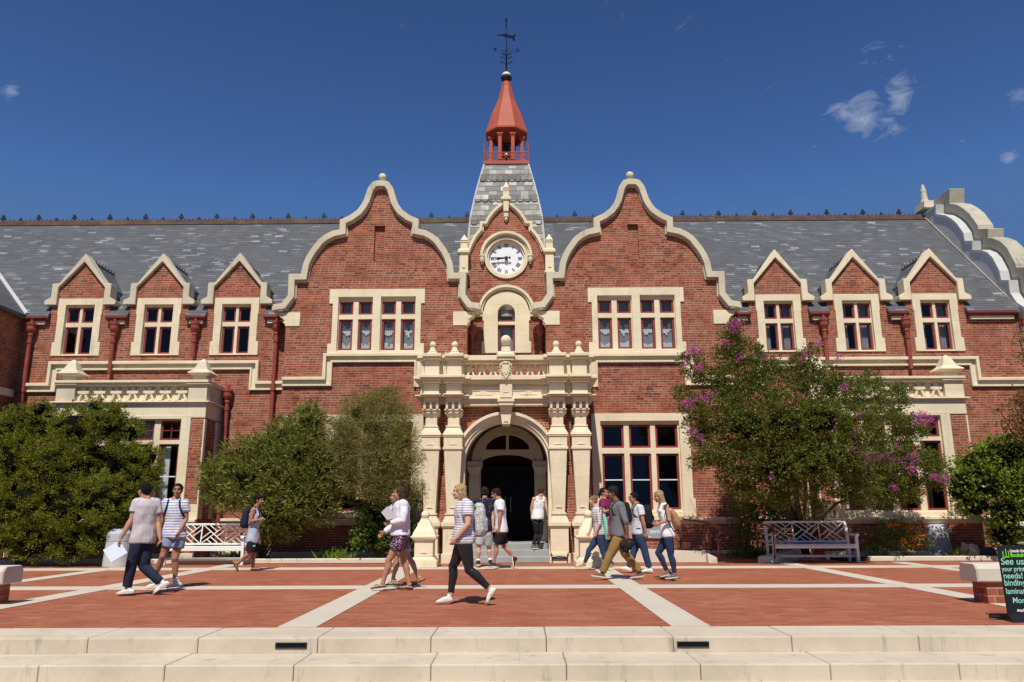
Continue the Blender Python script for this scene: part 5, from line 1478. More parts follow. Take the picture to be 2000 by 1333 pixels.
def rock(px, Y, w, h, label, mat):
    x = W(px, 1080, Y).x; m = MB(); m.ball((x, Y, h * .35), 1, 14, w / 2, w * .35, h * .65)
    vs = []
    for v in m.v:
        q = 1 + .12 * math.sin(v[0] * 23 + v[2] * 17) + .08 * math.sin(v[1] * 31)
        vs.append((x + (v[0] - x) * q, Y + (v[1] - Y) * q, max(.02, v[2] * q)))
    m.v = vs; o = m.build('garden_rock', mat, None, org=(x, Y, 0)); tag(o, label, 'rock', 'rocks in the right bed')
rock(1893, 21.1, .55, .42, 'pale sunlit rock in the bed between the right bin and the sign board', ROCK)
rock(1930, 21.3, .45, .34, 'darker rock at the wall behind the pale sunlit rock', m_plain('dark_garden_rock', (.12, .10, .085), .9, .2, .2, 6, .8))
# ------------------------------------------------------------------ objects on the plaza
# pedestals with ball finials beside the entrance
def pedestal(px, py, label):
    g = G(px, py); x, y = g.x, g.y + .3
    o = thing('stone_pedestal', label, 'pedestal', (x, y, 0), 'ball-topped pedestals flanking the entrance')
    b = Vector((x, y, 0))
    m = MB(); m.org = b
    m.box(x - .33, x + .33, y - .33, y + .33, 0, .16); m.frustum(x, y, .16, .24, .30, .30, .24, .24); m.box(x - .225, x + .225, y - .225, y + .225, .24, .62)
    m.frustum(x, y, .62, .68, .24, .24, .31, .31); m.box(x - .31, x + .31, y - .31, y + .31, .68, .73)
    m.prism([(x - .09, .32), (x + .09, .32), (x, .40)], y - .245, y - .2)
    m.build('base', STONE, o, bevel=.012)
    m = MB(); m.org = b
    for (a, z0), (c, z1) in zip([(.28, .73), (.25, .82), (.16, .98), (.11, 1.08), (.085, 1.10)], [(.25, .82), (.16, .98), (.11, 1.08), (.085, 1.10), (.08, 1.14)]): m.frustum(x, y, z0, z1, a, a, c, c)
    m.build('cap', STONE, o)
    m = MB(); m.org = b; m.ball((x, y, 1.22), .105, 18); m.build('ball_finial', STONE, o, smooth=True)
pedestal(826, 1109, 'cream stone pedestal with ball finial, left of the entrance steps')
pedestal(1153, 1110, 'cream stone pedestal with ball finial, right of the entrance columns')

# benches: white slatted with lattice back
def bench(x0, x1, y, label):
    cx = (x0 + x1) / 2; hw_ = (x1 - x0) / 2
    o = thing('garden_bench', label, 'bench', (cx, y, 0), 'white lattice-backed benches along the front')
    b = Vector((cx, y, 0)); X0, X1 = cx - hw_, cx + hw_; yb_ = y + .55
    def P(name, m, **k): m.org = b; return m.build(name, WHITE, o, bevel=.006, **k)
    for s in (-1, 1):
        x = cx + s * (hw_ - .035)
        m = MB(); m.box(x - .035, x + .035, y, y + .07, 0, .68); P('leg', m)
        m = MB(); m.prismx([(yb_ - .02, 0), (yb_ + .05, 0), (yb_ + .05, .45), (yb_ + .14, 1.02), (yb_ + .08, 1.02), (yb_ - .02, .45)], x - .034, x + .034); P('leg', m)
        m = MB(); m.box(x - .045, x + .045, y - .04, yb_ + .04, .66, .705); m.tube([(x - .045, y - .02, .68), (x + .045, y - .02, .68)], .042, 12); P('armrest', m)
    m = MB(); n = 8
    for i in range(n): m.box(X0 + .02, X1 - .02, y + .02 + i * .067, y + .07 + i * .067, .425, .45)
    m.box(X0 + .07, X1 - .07, y + .015, y + .045, .35, .42); P('seat', m)
    m = MB(); m.box(X0 + .07, X1 - .07, y + .26, y + .30, .12, .18); 
    for s in (-1, 1): m.box(cx + s * (hw_ - .035) - .02, cx + s * (hw_ - .035) + .02, y + .06, yb_, .12, .17)
    P('stretcher', m)
    zb0, zb1 = .50, 1.0
    def Yb_(z): return yb_ + .02 + (z - .45) * .155
    m = MB()
    for z in (zb0, zb1): m.bar((X0 + .06, Yb_(z), z), (X1 - .06, Yb_(z), z), .05, .035)
    npan = 3; w = (X1 - X0 - .12) / npan
    for i in range(npan + 1):
        x = X0 + .06 + i * w
        if 0 < i < npan: m.bar((x, Yb_(zb0), zb0), (x, Yb_(zb1), zb1), .03, .03)
    for i in range(npan):
        xa_, xb_ = X0 + .06 + i * w, X0 + .06 + (i + 1) * w; xm = (xa_ + xb_) / 2; zm = (zb0 + zb1) / 2
        def B(u0, v0, u1, v1): 
            A_ = (xa_ + u0 * w, Yb_(zb0 + v0 * (zb1 - zb0)), zb0 + v0 * (zb1 - zb0)); C_ = (xa_ + u1 * w, Yb_(zb0 + v1 * (zb1 - zb0)), zb0 + v1 * (zb1 - zb0)); m.bar(A_, C_, .024, .022)
        B(0, 1, 1, 0); B(0, 0, 1, 1)
        for d in (.26, .52):
            B(d, 1, .5 + d / 2, .5 + d / 2); B(0, d * 1.0, .5 - d / 2, .5 + d / 2 - .0) if d < .4 else None
            B(1 - d, 0, .5 - d / 2, .5 - d / 2); B(1, 1 - d, .5 + d / 2, .5 - d / 2) if d < .4 else None
    P('lattice_back', m)
bench(W(1512, 1100, 20.2).x, W(1681, 1100, 20.2).x, 20.2, 'white bench in dappled tree shade on the right side')
bench(W(316, 1100, 20.0).x, W(474, 1100, 20.0).x, 20.0, 'white bench in full sun behind the smiling woman on the left')
m = MB(); q0 = W(2001, 1040, 19.5); m.tube([(q0.x, 19.5, 1.0), (q0.x + .12, 19.5, .5), (q0.x + .3, 19.5, .5)], .03, 8); m.tube([(q0.x + .12, 19.5, .5), (q0.x + .14, 19.5, 0)], .03, 8); m.box(q0.x + .1, q0.x + .7, 19.48, 20.0, .45, .5); m.tube([(q0.x + .66, 19.5, .5), (q0.x + .66, 19.5, 0)], .03, 8); m.box(q0.x + .2, q0.x + .7, 19.93, 19.98, .9, 1.0)
o = m.build('white_chair', WHITE, None, org=(q0.x + .3, 19.7, 0)); tag(o, 'white chair cut off by the right edge of the photo behind the sign board', 'chair')

# litter bins
def bin_(px0, px1, py, label, mat, lidm):
    Y = G(1000, py).y + .28; x = (W(px0, py, Y).x + W(px1, py, Y).x) / 2; r = (W(px1, py, Y).x - W(px0, py, Y).x) / 2
    o = thing('litter_bin', label, 'litter bin', (x, Y, 0), 'concrete litter bins by the planting beds'); b = Vector((x, Y, 0))
    m = MB(); m.org = b; m.lathe([(r, 0), (r * 1.01, .04), (r * .90, .62)], x, Y, 24); m.build('body', mat, o, bevel=.01)
    m = MB(); m.org = b; m.lathe([(r * .92, .62), (r * .90, .80), (r * .86, .815), (r * .62, .91), (r * .58, .915)], x, Y, 24); l = m.build('lid', lidm, o, bevel=.01)
BINC = NT('streaked_bin_concrete'); ob_ = BINC.coord('Object'); mp_ = BINC.n('Mapping'); BINC.l(ob_, mp_.inputs[0]); mp_.inputs['Scale'].default_value = (14, 14, .9)
c_ = BINC.mix(BINC.ramp(BINC.noise(mp_.outputs[0], 1.5, 4, .7), [(.47, 0.0), (.53, 1.0)]), (.42, .42, .43), (.27, .265, .26)); BINC.bsdf(c_, .85, .2)
bin_(1810, 1860, 1096, 'pale concrete litter bin with dark streaks beside the orange flowering bush', BINC.m, m_plain('grey_bin_lid', (.42, .44, .50), .6, .3, .06, 4, .1))
bin_(202, 252, 1107, 'plain pale litter bin half hidden behind the man carrying papers', m_plain('pale_bin_concrete', (.48, .45, .41), .8, .2, .08, 5, .1, dirt=(.3, .27, .24)), m_plain('grey_lid', (.42, .44, .50), .6, .3, .06, 4, .1))

# low brick seat walls with concrete caps
CAPM = m_stone('concrete_cap', (.62, .56, .46), (.42, .38, .31), .4, 9, 9, (.25, .22, .18), .15)
BIGBR = m_brick('seat_wall_brick', .30, .105)
def seat_wall(x0, x1, y0, y1, label):
    o = thing('seat_wall', label, 'low wall', ((x0 + x1) / 2, (y0 + y1) / 2, 0), 'low brick seat walls at the plaza edges'); b = Vector(o.location)
    a = .14 if x0 > 0 else 0; c = 0 if x0 > 0 else .14
    m = MB(); m.org = b; m.box(x0 + a, x1 - c, y0 + .06, y1 - .06, 0, .29); m.build('brick_base', BIGBR, o)
    m = MB(); m.org = b; m.prismx([(y0, .29), (y1, .29), (y1, .47), (y1 - .05, .535), (y0 + .05, .535), (y0, .47)], x0, x1); m.build('cap', CAPM, o, bevel=.02)
g = G(1934, 1180); xR = W(1911, 1140, g.y - .06).x
seat_wall(xR, xR + 6, g.y - .06, g.y + .40, 'low brick seat wall with concrete cap at the right, behind the sign board')
g = G(20, 1184); xL = W(47, 1120, g.y + .42).x
seat_wall(xL - 6, xL, g.y - .06, g.y + .42, 'low brick seat wall with concrete cap cut off by the left edge')

# A-frame chalk board
g = G(1968, 1214); gx0, gy0 = g.x, g.y
gt = W(1945, 1067, gy0 + .16)
SBW, SBH = .66, gt.z
BRD = m_plain('black_sign_board', (.010, .010, .011), .38, .4, .3, 4, .02)
sg = thing('sign_board', 'black bookshop pavement sign with green and white lettering, at the right edge', 'sign', (gx0 + .3, gy0 + .2, 0)); sb_ = Vector(sg.location)
ax = Vector((1, 0, 0)); lean = Vector((gt.x - gx0, gt.y - gy0, gt.z - .02)); 
def SB(u, v, d=0.0):   # u across in metres, v 0..1 up, d out of the board
    nrm = ax.cross(lean).normalized()
    if nrm.y > 0: nrm = -nrm
    return Vector((gx0, gy0, .02)) + ax * u + lean * v + nrm * d
m = MB(); m.org = sb_
def slab(mb, u0, u1, v0, v1, d0, d1):
    ps = [SB(u0, v0, d0), SB(u1, v0, d0), SB(u1, v1, d0), SB(u0, v1, d0), SB(u0, v0, d1), SB(u1, v0, d1), SB(u1, v1, d1), SB(u0, v1, d1)]
    mb.add(ps, [(0, 3, 2, 1), (4, 5, 6, 7), (0, 1, 5, 4), (1, 2, 6, 5), (2, 3, 7, 6), (3, 0, 4, 7)])
slab(m, 0, SBW, .03, 1, 0, .03); m.build('front_board', BRD, sg, bevel=.012)
m = MB(); m.org = sb_
m.prismx([(gy0 - .12, 0), (gy0 + .38, 0), (gy0 + .34, .05), (gy0 + .03, .085), (gy0 - .02, .085)], gx0 - .0, gx0 + SBW); m.box(gx0 - .13, gx0, gy0 + .1, gy0 + .14, .02, .045); m.build('base', BRD, sg, bevel=.01)
def lettering(txt, u, v, size, mat, parent, bold=.0, shear=0.0, face=None, name='lettering', sx=1.0, spacing=1.0):
    cu = bpy.data.curves.new(name, 'FONT'); cu.body = txt; cu.size = size; cu.extrude = .0012; cu.offset = bold; cu.shear = shear; cu.space_character = spacing
    t = bpy.data.objects.new(name, cu); link(t); dg = bpy.context.evaluated_depsgraph_get()
    me = bpy.data.meshes.new_from_object(t.evaluated_get(dg)); bpy.data.objects.remove(t); bpy.data.curves.remove(cu)
    face(me, u, v, sx); me.materials.clear(); me.materials.append(mat)
    ob = bpy.data.objects.new(name, me); return link(ob, parent)
def on_board(me, u, v, sx):
    up_ = lean.normalized(); L = lean.length
    for vt in me.vertices:
        p = SB(u, v, .0325 + vt.co.z) + ax * vt.co.x * sx + up_ * vt.co.y
        vt.co = p - sb_
CHALK = m_plain('mint_chalk', (.26, .55, .42), .8, .2, .1, 30, .1)
LIME = m_plain('lime_print', (.18, .60, .03), .5, .3, .02, 3, 0)
WPR = m_plain('white_print', (.8, .8, .8), .5, .3, .02, 3, 0)
def bd(px, py):   # pixel on the board plane -> u, v
    n_ = ax.cross(lean).normalized(); o_ = Vector((gx0, gy0, .02)); d = ray(px, py); t = (o_ - CAM).dot(n_) / d.dot(n_); p = CAM + d * t - o_
    return p.x - lean.x * (p.dot(lean) / lean.dot(lean)), p.dot(lean) / lean.dot(lean)
def line(txt, px, py, hpx, mat, **k):
    u, v = bd(px, py); _, v2 = bd(px, py - hpx); lettering(txt, u, v, (v2 - v) * lean.length / .70, mat, sg, face=on_board, **k)
line('Lincoln University', 1970, 1082, 5.5, WPR, bold=.0008, sx=.80); line('Bookshop', 1971, 1091, 7.5, LIME, bold=.0012, sx=.85)
line('See us', 1952, 1104, 13, CHALK, bold=.0006, shear=.12, sx=.95); line('your printing', 1954, 1117, 9.5, CHALK, bold=.0005, shear=.1, sx=.8); line('needs!', 1957, 1131, 11, CHALK, bold=.0005, sx=.95)
line('binding', 1959, 1145, 12, CHALK, bold=.0005, sx=.85); line('laminating', 1962, 1161, 11, CHALK, bold=.0005, sx=.85); line('More', 1975, 1180, 11, CHALK, bold=.0005, shear=.1, sx=.9)
line('shop.lincoln.ac.nz', 1984, 1197, 5, WPR, bold=.0008, sx=.8)
m = MB(); m.org = sb_
for px, h in ((1957, 11), (1963, 15), (1968, 11)):
    u, v = bd(px, 1090); _, v2 = bd(px, 1090 - h)
    slab(m, u - .004, u + .004, v, v2, .031, .034)
u0, v = bd(1957, 1090); u1, _ = bd(1968, 1090); slab(m, u0, u1, v - .006, v + .006, .031, .0342)
m.build('logo', LIME, sg)

# recessed step lights
def steplight(px0, px1, label):
    yy = y1 + .0; a = W((px0), 1260, yy).x; b_ = W(px1, 1260, yy).x
    o = thing('step_light', label, 'step light', ((a + b_) / 2, yy, -.12), 'dark louvred lights set in the top step'); b = Vector(o.location)
    m = MB(); m.org = b; m.prism(rect(a, b_, -.105, -.045), yy - .012, yy + .03, [rect(a + .012, b_ - .012, -.095, -.055)]); m.build('frame', IRON, o, bevel=.003)
    m = MB(); m.org = b; m.box(a + .01, b_ - .01, yy - .004, yy + .0, -.096, -.054); m.build('lens', BLK, o)
steplight(538, 600, 'dark rectangular light in the top step, left of the blonde woman in leggings'); steplight(1322, 1385, 'dark rectangular light in the top step, right one of the two')

# handrails of the ramp
def rail(pts_posts, top, label, loc):
    o = thing('handrail', label, 'handrail', loc, 'red handrails of the ramp'); b = Vector(loc)
    for p in pts_posts:
        m = MB(); m.org = b; m.tube([(p[0], p[1], p[2]), (p[0], p[1], p[3])], .022, 8); m.build('post', PIPE, o, smooth=True)
    m = MB(); m.org = b; m.tube(top, .024, 8); m.build('rail', PIPE, o, smooth=True)
xr = W(1402, 1050, 20.25).x; xl_ = W(1387, 1050, 20.9).x
rail([(xr, 20.25, .15, .80), (xl_, 20.9, .25, .98)], [(xl_ - .6, 21.25, 1.08), (xl_, 20.9, .98), (xr, 20.25, .90), (xr + .03, 20.1, .84), (xr + .02, 20.1, .74), (xr, 20.2, .68)], 'red painted handrail on the ramp kerb left of the shaded gap', (xr, 20.3, 0))
xq = W(1511, 1050, 20.15).x
rail([(xq, 20.15, .1, .82), (W(1478, 1040, 20.8).x, 20.8, .25, .98), (W(1450, 1040, 21.3).x, 21.3, .3, 1.05)], [(W(1440, 1040, 21.35).x, 21.35, 1.1), (W(1478, 1040, 20.8).x, 20.8, .98), (xq, 20.15, .88), (xq, 20.02, .80), (xq, 20.1, .7)], 'red painted handrail beside the left end of the shaded bench', (xq, 20.2, 0))

# grey lettered sign on the low brick wall
sa, sb2 = W(1228, 1030, Yw - .1), W(1312, 1052, Yw - .1)
wsg = thing('wall_sign', 'pale grey sign with white lettering on the brickwork behind the walking students', 'sign', ((sa.x + sb2.x) / 2, Yw - .1, sb2.z))
m = MB(); m.org = Vector(wsg.location); m.box(sa.x, sb2.x, Yw - .10, Yw - .06, sb2.z, sa.z + .06); m.build('panel', m_plain('grey_blue_sign', (.30, .34, .40), .5, .3, .05, 4, .03), wsg, bevel=.004)
def on_wall(me, u, v, sx):
    for vt in me.vertices: vt.co = Vector((u + vt.co.x * sx, Yw - .1025 - vt.co.z, v + vt.co.y)) - Vector(wsg.location)
p = W(1273, 1042, Yw - .1); lettering('ternit', p.x - .06, p.z, .17, WPR, wsg, face=on_wall, bold=.002)
m = MB(); m.org = Vector(wsg.location); m.box(p.x - .2, p.x - .02, Yw - .104, Yw - .10, p.z - .10, p.z - .085); m.build('printed_line', WPR, wsg)
# ------------------------------------------------------------------ people
def V(*a): return Vector(a)
def loft(mb, rings, n=20):
    """rings: (centre, side vector * half width, front vector * half depth)"""
    vs = []; fs = []
    for c, a, b in rings:
        for k in range(n):
            th = 2 * math.pi * k / n
            vs.append(c + a * math.cos(th) + b * math.sin(th))
    for i in range(len(rings) - 1):
        for k in range(n): fs.append((i * n + k, i * n + (k + 1) % n, (i + 1) * n + (k + 1) % n, (i + 1) * n + k))
    fs.append(tuple(range(n))[::-1]); fs.append(tuple(range((len(rings) - 1) * n, len(rings) * n)))
    mb.add(vs, fs)
def limb(mb, pts, rad, n=14):
    for p, r in zip(pts, rad): mb.ball(p, r * .985, 12)
    mb.tube(pts, rad, n)
def lerp_pts(a, b, ts): return [a.lerp(b, t) for t in ts]
def organic(name, mb, mat, parent, org, voxel=.011, smooth=4, decimate=0):
    mb.org = Vector(org); me = mb.mesh(name, recalc=True, uv=False)
    o = bpy.data.objects.new(name, me); link(o)
    r = o.modifiers.new('r', 'REMESH'); r.mode = 'VOXEL'; r.voxel_size = voxel; r.use_smooth_shade = True
    if smooth: s = o.modifiers.new('s', 'SMOOTH'); s.factor = .5; s.iterations = smooth
    if decimate: d = o.modifiers.new('d', 'DECIMATE'); d.ratio = decimate
    dg = bpy.context.evaluated_depsgraph_get()
    m2 = bpy.data.meshes.new_from_object(o.evaluated_get(dg))
    o.modifiers.clear(); o.data = m2; bpy.data.meshes.remove(me); m2.name = name
    amp, fq = {'hair': (.011, 38), 'shirt': (.015, 9), 'trousers': (.007, 11), 'jeans': (.005, 14), 'shorts': (.004, 11), 'tank_top': (.012, 9)}.get(name, (0, 1))
    if amp:
        n_ = len(m2.vertices); co = np.empty(n_ * 3); m2.vertices.foreach_get('co', co); co = co.reshape(-1, 3)
        nr = np.empty(n_ * 3); m2.vertices.foreach_get('normal', nr); nr = nr.reshape(-1, 3)
        sd_ = org[0] * 3.1
        q = co * fq + sd_
        w1 = np.sin(q[:, 0] * 1.1 + 1.7 * np.sin(q[:, 2] * .9 + q[:, 1])) * np.sin(q[:, 2] * 1.3 + 1.3 * np.sin(q[:, 0] * .8) + q[:, 1] * .7)
        w2 = np.sin(q[:, 0] * 2.7 - q[:, 2] * 2.1 + 2 * np.sin(q[:, 1] * 1.9)) * .45
        co = co + nr * ((w1 + w2 + (1.4 if name != 'hair' else 0)) * amp * .42)[:, None]; m2.vertices.foreach_set('co', co.ravel())
    m2.polygons.foreach_set('use_smooth', [True] * len(m2.polygons))
    m2.materials.clear(); m2.materials.append(mat); o.parent = parent; o.name = name
    return o
def m_cloth(name, col, rough=.85, kind=None, col2=None, f=30.0, thr=.5, sheen=.0):
    t = NT(name); ob = t.coord('Object')
    n = t.noise(ob, 9, 4, .6); n2 = t.noise(ob, 55, 2, .6)
    c = t.mix(t.ramp(n, [(.3, 0.0), (.7, 1.0)]), tuple(x * .9 for x in col), tuple(min(1, x * 1.06) for x in col))
    if kind == 'stripe':
        sp = t.n('SeparateXYZ'); t.l(ob, sp.inputs[0])
        z = t.math('ADD', sp.outputs[2], t.math('MULTIPLY', n, .02))
        s = t.math('LESS_THAN', t.math('FRACT', t.math('MULTIPLY', z, f)), thr)
        c = t.mix(s, c, col2)
    elif kind == 'floral':
        v = t.n('TexVoronoi'); v.inputs['Scale'].default_value = f; v.feature = 'DISTANCE_TO_EDGE' if thr < 0 else 'F1'; t.l(ob, v.inputs[0])
        c = t.mix(t.math('LESS_THAN', v.outputs[0], abs(thr)), c, col2)
        c = t.mix(t.math('GREATER_THAN', t.noise(ob, f * 1.6, 2), .60), c, (.55, .30, .34)) if thr > 0 else c
    elif kind == 'dots':
        v = t.n('TexVoronoi'); v.inputs['Scale'].default_value = f; t.l(ob, v.inputs[0]); v.inputs['Randomness'].default_value = .35
        c = t.mix(t.math('LESS_THAN', v.outputs[0], thr), c, col2)
    wr = t.t.nodes.new('ShaderNodeMapping'); t.l(ob, wr.inputs[0]); wr.inputs['Rotation'].default_value = (.3, .5, .2); wr.inputs['Scale'].default_value = (1, 1, .45)
    fold = t.noise(wr.outputs[0], 11, 3, .5)
    t.bsdf(c, rough, .25 if sheen == 0 else .55, t.math('ADD', t.math('MULTIPLY', fold, 5.0), t.math('MULTIPLY', n2, .3)), .38, .014)
    return t.m
def m_skin(name, col):
    t = NT(name); ob = t.coord('Object')
    c = t.mix(t.ramp(t.noise(ob, 7, 3), [(.35, 0.0), (.7, 1.0)]), col, tuple(x * f for x, f in zip(col, (.93, .84, .80))))
    b = t.bsdf(c, .52, .35)
    b.inputs['Subsurface Weight'].default_value = .08; b.inputs['Subsurface Radius'].default_value = (.012, .005, .003); b.inputs['Subsurface Scale'].default_value = .6
    return t.m
def m_hair(name, col):
    t = NT(name); ob = t.coord('Object'); mp = t.t.nodes.new('ShaderNodeMapping'); t.l(ob, mp.inputs[0]); mp.inputs['Scale'].default_value = (60, 60, 5)
    n = t.noise(mp.outputs[0], 1.6, 4, .7)
    c = t.mix(t.ramp(n, [(.3, 0.0), (.7, 1.0)]), tuple(x * .5 for x in col), tuple(min(1, x * 1.35) for x in col)); t.bsdf(c, .62, .18, n, .9, .02); return t.m
SK = dict(fair=m_skin('fair_skin', (.60, .36, .26)), tan=m_skin('tan_skin', (.44, .235, .15)), olive=m_skin('olive_skin', (.36, .18, .105)), brown=m_skin('brown_skin', (.24, .115, .065)))
HR = dict(black=m_hair('black_hair', (.007, .006, .006)), dark=m_hair('dark_brown_hair', (.022, .014, .009)), brown=m_hair('brown_hair', (.07, .040, .022)), blonde=m_hair('blonde_hair', (.46, .32, .15)), sandy=m_hair('sandy_hair', (.26, .16, .08)))
EYEM = m_plain('eye', (.03, .02, .015), .2, .6, .1, 5, 0); LIPM = m_plain('lips', (.33, .10, .08), .5, .4, .1, 5, 0)
WSHOE = m_plain('white_shoe', (.78, .77, .75), .6, .3, .05, 20, .1); BSHOE = m_plain('black_shoe', (.018, .018, .02), .6, .3, .1, 20, .1); GSHOE = m_plain('grey_canvas_shoe', (.12, .13, .12), .8, .2, .3, 30, .2)
BRSHOE = m_plain('brown_suede_shoe', (.13, .085, .055), .8, .2, .2, 20, .2); TANSHOE = m_plain('tan_shoe', (.36, .18, .10), .7, .2, .1, 20, .1); SOLE = m_plain('rubber_sole', (.62, .58, .50), .8, .2, .1, 20, .1); DSOLE = m_plain('dark_sandal_sole', (.035, .028, .024), .7, .2, .1, 20, .1)
SOCK = m_plain('white_sock', (.8, .8, .8), .9, .1, .03, 30, .1)

def hand(mb, w, d, wid, nrm, s, curl=.5, thumb=1):
    """w wrist, d direction of the hand, wid across the palm towards the thumb, nrm palm side"""
    d = d.normalized(); wid = (wid - d * wid.dot(d)).normalized(); nrm = (nrm - d * nrm.dot(d) - wid * nrm.dot(wid)).normalized()
    rot = Matrix((wid, nrm, d)).transposed()
    mb.ball(w + d * .045 * s, 1, 12, .040 * s, .017 * s, .052 * s, rot)
    for i, (o_, L) in enumerate(((.029, .070), (.010, .078), (-.010, .072), (-.028, .056))):
        b0 = w + (d * .075 + wid * o_) * s; c = curl * (1 + .12 * i)
        d1 = (d * math.cos(c * .6) + nrm * math.sin(c * .6)); d2 = (d * math.cos(c * 1.5) + nrm * math.sin(c * 1.5))
        p1 = b0 + d1 * L * .5 * s; p2 = p1 + d2 * L * .5 * s
        limb(mb, [b0 - d * .02 * s, b0, p1, p2], [.010 * s, .0098 * s, .0092 * s, .0078 * s], 8)
    t0 = w + (d * .02 + wid * .028) * s; t1 = t0 + (d * .030 + wid * .026 + nrm * .008) * s; t2 = t1 + (d * .030 + wid * .004 + nrm * .016) * s
    limb(mb, [t0, t1, t2], [.013 * s, .0115 * s, .0095 * s], 8)

def shoe(mb, sole, a, t, s, w=.046, h=.05):
    """a ankle joint, t tip of the toe; heel under and behind the ankle"""
    f = (t - a); L = f.length
    dn = V(0, 0, -1); fx = (f - dn * f.dot(dn)); 
    # foot pitch: the foot plane holds a..t ; heel is ankle dropped perpendicular to the sole
    side = f.cross(dn); side = side.normalized() if side.length > 1e-4 else V(0, 1, 0)
    # sole direction: rotate f so that ankle sits h above it
    ah = .075 * s; ln = math.sqrt(max(L * L - ah * ah, .01)); th = math.atan2(ah, ln)
    fd = f.normalized()
    rotm = Matrix.Rotation(th, 3, side); c1 = rotm @ fd; c2 = Matrix.Rotation(-th, 3, side) @ fd
    up1 = side.cross(c1); up2 = side.cross(c2)
    # choose so that ankle is above the sole line through the toe
    best = None
    for c in (c1, c2):
        u = c.cross(side); u = u if u.z > 0 or abs(u.z) < .05 else -u
        q = (a - t).dot(u)
        if best is None or q > best[0]: best = (q, c, u)
    _, c, u = best
    fr = .155 * s
    base = t - c * (fr + .095 * s)                   # heel end of the sole
    rings = []
    for k, (x, ww, hh) in enumerate(((0, .5, .35), (.02, .85, .95), (.08, 1.0, 1.25), (.13, .92, 1.15), (.18, 1.0, .85), (.215, .95, .6), (.245, .62, .42), (.256, .25, .2))):
        cc = base + c * x * s; rings.append((cc + u * h * hh * s * .5, side * w * ww * s, u * h * hh * s * .52))
    loft(mb, rings, 14)
    mb.tube([a, base + c * .055 * s + u * .05 * s], [.040 * s, .042 * s], 12)
    if sole is not None:
        vs = []; prof = [(-.004, .45), (.02, .9), (.08, 1.0), (.13, .88), (.18, 1.05), (.22, 1.0), (.25, .65), (.262, .25)]
        for sg in (1, -1):
            for x, ww in (prof if sg > 0 else prof[::-1]): vs.append(base + c * x * s + side * sg * w * ww * s * 1.05)
        n = len(vs); lo = [v - u * .006 * s for v in vs]; hi = [v + u * .016 * s for v in vs]
        sole.add(lo + hi, [tuple(range(n))[::-1], tuple(range(n, 2 * n))] + [(i, (i + 1) % n, n + (i + 1) % n, n + i) for i in range(n)])
    return base, c, u, side

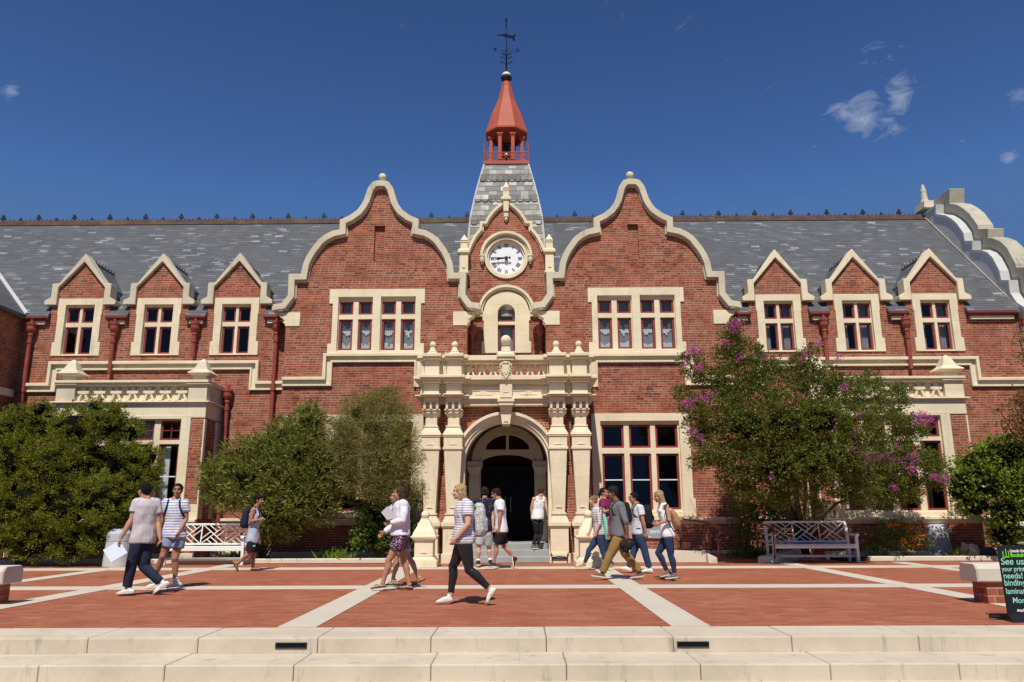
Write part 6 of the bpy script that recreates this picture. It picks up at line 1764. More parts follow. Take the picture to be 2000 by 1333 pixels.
def person(label, gpx, gpy, J, face, skin, hair, top, bottom, feet, hairstyle='short', girth=1.0, sex='f', z0=0.0, Y0=None, curlN=.6, curlF=.6, tilt=0.0, group='students walking across the plaza', wide=1.0, headscale=1.0):
    if Y0 is None: Y0 = G(gpx, gpy, z0).y
    j = {}
    for k, v in J.items(): j[k] = W(v[0], v[1], Y0 + (v[2] if len(v) > 2 else 0))
    gx = (j['aN'].x + j['aF'].x) / 2
    org = V(gx, Y0, z0)
    for k in ('tN', 'tF'):
        if j[k].z < z0 + .03: j[k].z = z0 + .028
    root = thing('person', label, 'person', org, group)
    top_z = j['head'].z + .12
    s = max(.92, min(1.1, (top_z - z0) / 1.68)) if True else 1
    s = 1.0 * s
    f = V(face[0], face[1], 0).normalized(); up_ = V(0, 0, 1)
    sideS = (j['sN'] - j['sF']); sideS.z *= .4; sideS = sideS.normalized(); sideH = V(sideS.x, sideS.y, 0).normalized()
    fr = up_.cross(sideH); fr = fr if fr.dot(f) > 0 else -fr
    body = MB(); pel, nk = j['pel'], j['neck']
    spine = lambda t: pel.lerp(nk, t)
    g = girth
    male = sex == 'm'
    sh = (j['sN'] - j['sF']).length / 2 + .01
    prof = [(-.10, .135, .10), (0, .155, .11), (.12, .15, .105), (.35, .122 if not male else .138, .092), (.62, .142 if not male else .16, .112), (.80, .155 if not male else .175, .108), (.93, .12, .082), (1.0, .06, .058)]
    loft(body, [(spine(t) , sideS * a * s * g, fr * b * s * g) for t, a, b in prof])
    # arms
    for q, curl in (('N', curlN), ('F', curlF)):
        S_, E_, W_ = j['s' + q], j['e' + q], j['w' + q]
        m_ = 1.12 if male else 1.0; m_ *= (1 + (g - 1) * 1.3)
        limb(body, [spine(.90).lerp(S_, .5), S_, S_.lerp(E_, .35), E_.lerp(S_, .1), E_, E_.lerp(W_, .3), W_.lerp(E_, .15), W_], [x * s * m_ for x in (.058, .054, .048, .038, .036, .039, .028, .024)])
        hd = (W_ - E_).normalized(); hd = (hd + V(0, 0, -.15)).normalized()
        body_side = (pel - W_); body_side.z = 0
        hand(body, W_, hd, fr if abs(hd.dot(fr)) < .8 else V(0, 0, 1), body_side if body_side.length > .05 else sideS, s * (1.04 if male else .95), curl)
    # legs
    for q in 'NF':
        H_, K_, A_, T_ = j['h' + q], j['k' + q], j['a' + q], j['t' + q]
        m_ = 1 + (g - 1) * .8
        m_ *= 1.0 if not male else .98
        kn = K_ + fr * .012
        back = -fr
        limb(body, [H_, H_.lerp(K_, .35), H_.lerp(K_, .8), kn, K_.lerp(A_, .12) + back * .004, K_.lerp(A_, .32) + back * .014, K_.lerp(A_, .7), A_], [x * s * m_ for x in (.088, .080, .058, .052, .050, .056, .038, .034)])
    if feet in ('sandal',):
        pads2 = MB(); pads = MB()
        for q in 'NF':
            if q == 'F': pads, pads2 = pads2, pads
            b0, c, u, sd_ = shoe(body, pads, j['a' + q], j['t' + q], s * .97, .040, .042)
            pads.tube([b0 + c * .10 * s + sd_ * .04 * s + u * .02 * s, b0 + c * .15 * s + u * .052 * s, b0 + c * .20 * s + u * .04 * s], .006 * s, 6); pads.tube([b0 + c * .10 * s - sd_ * .04 * s + u * .02 * s, b0 + c * .15 * s + u * .052 * s], .006 * s, 6)
    # head
    hs = s * headscale * (.96 if not male else 1.0); c = j['head']; tl = Matrix.Rotation(-tilt, 3, f.cross(up_)); F = (tl @ f).normalized(); U = (tl @ up_).normalized(); Sd = F.cross(U).normalized()
    hp = lambda a, b, d: c + (Sd * a + F * b + U * d) * hs
    rot = Matrix((Sd, F, U)).transposed()
    body.ball(hp(0, -.012, .022), hs, 18, .074, .092, .092, rot); body.ball(hp(0, .022, -.042), hs, 16, .057, .066, .068, rot)
    body.ball(hp(0, .060, -.090), .024 * hs, 10); body.ball(hp(0, .045, -.075), hs, 12, .045, .035, .03, rot)
    limb(body, [hp(0, .082, .018), hp(0, .100, -.012), hp(0, .108, -.028)], [.009 * hs, .011 * hs, .014 * hs], 8)
    body.ball(hp(.012, .096, -.030), .010 * hs, 8); body.ball(hp(-.012, .096, -.030), .010 * hs, 8)
    body.ball(hp(0, .084, -.058), hs, 10, .022, .010, .008, rot); body.ball(hp(0, .078, .036), hs, 10, .052, .014, .010, rot)
    for sg in (1, -1):
        body.ball(hp(sg * .074, -.005, -.005), hs, 10, .010, .020, .031, rot); body.ball(hp(sg * .036, .058, -.028), hs, 10, .024, .026, .024, rot)
    limb(body, [hp(0, -.025, -.04), hp(0, -.025, -.10), nk + V(0, 0, .01), nk - (nk - pel) * .08], [.056 * hs, .052 * hs * (1.1 if male else 1), .060 * s, .075 * s])
    organic('body', body, skin, root, org, .0078, 2) if False else None
    bo = organic('body', body, skin, root, org, .0078, 2)
    e = MB(); e.org = org
    for sg in (1, -1):
        e = MB(); e.org = org; e.ball(hp(sg * .031, .079, .008), hs, 8, .013, .007, .006, rot); e.build('eye', EYEM, bo, smooth=True, uv=False)
    e = MB(); e.org = org; e.ball(hp(0, .0925, -.0585), hs, 8, .017, .005, .0045, rot); e.build('mouth', LIPM if hairstyle != 'smile' else SOCK, bo, smooth=True, uv=False)
    h = MB()
    h.ball(hp(0, -.022, .040), hs, 18, .082, .094, .084, rot); h.ball(hp(0, -.050, .0), hs, 16, .079, .062, .080, rot)
    for sg in (1, -1): h.ball(hp(sg * .062, -.012, .03), hs, 12, .024, .060, .045, rot)
    if hairstyle == 'thick': h.ball(hp(0, -.02, .06), hs, 16, .088, .102, .078, rot); h.ball(hp(0, .05, .075), hs, 12, .055, .04, .03, rot); h.ball(hp(0, -.07, -.02), hs, 12, .06, .045, .07, rot)
    if hairstyle in ('short',): h.ball(hp(0, .045, .078), hs, 12, .05, .035, .026, rot)
    if hairstyle in ('long', 'bob', 'verylong'):
        L = {'bob': .17, 'long': .27, 'verylong': .46}[hairstyle]
        h.ball(hp(0, .035, .07), hs, 12, .06, .04, .03, rot)
        wd = {'bob': .062, 'long': .068, 'verylong': .06}[hairstyle]
        pts = [hp(0, -.055, .02), hp(0, -.082, -.07)]; B_ = -V(f.x, f.y, 0)
        last = pts[-1]
        rings = [(hp(0, -.045, .03), Sd * .075 * hs, F * .06 * hs), (hp(0, -.065, -.05), Sd * .076 * hs, F * .05 * hs)]
        for i in range(1, 5):
            t = i / 4; p = last + V(0, 0, -1) * L * t + B_ * (.05 * t if hairstyle != 'bob' else .0); rings.append((p, Sd * wd * (1.05 - .35 * t), F * .040 * (1 - .45 * t)))
        loft(h, rings, 14)
        for sg in (1, -1): limb(h, [hp(sg * .066, -.015, .04), hp(sg * .072, -.02, -.05), hp(sg * .066, -.03, -.05) + V(0, 0, -.10 if hairstyle != 'bob' else -.05)], [.022 * hs, .018 * hs, .012 * hs], 10)
    if hairstyle == 'bun': h.ball(hp(0, -.085, .075), .045 * hs, 12); h.ball(hp(0, -.07, .04), .05 * hs, 12)
    if hairstyle == 'pony': h.ball(hp(0, -.10, .03), .030 * hs, 10); limb(h, [hp(0, -.10, .03), hp(0, -.14, -.03), hp(0, -.13, -.13)], [.024, .03, .012])
    if hairstyle == 'smile': h.ball(hp(0, -.10, .05), .035 * hs, 10)
    hh = organic('hair', h, hair, root, org, .009, 1)
    # garments
    tk, tmat = top; t_ = MB()
    e_ = .020 if tk != 'tank' else .016
    if tk in ('tee', 'long', 'loose', 'elbow'):
        rows = [(-.22, .180, .136), (-.10, .182, .138), (0.05, .172, .128), (.30, .146 if not male else .160, .112), (.60, .155 if not male else .175, .126), (.80, .165 if not male else .188, .118), (.93, .135, .090), (.985, .078, .070)]
        if tk == 'loose': rows = [(-.12, .185, .15), (0, .178, .145), (.2, .17, .135), (.45, .165, .13)] + rows[5:]
        loft(t_, [(spine(t) , sideS * a * s * g * wide, fr * b * s * g * wide) for t, a, b in rows])
        cut = {'tee': .55, 'long': 1.93, 'loose': 1.95, 'elbow': 1.15}[tk]
        for q in 'NF':
            S_, E_, W_ = j['s' + q], j['e' + q], j['w' + q]; ar = 1.14 if male else 1.0; ar *= (1 + (g - 1))
            pts = [spine(.90).lerp(S_, .45), S_]; rd = [.070, .066]
            if cut <= 1: pts += [S_.lerp(E_, cut * .6), S_.lerp(E_, cut)]; rd += [.066, .064]
            else:
                pts += [S_.lerp(E_, .5), E_]; rd += [.056, .047]
                x = cut - 1; pts += [E_.lerp(W_, x * .5), E_.lerp(W_, x)]; rd += [.046, .038 if x > .5 else .045]
            for p_, r_ in zip(pts[:-1], rd[:-1]): t_.ball(p_, r_ * s * ar, 12)
            t_.tube(pts, [r * s * ar for r in rd], 14)
    elif tk == 'tank':
        rows = [(-.22, .186, .142), (-.10, .188, .144), (0.05, .176, .132), (.30, .143 if not male else .155, .106), (.60, .153 if not male else .172, .125), (.78, .150 if not male else .165, .117)]
        loft(t_, [(spine(t), sideS * a * s * g * wide, fr * b * s * g * wide) for t, a, b in rows])
        for sg in (1, -1): limb(t_, [spine(.72) + sideS * sg * .095 * s + fr * .085 * s, spine(.95) + sideS * sg * .085 * s + fr * .03 * s, spine(.97) + sideS * sg * .085 * s - fr * .03 * s, spine(.74) + sideS * sg * .09 * s - fr * .085 * s], [.030 * s] * 4)
        loft(t_, [(spine(.7), sideS * .13 * s, -fr * .115 * s), (spine(.93), sideS * .095 * s, fr * .07 * s)]) if male else None
    organic('shirt' if tk != 'tank' else 'tank_top', t_, tmat, root, org, .011, 3)
    bk, bmat = bottom; b_ = MB()
    slim = bk in ('leggings', 'skinny')
    w_ = 1.0 if slim else 1.08
    loft(b_, [(spine(-.13), sideS * .150 * s * g * w_, fr * .112 * s * g * w_), (spine(-.02), sideS * .166 * s * g * w_, fr * .124 * s * g * w_), (spine(.10), sideS * .152 * s * g * w_, fr * .113 * s * g * w_)])
    for q in 'NF':
        H_, K_, A_ = j['h' + q], j['k' + q], j['a' + q]
        m_ = (1 + (g - 1) * .8) * s
        if slim: pts = [H_, H_.lerp(K_, .35), H_.lerp(K_, .8), K_ + fr * .01, K_.lerp(A_, .3) - fr * .010, K_.lerp(A_, .7), K_.lerp(A_, .93)]; rd = [.099, .089, .067, .060, .062, .046, .041]
        elif bk == 'trousers': pts = [H_, H_.lerp(K_, .4), H_.lerp(K_, .85), K_ + fr * .008, K_.lerp(A_, .5), K_.lerp(A_, .95)]; rd = [.104, .096, .080, .076, .070, .066]
        elif bk == 'shorts': pts = [H_, H_.lerp(K_, .4), H_.lerp(K_, .80)]; rd = [.106, .104, .098]
        elif bk == 'longshorts': pts = [H_, H_.lerp(K_, .5), H_.lerp(K_, .93)]; rd = [.106, .102, .092]
        else: pts = [H_, H_.lerp(K_, .25), H_.lerp(K_, .48)]; rd = [.106, .106, .104]
        if not slim and bk != 'trousers': b_.ball(H_, rd[0] * m_, 12)
        else:
            for p_, r_ in zip(pts[:-1], rd[:-1]): b_.ball(p_, r_ * m_, 12)
        b_.tube(pts, [r * m_ for r in rd], 14)
    organic({'leggings': 'leggings', 'skinny': 'jeans', 'trousers': 'trousers'}.get(bk, 'shorts'), b_, bmat, root, org, .011, 3)
    if feet == 'sandal':
        for pd in (pads, pads2): pd.org = org; pd.build('sandal', DSOLE, root, uv=False)
    else:
        fm, sock = feet
        for q in 'NF':
            a_ = MB(); so = MB(); shoe(a_, so, j['a' + q], j['t' + q], s * (1.03 if male else .94))
            sh_o = organic('shoe', a_, fm, root, org, .009, 1)
            so.org = org; so.build('sole', SOLE, sh_o, uv=False)
            if sock:
                k_ = MB(); k_.tube([j['a' + q].lerp(j['k' + q], .0), j['a' + q].lerp(j['k' + q], .18)], [.041 * s, .043 * s], 14); k_.org = org; k_.build('sock', SOCK, root, smooth=True, uv=False)
    return dict(root=root, j=j, s=s, fr=fr, side=sideS, spine=spine, org=org, hp=hp, Sd=Sd, F=F, rot=rot, hs=hs)

def backpack(P, mat, label, size=(.15, .09, .22), strapmat=None, low=.62, off=.20):
    s = P['s']; c = P['spine'](low) - P['fr'] * (off * s); o = thing('backpack', label, 'backpack', (c.x, c.y, c.z - size[2]), 'backpacks worn by the students'); b = Vector(o.location)
    m = MB(); up_ = (P['spine'](1) - P['spine'](0)).normalized()
    rows = [(-1, .55), (-.92, .9), (-.6, 1.05), (0, 1.0), (.55, .9), (.88, .7), (1, .35)]
    loft(m, [(c + up_ * size[2] * t, P['side'] * size[0] * k, P['fr'] * size[1] * k) for t, k in rows], 18)
    loft(m, [(c - P['fr'] * size[1] * .8 + up_ * size[2] * t, P['side'] * size[0] * .75 * k, P['fr'] * size[1] * .45 * k) for t, k in ((-.85, .7), (-.6, 1), (0, 1), (.15, .6))], 14)
    organic('bag_body', m, mat, o, b, .012, 3)
    for sg in (1, -1):
        m = MB(); m.org = b
        base = P['spine']; A = lambda t, x, y: base(t) + P['side'] * sg * x * s + P['fr'] * y * s
        m.tube([A(.80, .085, -.15), A(.99, .085, -.075), A(1.035, .085, .0), A(.93, .09, .085), A(.77, .10, .122), A(.60, .13, .11), A(.47, .155, .04), A(.40, .14, -.10)], .015, 8)
        m.build('shoulder_strap', strapmat or mat, o, smooth=True, uv=False)
    return o
SN, SF = -.17, .17
LILAC = m_cloth('lilac_grey_tshirt', (.50, .46, .48)); NAVY = m_cloth('navy_trousers', (.018, .024, .050)); STRP1 = m_cloth('lilac_striped_tee', (.74, .73, .76), kind='stripe', col2=(.24, .26, .45), f=22, thr=.42)
BSHORT = m_cloth('blue_denim_shorts', (.24, .29, .44)); WCARD = m_cloth('white_cardigan', (.74, .73, .78)); FLOR = m_cloth('floral_shorts', (.035, .02, .05), kind='floral', col2=(.62, .50, .58), f=38, thr=.30)
STRP2 = m_cloth('purple_striped_tee', (.74, .72, .74), kind='stripe', col2=(.20, .14, .32), f=30, thr=.30); LEG = m_cloth('black_shiny_leggings', (.012, .012, .014), .38, sheen=1)
NDOT = m_cloth('navy_dotted_shirt', (.014, .016, .035), kind='dots', col2=(.5, .5, .5), f=17, thr=.16); GSH = m_cloth('pale_grey_shorts', (.42, .42, .45)); WTEE = m_cloth('white_tshirt', (.78, .78, .79)); BKS = m_cloth('black_shorts', (.014, .013, .018))
WTANK = m_cloth('white_tank', (.80, .80, .81)); BJEAN = m_cloth('black_jeans', (.014, .014, .018)); STRP3 = m_cloth('white_fine_striped_top', (.72, .70, .69), kind='stripe', col2=(.16, .06, .09), f=27, thr=.26)
JEAN = m_cloth('blue_jeans', (.028, .052, .115)); JEAN2 = m_cloth('dark_blue_jeans', (.022, .035, .085)); MAGT = m_cloth('magenta_top', (.22, .02, .10)); GSW = m_cloth('grey_sweater', (.165, .16, .17)); KHAKI = m_cloth('khaki_chinos', (.27, .165, .055))
STRP4 = m_cloth('white_text_striped_tee', (.74, .74, .76), kind='stripe', col2=(.36, .36, .42), f=34, thr=.35); BTANK = m_cloth('pale_blue_tank', (.42, .47, .58)); NBAG = m_cloth('navy_nylon', (.014, .017, .04)); BBAG = m_cloth('black_nylon', (.012, .012, .013))
PBAG = m_cloth('pale_patterned_canvas', (.56, .56, .54), kind='floral', col2=(.27, .26, .26), f=22, thr=-.07); MINT = m_cloth('mint_fabric', (.25, .62, .50)); TANB = m_cloth('tan_leather', (.36, .185, .10), .6)

# 1 man in lilac t-shirt, seen from behind
p1 = person('man in lilac-grey t-shirt and navy trousers walking left, seen from behind, carrying white papers', 240, 1164, dict(head=(281.5, 958, 0), neck=(287, 975), sN=(268, 984, -.06), sF=(305, 984, .10), eN=(257, 1015, -.12), wN=(236, 1051, -.22), eF=(309, 1021, .08), wF=(312, 1050, 0),
    pel=(280, 1045), hN=(269, 1063, -.05), hF=(287, 1063, .06), kN=(257, 1104, -.05), aN=(248, 1148, -.02), tN=(229, 1160, -.02), kF=(281, 1106, .05), aF=(314, 1138, .08), tF=(300, 1161, .06)), (-.92, .40), SK['tan'], HR['black'], ('tee', LILAC), ('trousers', NAVY), (WSHOE, False), 'short', 1.02, 'm', wide=1.0)
# 2 smiling woman
p2 = person('smiling woman in lilac-striped t-shirt and blue shorts wearing a navy backpack', 330, 1151, dict(head=(347, 958, 0), neck=(342, 976), sN=(324, 983, -.02), sF=(362, 983, .04), eN=(317, 1013, 0), wN=(304, 1046, -.08), eF=(364, 1014, .03), wF=(348, 1042, -.12),
    pel=(341, 1037), hN=(331, 1052, -.02), hF=(350, 1052, .03), kN=(318, 1087, -.06), aN=(297, 1137, .05), tN=(285, 1149, .0), kF=(342, 1091, -.02), aF=(342, 1136, .02), tF=(325, 1149, -.06)), (.22, -.97), SK['olive'], HR['black'], ('tee', STRP1), ('hot', BSHORT), (WSHOE, True), 'smile', 1.0, 'f')
backpack(p2, NBAG, 'navy backpack with plum-edged straps worn by the smiling woman')
# 3 man in tank top and sandals
p3 = person('man in pale blue tank top, black shorts and flip-flops walking right past the bench', 490, 1116, dict(head=(506, 978, 0), neck=(500, 992), sN=(494, 998, SN), sF=(501, 998, SF), eN=(489, 1019, -.22), wN=(505, 1016, -.16), eF=(497, 1021, .2), wF=(508, 1014, .02),
    pel=(494, 1048), hN=(491, 1057, -.09), hF=(496, 1057, .09), kN=(489, 1080, -.10), aN=(464, 1101, -.10), tN=(464, 1114, -.10), kF=(496, 1081, .08), aF=(494, 1107, .08), tF=(510, 1114, .08)), (1, -.2), SK['olive'], HR['black'], ('tank', BTANK), ('longshorts', BKS), 'sandal', 'thick', 1.0, 'm', curlN=1.2, curlF=1.2)
backpack(p3, NBAG, 'navy backpack worn by the man in the pale blue tank top')
m = MB(); q_ = W(496.5, 1066.5, G(490, 1116).y - .20)
for dx in (-.016, .016): m.box(q_.x + dx - .008, q_.x + dx + .008, q_.y - .004, q_.y, q_.z - .014, q_.z + .014)
m.box(q_.x - .02, q_.x + .02, q_.y - .004, q_.y, q_.z - .003, q_.z + .003)
m.org = p3['org']; m.build('shorts_logo', WPR, p3['root'], uv=False)
# 5 woman mostly hidden
p5 = person('mostly hidden woman walking left behind the woman in the white cardigan', 790, 1147, dict(head=(773.5, 970, 0), neck=(778, 982), sN=(783, 990, SN + .03), sF=(777, 990, SF - .03), eN=(784, 1016, -.18), wN=(768, 1020, -.15), eF=(770, 1012, .15), wF=(762, 1003, .1),
    pel=(784, 1037), hN=(782, 1050, -.08), hF=(787, 1050, .08), kF=(776, 1090, .08), aF=(767, 1134, .08), tF=(753, 1143, .08), kN=(798, 1088, -.08), aN=(818, 1129, -.08), tN=(806, 1145, -.08)), (-1, 0), SK['tan'], HR['brown'], ('tee', GSH), ('shorts', GSH), 'sandal', 'long', .95, 'f')
# 4 woman in white cardigan
p4 = person('woman in white cardigan and floral shorts walking left with a pale folder', 765, 1154, dict(head=(779.5, 963.5, 0), neck=(785, 979), sN=(789, 987, SN + .02), sF=(783, 987, SF - .02), eN=(788, 1018, -.22), wN=(763, 1021, -.20), eF=(768, 1028, .18), wF=(751, 1039, .16),
    pel=(782, 1038), hN=(781, 1053, -.09), hF=(784, 1053, .09), kN=(760, 1095, -.09), aN=(748, 1138, -.09), tN=(725, 1150, -.09), kF=(789, 1096, .09), aF=(799, 1141, .09), tF=(778, 1150, .09)), (-1, 0), SK['tan'], HR['brown'], ('loose', WCARD), ('hot', FLOR), 'sandal', 'long', 1.06, 'f')
# 6 blonde woman
p6 = person('blonde woman in purple-striped t-shirt and shiny black leggings, nearest to the camera', 900, 1182, dict(head=(897, 961, 0), neck=(907, 979), sN=(914, 988, SN), sF=(906, 988, SF), eN=(914, 1024, -.24), wN=(891, 1052, -.22), eF=(905, 1022, .2), wF=(893, 1040, .16),
    pel=(906, 1046), hN=(908, 1063, -.09), hF=(903, 1063, .09), kN=(917, 1113, -.09), aN=(956, 1150, -.09), tN=(950, 1179, -.09), kF=(886, 1106, .09), aF=(880.5, 1162, .09), tF=(852, 1177, .09)), (-1, -.12), SK['fair'], HR['blonde'], ('tee', STRP2), ('leggings', LEG), (WSHOE, False), 'bob', 1.13, 'f')
backpack(p6, PBAG, 'pale patterned backpack with mint trim worn by the blonde woman', (.15, .10, .24), None, .45, .22)
# 7 man in navy dotted shirt
p7 = person('man in navy dotted shirt and pale grey shorts walking away towards the entrance', 945, 1109, dict(head=(947, 962, 0), neck=(946.5, 975), sN=(931.5, 981, 0), sF=(961.5, 981, 0), eN=(929, 1006, 0), wN=(930, 1030, -.06), eF=(962, 1006, 0), wF=(963, 1029, -.05),
    pel=(946, 1026), hN=(939, 1043, 0), hF=(953, 1043, 0), kN=(935, 1070, -.04), aN=(934, 1097, -.02), tN=(933, 1104, .14), kF=(955, 1070, .06), aF=(957.5, 1096, .02), tF=(957, 1103, .16)), (.05, 1), SK['fair'], HR['dark'], ('tee', NDOT), ('shorts', GSH), (BSHOE, True), 'crop', 1.0, 'm')
# 8 man in white t-shirt
p8 = person('man in white t-shirt and black shorts striding left in front of the doorway', 965, 1112, dict(head=(968.5, 965, 0), neck=(975.5, 977), sN=(979, 983, SN + .02), sF=(979, 983, SF), eN=(976, 1009, -.22), wN=(974.5, 1032, -.2), eF=(976, 1008, .22), wF=(970, 1028, .2),
    pel=(979, 1028), hN=(978, 1043, -.09), hF=(980, 1043, .09), kN=(969.5, 1067, -.08), aN=(964.5, 1100, -.08), tN=(946, 1108, -.08), kF=(985, 1068, .08), aF=(1008, 1094, .08), tF=(1003, 1109, .08)), (-1, .25), SK['tan'], HR['dark'], ('tee', WTEE), ('shorts', BKS), (BSHOE, False), 'short', .98, 'm', tilt=R(14))
# 9 man in white tank on the steps
p9 = person('man in white tank top and black jeans on the entrance steps', 1050, 1076, dict(head=(1058, 959.5, 0), neck=(1055, 970), sN=(1043, 975, -.03), sF=(1064, 975, .05), eN=(1038, 993, 0), wN=(1039, 1010, .05), eF=(1067, 993, 0), wF=(1070, 1009, .06),
    pel=(1050.5, 1006), hN=(1046.5, 1022, -.02), hF=(1055, 1022, .04), kN=(1048, 1044, .02), aN=(1041, 1066, -.06), tN=(1038, 1073, .06), kF=(1056, 1044, .06), aF=(1049, 1066, .0), tF=(1052, 1072, .14)), (.45, .9), SK['fair'], HR['brown'], ('tank', WTANK), ('skinny', BJEAN), (GSHOE, False), 'short', .93, 'm', z0=.31, Y0=21.1)
# 11 woman in magenta
p11 = person('dark-haired woman in magenta top, mostly hidden behind the grey sweater man', 1183, 1106, dict(head=(1180, 963, 0), neck=(1180, 974), sN=(1177, 980, -.12), sF=(1189, 980, .12), eN=(1179, 1000, -.2), wN=(1187, 998, -.2), eF=(1192, 1000, .1), wF=(1188, 1006, -.05),
    pel=(1184, 1030), hN=(1181, 1038, -.06), hF=(1188, 1038, .06), kN=(1182, 1066, -.06), aN=(1181, 1096, -.06), tN=(1186, 1104, -.10), kF=(1188, 1066, .06), aF=(1188, 1096, .06), tF=(1194, 1103, .0)), (.75, -.65), SK['tan'], HR['black'], ('tee', MAGT), ('skinny', JEAN2), (BSHOE, False), 'pony', .92, 'f')
# 10 woman in fine striped top
p10 = person('woman with messy bun in white fine-striped top and blue jeans walking left', 1150, 1115, dict(head=(1158, 978, 0), neck=(1164, 991), sN=(1170, 998, SN + .03), sF=(1165, 998, SF - .03), eN=(1171, 1022, -.2), wN=(1164, 1041, -.2), eF=(1158, 1023, .18), wF=(1151, 1041, .16),
    pel=(1170, 1035), hN=(1171, 1050, -.08), hF=(1168, 1050, .08), kN=(1178, 1079, -.08), aN=(1190, 1104, -.08), tN=(1178, 1111, -.08), kF=(1151, 1075, .08), aF=(1141.5, 1101, .08), tF=(1125, 1109, .08)), (-1, -.1), SK['fair'], HR['sandy'], ('elbow', STRP3), ('skinny', JEAN), (TANSHOE, False), 'bun', .95, 'f')
# 13 man with glasses
p13 = person('man with glasses in white t-shirt and blue jeans wearing a black backpack', 1240, 1120, dict(head=(1237.5, 973, 0), neck=(1244, 986), sN=(1251, 993, SN), sF=(1245, 993, SF), eN=(1256, 1018, -.22), wN=(1261, 1041, -.2), eF=(1240, 1020, .2), wF=(1237, 1038, .15),
    pel=(1246, 1033), hN=(1249, 1049, -.09), hF=(1245, 1049, .09), kN=(1260, 1078, -.09), aN=(1268, 1109, -.09), tN=(1252, 1117, -.09), kF=(1238, 1079, .09), aF=(1228, 1107, .09), tF=(1211, 1110, .09)), (-1, -.2), SK['tan'], HR['black'], ('tee', STRP4), ('trousers', JEAN), (WSHOE, False), 'short', .95, 'm')
backpack(p13, BBAG, 'large black backpack worn by the man with glasses', (.16, .11, .25), None, .50, .22)
def specs(P, name, label, lift=0.0, fwd_=0.0):
    m = MB(); hp = P['hp']; h = P['hs']
    for sg in (1, -1):
        c = [hp(sg * (.032 + .024 * math.cos(t * math.pi / 5)), .098 + fwd_, .008 + lift + .019 * math.sin(t * math.pi / 5)) for t in range(11)]
        m.tube(c, .0028, 5); m.tube([hp(sg * .056, .096 + fwd_, .012 + lift), hp(sg * .078, .0 + fwd_, .012 + lift)], .0028, 5)
    m.tube([hp(-.009, .1 + fwd_, .01 + lift), hp(.009, .1 + fwd_, .01 + lift)], .003, 5)
    o = m.build(name, IRON, None, org=P['hp'](0, .09, 0), uv=False); tag(o, label, 'glasses')
specs(p13, 'glasses', 'thin dark glasses on the man with the black backpack')
# 12 man in khaki chinos
p12 = person('curly-haired man in grey sweater and khaki chinos striding left with a black bag', 1200, 1133, dict(head=(1196, 963.5, 0), neck=(1204, 981), sN=(1212, 989, SN), sF=(1204, 988, SF), eN=(1222, 1018, -.24), wN=(1225, 1044, -.22), eF=(1195, 1017, .22), wF=(1192, 1040, .22),
    pel=(1207, 1035), hN=(1207, 1054, -.09), hF=(1209, 1054, .09), kN=(1191, 1086, -.09), aN=(1176, 1119, -.09), tN=(1156, 1125, -.09), kF=(1222, 1082, .09), aF=(1250, 1118, .09), tF=(1231, 1129, .09)), (-1, -.1), SK['brown'], HR['dark'], ('elbow', GSW), ('trousers', KHAKI), (BRSHOE, False), 'thick', 1.0, 'm', tilt=R(6), wide=1.07)
backpack(p12, BBAG, 'black backpack worn by the man in the grey sweater', (.14, .07, .2), None, .62, .19)
# 14 woman in white tank and jeans
p14 = person('long-haired blonde woman in white tank top and dark blue jeans, last of the right group', 1305, 1135, dict(head=(1286, 970, 0), neck=(1295, 984), sN=(1302, 990, SN + .02), sF=(1297, 990, SF - .02), eN=(1308, 1016, -.22), wN=(1289, 1022, -.2), eF=(1298, 1018, .2), wF=(1282, 1021, .1),
    pel=(1303, 1037), hN=(1306, 1053, -.09), hF=(1301, 1053, .09), kN=(1311, 1086, -.09), aN=(1318, 1121, -.09), tN=(1300, 1131, -.09), kF=(1286, 1080, .09), aF=(1303, 1116, .09), tF=(1290, 1127, .09)), (-1, -.15), SK['tan'], HR['blonde'], ('tank', WTANK), ('skinny', JEAN2), (GSHOE, False), 'verylong', .95, 'f', tilt=R(12))
specs(p14, 'sunglasses', 'sunglasses pushed up on the long-haired blonde woman', .07, -.05)
# things in hands and over shoulders
def quad_thing(name, label, cat, pts, t, mat):
    m = MB(); P0 = [Vector(p) for p in pts]; n = (P0[1] - P0[0]).cross(P0[2] - P0[0]).normalized() * t
    m.add(P0 + [p + n for p in P0], [(0, 1, 2, 3), (7, 6, 5, 4), (0, 4, 5, 1), (1, 5, 6, 2), (2, 6, 7, 3), (3, 7, 4, 0)])
    o = m.build(name, mat, None, org=sum(P0, V(0, 0, 0)) / 4, uv=False); return tag(o, label, cat)
PAPER = m_plain('white_paper', (.56, .61, .74), .8, .2, .04, 6, .05)
yy = G(240, 1164).y - .26
quad_thing('papers', 'sheaf of white papers in the hand of the man in the lilac-grey t-shirt', 'papers', (lambda a, b_, c: [a, b_, c, a + c - b_])(W(233, 1056, yy + .05), W(249, 1080, yy + .0), W(217, 1099, yy - .10)), .012, PAPER)
yy = G(240, 1164).y
m = MB(); q_ = W(311, 1067, yy - .03); m.prism([(q_.x - .055, q_.z - .05), (q_.x - .01, q_.z - .075), (q_.x + .055, q_.z + .04), (q_.x + .01, q_.z + .07)], q_.y - .012, q_.y + .012)
o = m.build('phone', BLK, None, org=q_, bevel=.006, uv=False); tag(o, 'black phone held by the man in the lilac-grey t-shirt', 'phone')
yy = G(765, 1154).y - .24
quad_thing('folder', 'pale grey folder held by the woman in the white cardigan', 'folder', [W(757, 989, yy), W(778, 1011, yy + .02), W(756, 1016, yy - .02), W(744.5, 1001, yy - .02)], .02, m_plain('pale_folder', (.50, .46, .47), .7, .2, .05, 6, .05))
yy = G(790, 1147).y + .02
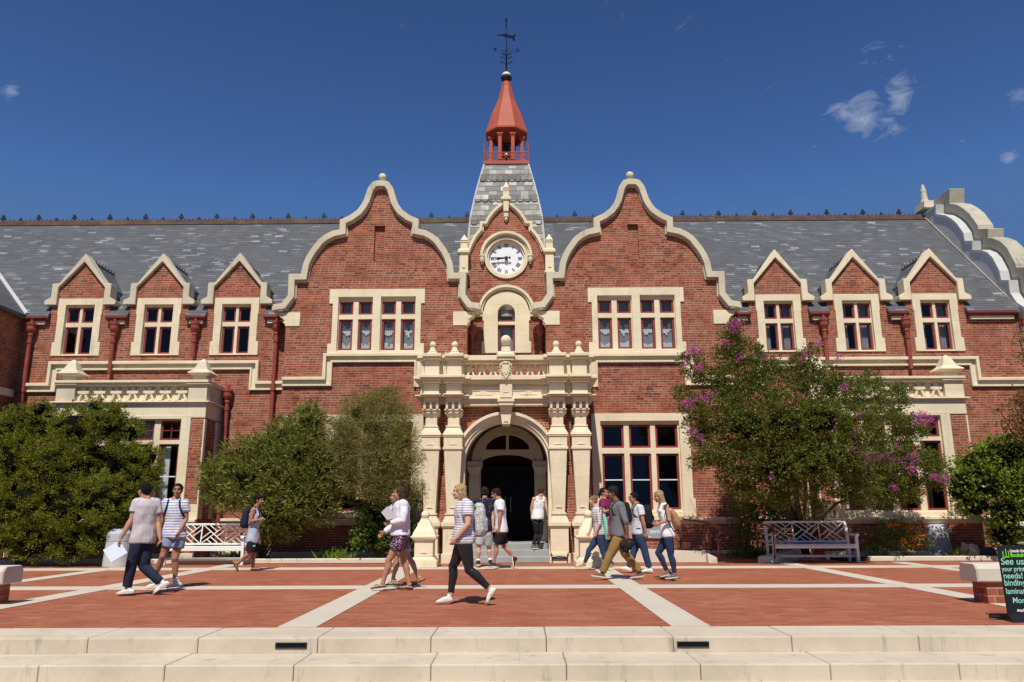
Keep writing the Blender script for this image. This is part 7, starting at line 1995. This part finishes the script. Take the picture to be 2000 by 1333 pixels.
quad_thing('notebook', 'white notebook held by the mostly hidden woman', 'notebook', [W(759, 990, yy), W(771, 981, yy + .02), W(772, 990, yy + .02), W(763, 998, yy)], .015, PAPER)
yy = G(1200, 1133).y - .24
m = MB()
for a, b, r in ((1218, 1065, .085), (1227, 1067, .08), (1235, 1062, .055), (1222, 1073, .07)): m.ball(W(a, b, yy), r, 12)
b_ = W(1224, 1080, yy); o = thing('bag', 'black camera bag hanging from the hand of the man in khaki chinos', 'bag', b_)
organic('bag_body', m, BBAG, o, b_, .012, 2)
m = MB(); m.org = b_; m.tube([W(1216, 1062, yy), W(1221, 1052, yy + .02), W(1229, 1052, yy + .02), W(1234, 1060, yy)], .009, 6); m.build('handle', BBAG, o, smooth=True, uv=False)
yy = G(1150, 1115).y - .12
m = MB(); loft(m, [(W(1179, 1004, yy), V(.03, 0, 0), V(0, .05, 0)), (W(1182, 1018, yy), V(.055, 0, 0), V(0, .07, 0)), (W(1184, 1034, yy), V(.05, 0, 0), V(0, .06, 0)), (W(1185, 1055, yy), V(.018, 0, 0), V(0, .03, 0))])
b_ = W(1184, 1056, yy); o = thing('shoulder_bag', 'mint cloth bag hanging behind the woman in the fine-striped top', 'bag', b_); organic('bag_body', m, MINT, o, b_, .012, 2)
m = MB(); m.org = b_; m.tube([W(1180, 1006, yy), W(1175, 990, yy + .02), W(1170, 994, yy - .14)], .01, 6); m.build('strap', MINT, o, smooth=True, uv=False)
yy = G(1305, 1135).y - .05
m = MB(); loft(m, [(W(1309, 992, yy), V(.03, 0, 0), V(0, .05, 0)), (W(1315, 1005, yy), V(.07, 0, .01), V(0, .12, 0)), (W(1320, 1018, yy), V(.085, 0, .02), V(0, .14, 0)), (W(1323, 1027, yy), V(.075, 0, .02), V(0, .13, 0)), (W(1325, 1033, yy), V(.045, 0, .01), V(0, .09, 0))])
b_ = W(1324, 1036, yy); o = thing('leather_bag', 'soft tan leather bag on the back of the long-haired blonde woman', 'bag', b_); organic('bag_body', m, TANB, o, b_, .012, 2)
m = MB(); m.org = b_; m.tube([W(1312, 998, yy), W(1303, 983, yy - .12), W(1298, 990, yy - .2), W(1302, 1012, yy - .22), W(1317, 1040, yy - .18), W(1324, 1033, yy)], .009, 6); m.build('strap', BBAG, o, smooth=True, uv=False)
# ------------------------------------------------------------------ light, sky, render look
SUN_EL, SUN_AZ = R(56), R(7)          # azimuth: sun stands behind the camera, this far to its left
sd = Vector((-math.sin(SUN_AZ) * math.cos(SUN_EL), -math.cos(SUN_AZ) * math.cos(SUN_EL), math.sin(SUN_EL)))
sl = bpy.data.lights.new('sun', 'SUN'); sl.energy = 4.9; sl.angle = R(.53); sl.color = (1, .945, .85)
so_ = bpy.data.objects.new('sun', sl); COL.objects.link(so_)
so_.rotation_euler = sd.to_track_quat('Z', 'Y').to_euler()
so_.location = sd * 60
wd = bpy.data.worlds.new('World'); S.world = wd; wd.use_nodes = True
nt = wd.node_tree; nt.nodes.clear()
o = nt.nodes.new('ShaderNodeOutputWorld'); bg = nt.nodes.new('ShaderNodeBackground'); sk = nt.nodes.new('ShaderNodeTexSky')
sk.sky_type = 'NISHITA'; sk.sun_disc = False; sk.sun_elevation = SUN_EL; sk.sun_rotation = math.atan2(sd.x, sd.y)
sk.air_density = 1.0; sk.dust_density = .3; sk.ozone_density = 3.0; sk.altitude = 300
bg.inputs[1].default_value = .085
# wisps of cirrus where the sky has them, as patches of direction
tc = nt.nodes.new('ShaderNodeTexCoord')
def wm(op, a, b=0.0, c=None, clamp=False):
    nd = nt.nodes.new('ShaderNodeMath'); nd.operation = op; nd.use_clamp = clamp
    for i, x in enumerate((a, b, c)):
        if x is None: continue
        if hasattr(x, 'links'): nt.links.new(x, nd.inputs[i])
        else: nd.inputs[i].default_value = x
    return nd.outputs[0]
mask = None
for px, py, rad, amp in ((1690, 222, .046, .95), (1755, 192, .036, 1.0), (1735, 245, .026, .9), (1700, 140, .04, .42), (1740, 122, .03, .46), (1992, 190, .03, .6), (1600, 300, .03, .35), (1970, 312, .015, .8), (20, 180, .014, .8), (1250, 30, .10, .12), (1648, 225, .03, .9)):
    d = ray(px, py).normalized()
    vd = nt.nodes.new('ShaderNodeVectorMath'); vd.operation = 'DISTANCE'; nt.links.new(tc.outputs['Generated'], vd.inputs[0]); vd.inputs[1].default_value = d
    g = wm('MULTIPLY', wm('SUBTRACT', 1.0, wm('DIVIDE', vd.outputs['Value'], rad), clamp=True), amp)
    mask = g if mask is None else wm('MAXIMUM', mask, g)
mp = nt.nodes.new('ShaderNodeMapping'); nt.links.new(tc.outputs['Generated'], mp.inputs[0]); mp.inputs['Scale'].default_value = (1, 1, 1.9); mp.inputs['Rotation'].default_value = (0, .5, 0)
nz = nt.nodes.new('ShaderNodeTexNoise'); nt.links.new(mp.outputs[0], nz.inputs[0]); nz.inputs['Scale'].default_value = 34; nz.inputs['Detail'].default_value = 8; nz.inputs['Roughness'].default_value = .62; nz.inputs['Distortion'].default_value = .6
cl = wm('MULTIPLY', wm('SUBTRACT', wm('ADD', nz.outputs['Fac'], wm('MULTIPLY', mask, .42)), .68), 2.4, clamp=True)
mx = nt.nodes.new('ShaderNodeMix'); mx.data_type = 'RGBA'; nt.links.new(wm('MULTIPLY', cl, .5), mx.inputs[0]); gm = nt.nodes.new('ShaderNodeGamma'); gm.inputs[1].default_value = 1.6; nt.links.new(sk.outputs[0], gm.inputs[0])
sc_ = nt.nodes.new('ShaderNodeVectorMath'); sc_.operation = 'SCALE'; sc_.inputs['Scale'].default_value = .54; nt.links.new(gm.outputs[0], sc_.inputs[0]); mn_ = nt.nodes.new('ShaderNodeVectorMath'); mn_.operation = 'MINIMUM'; nt.links.new(sc_.outputs[0], mn_.inputs[0]); mn_.inputs[1].default_value = (.95, 2.0, 4.6); nt.links.new(mn_.outputs[0], mx.inputs[6]); mx.inputs[7].default_value = (8.0, 8.4, 9.0, 1)
nt.links.new(mx.outputs[2], bg.inputs[0]); nt.links.new(bg.outputs[0], o.inputs[0])
S.view_settings.view_transform = 'Standard'; S.view_settings.look = 'None'; S.view_settings.gamma = 1; S.view_settings.exposure = 0.0
S.cycles.max_bounces = 6; S.cycles.diffuse_bounces = 3; S.cycles.transparent_max_bounces = 8
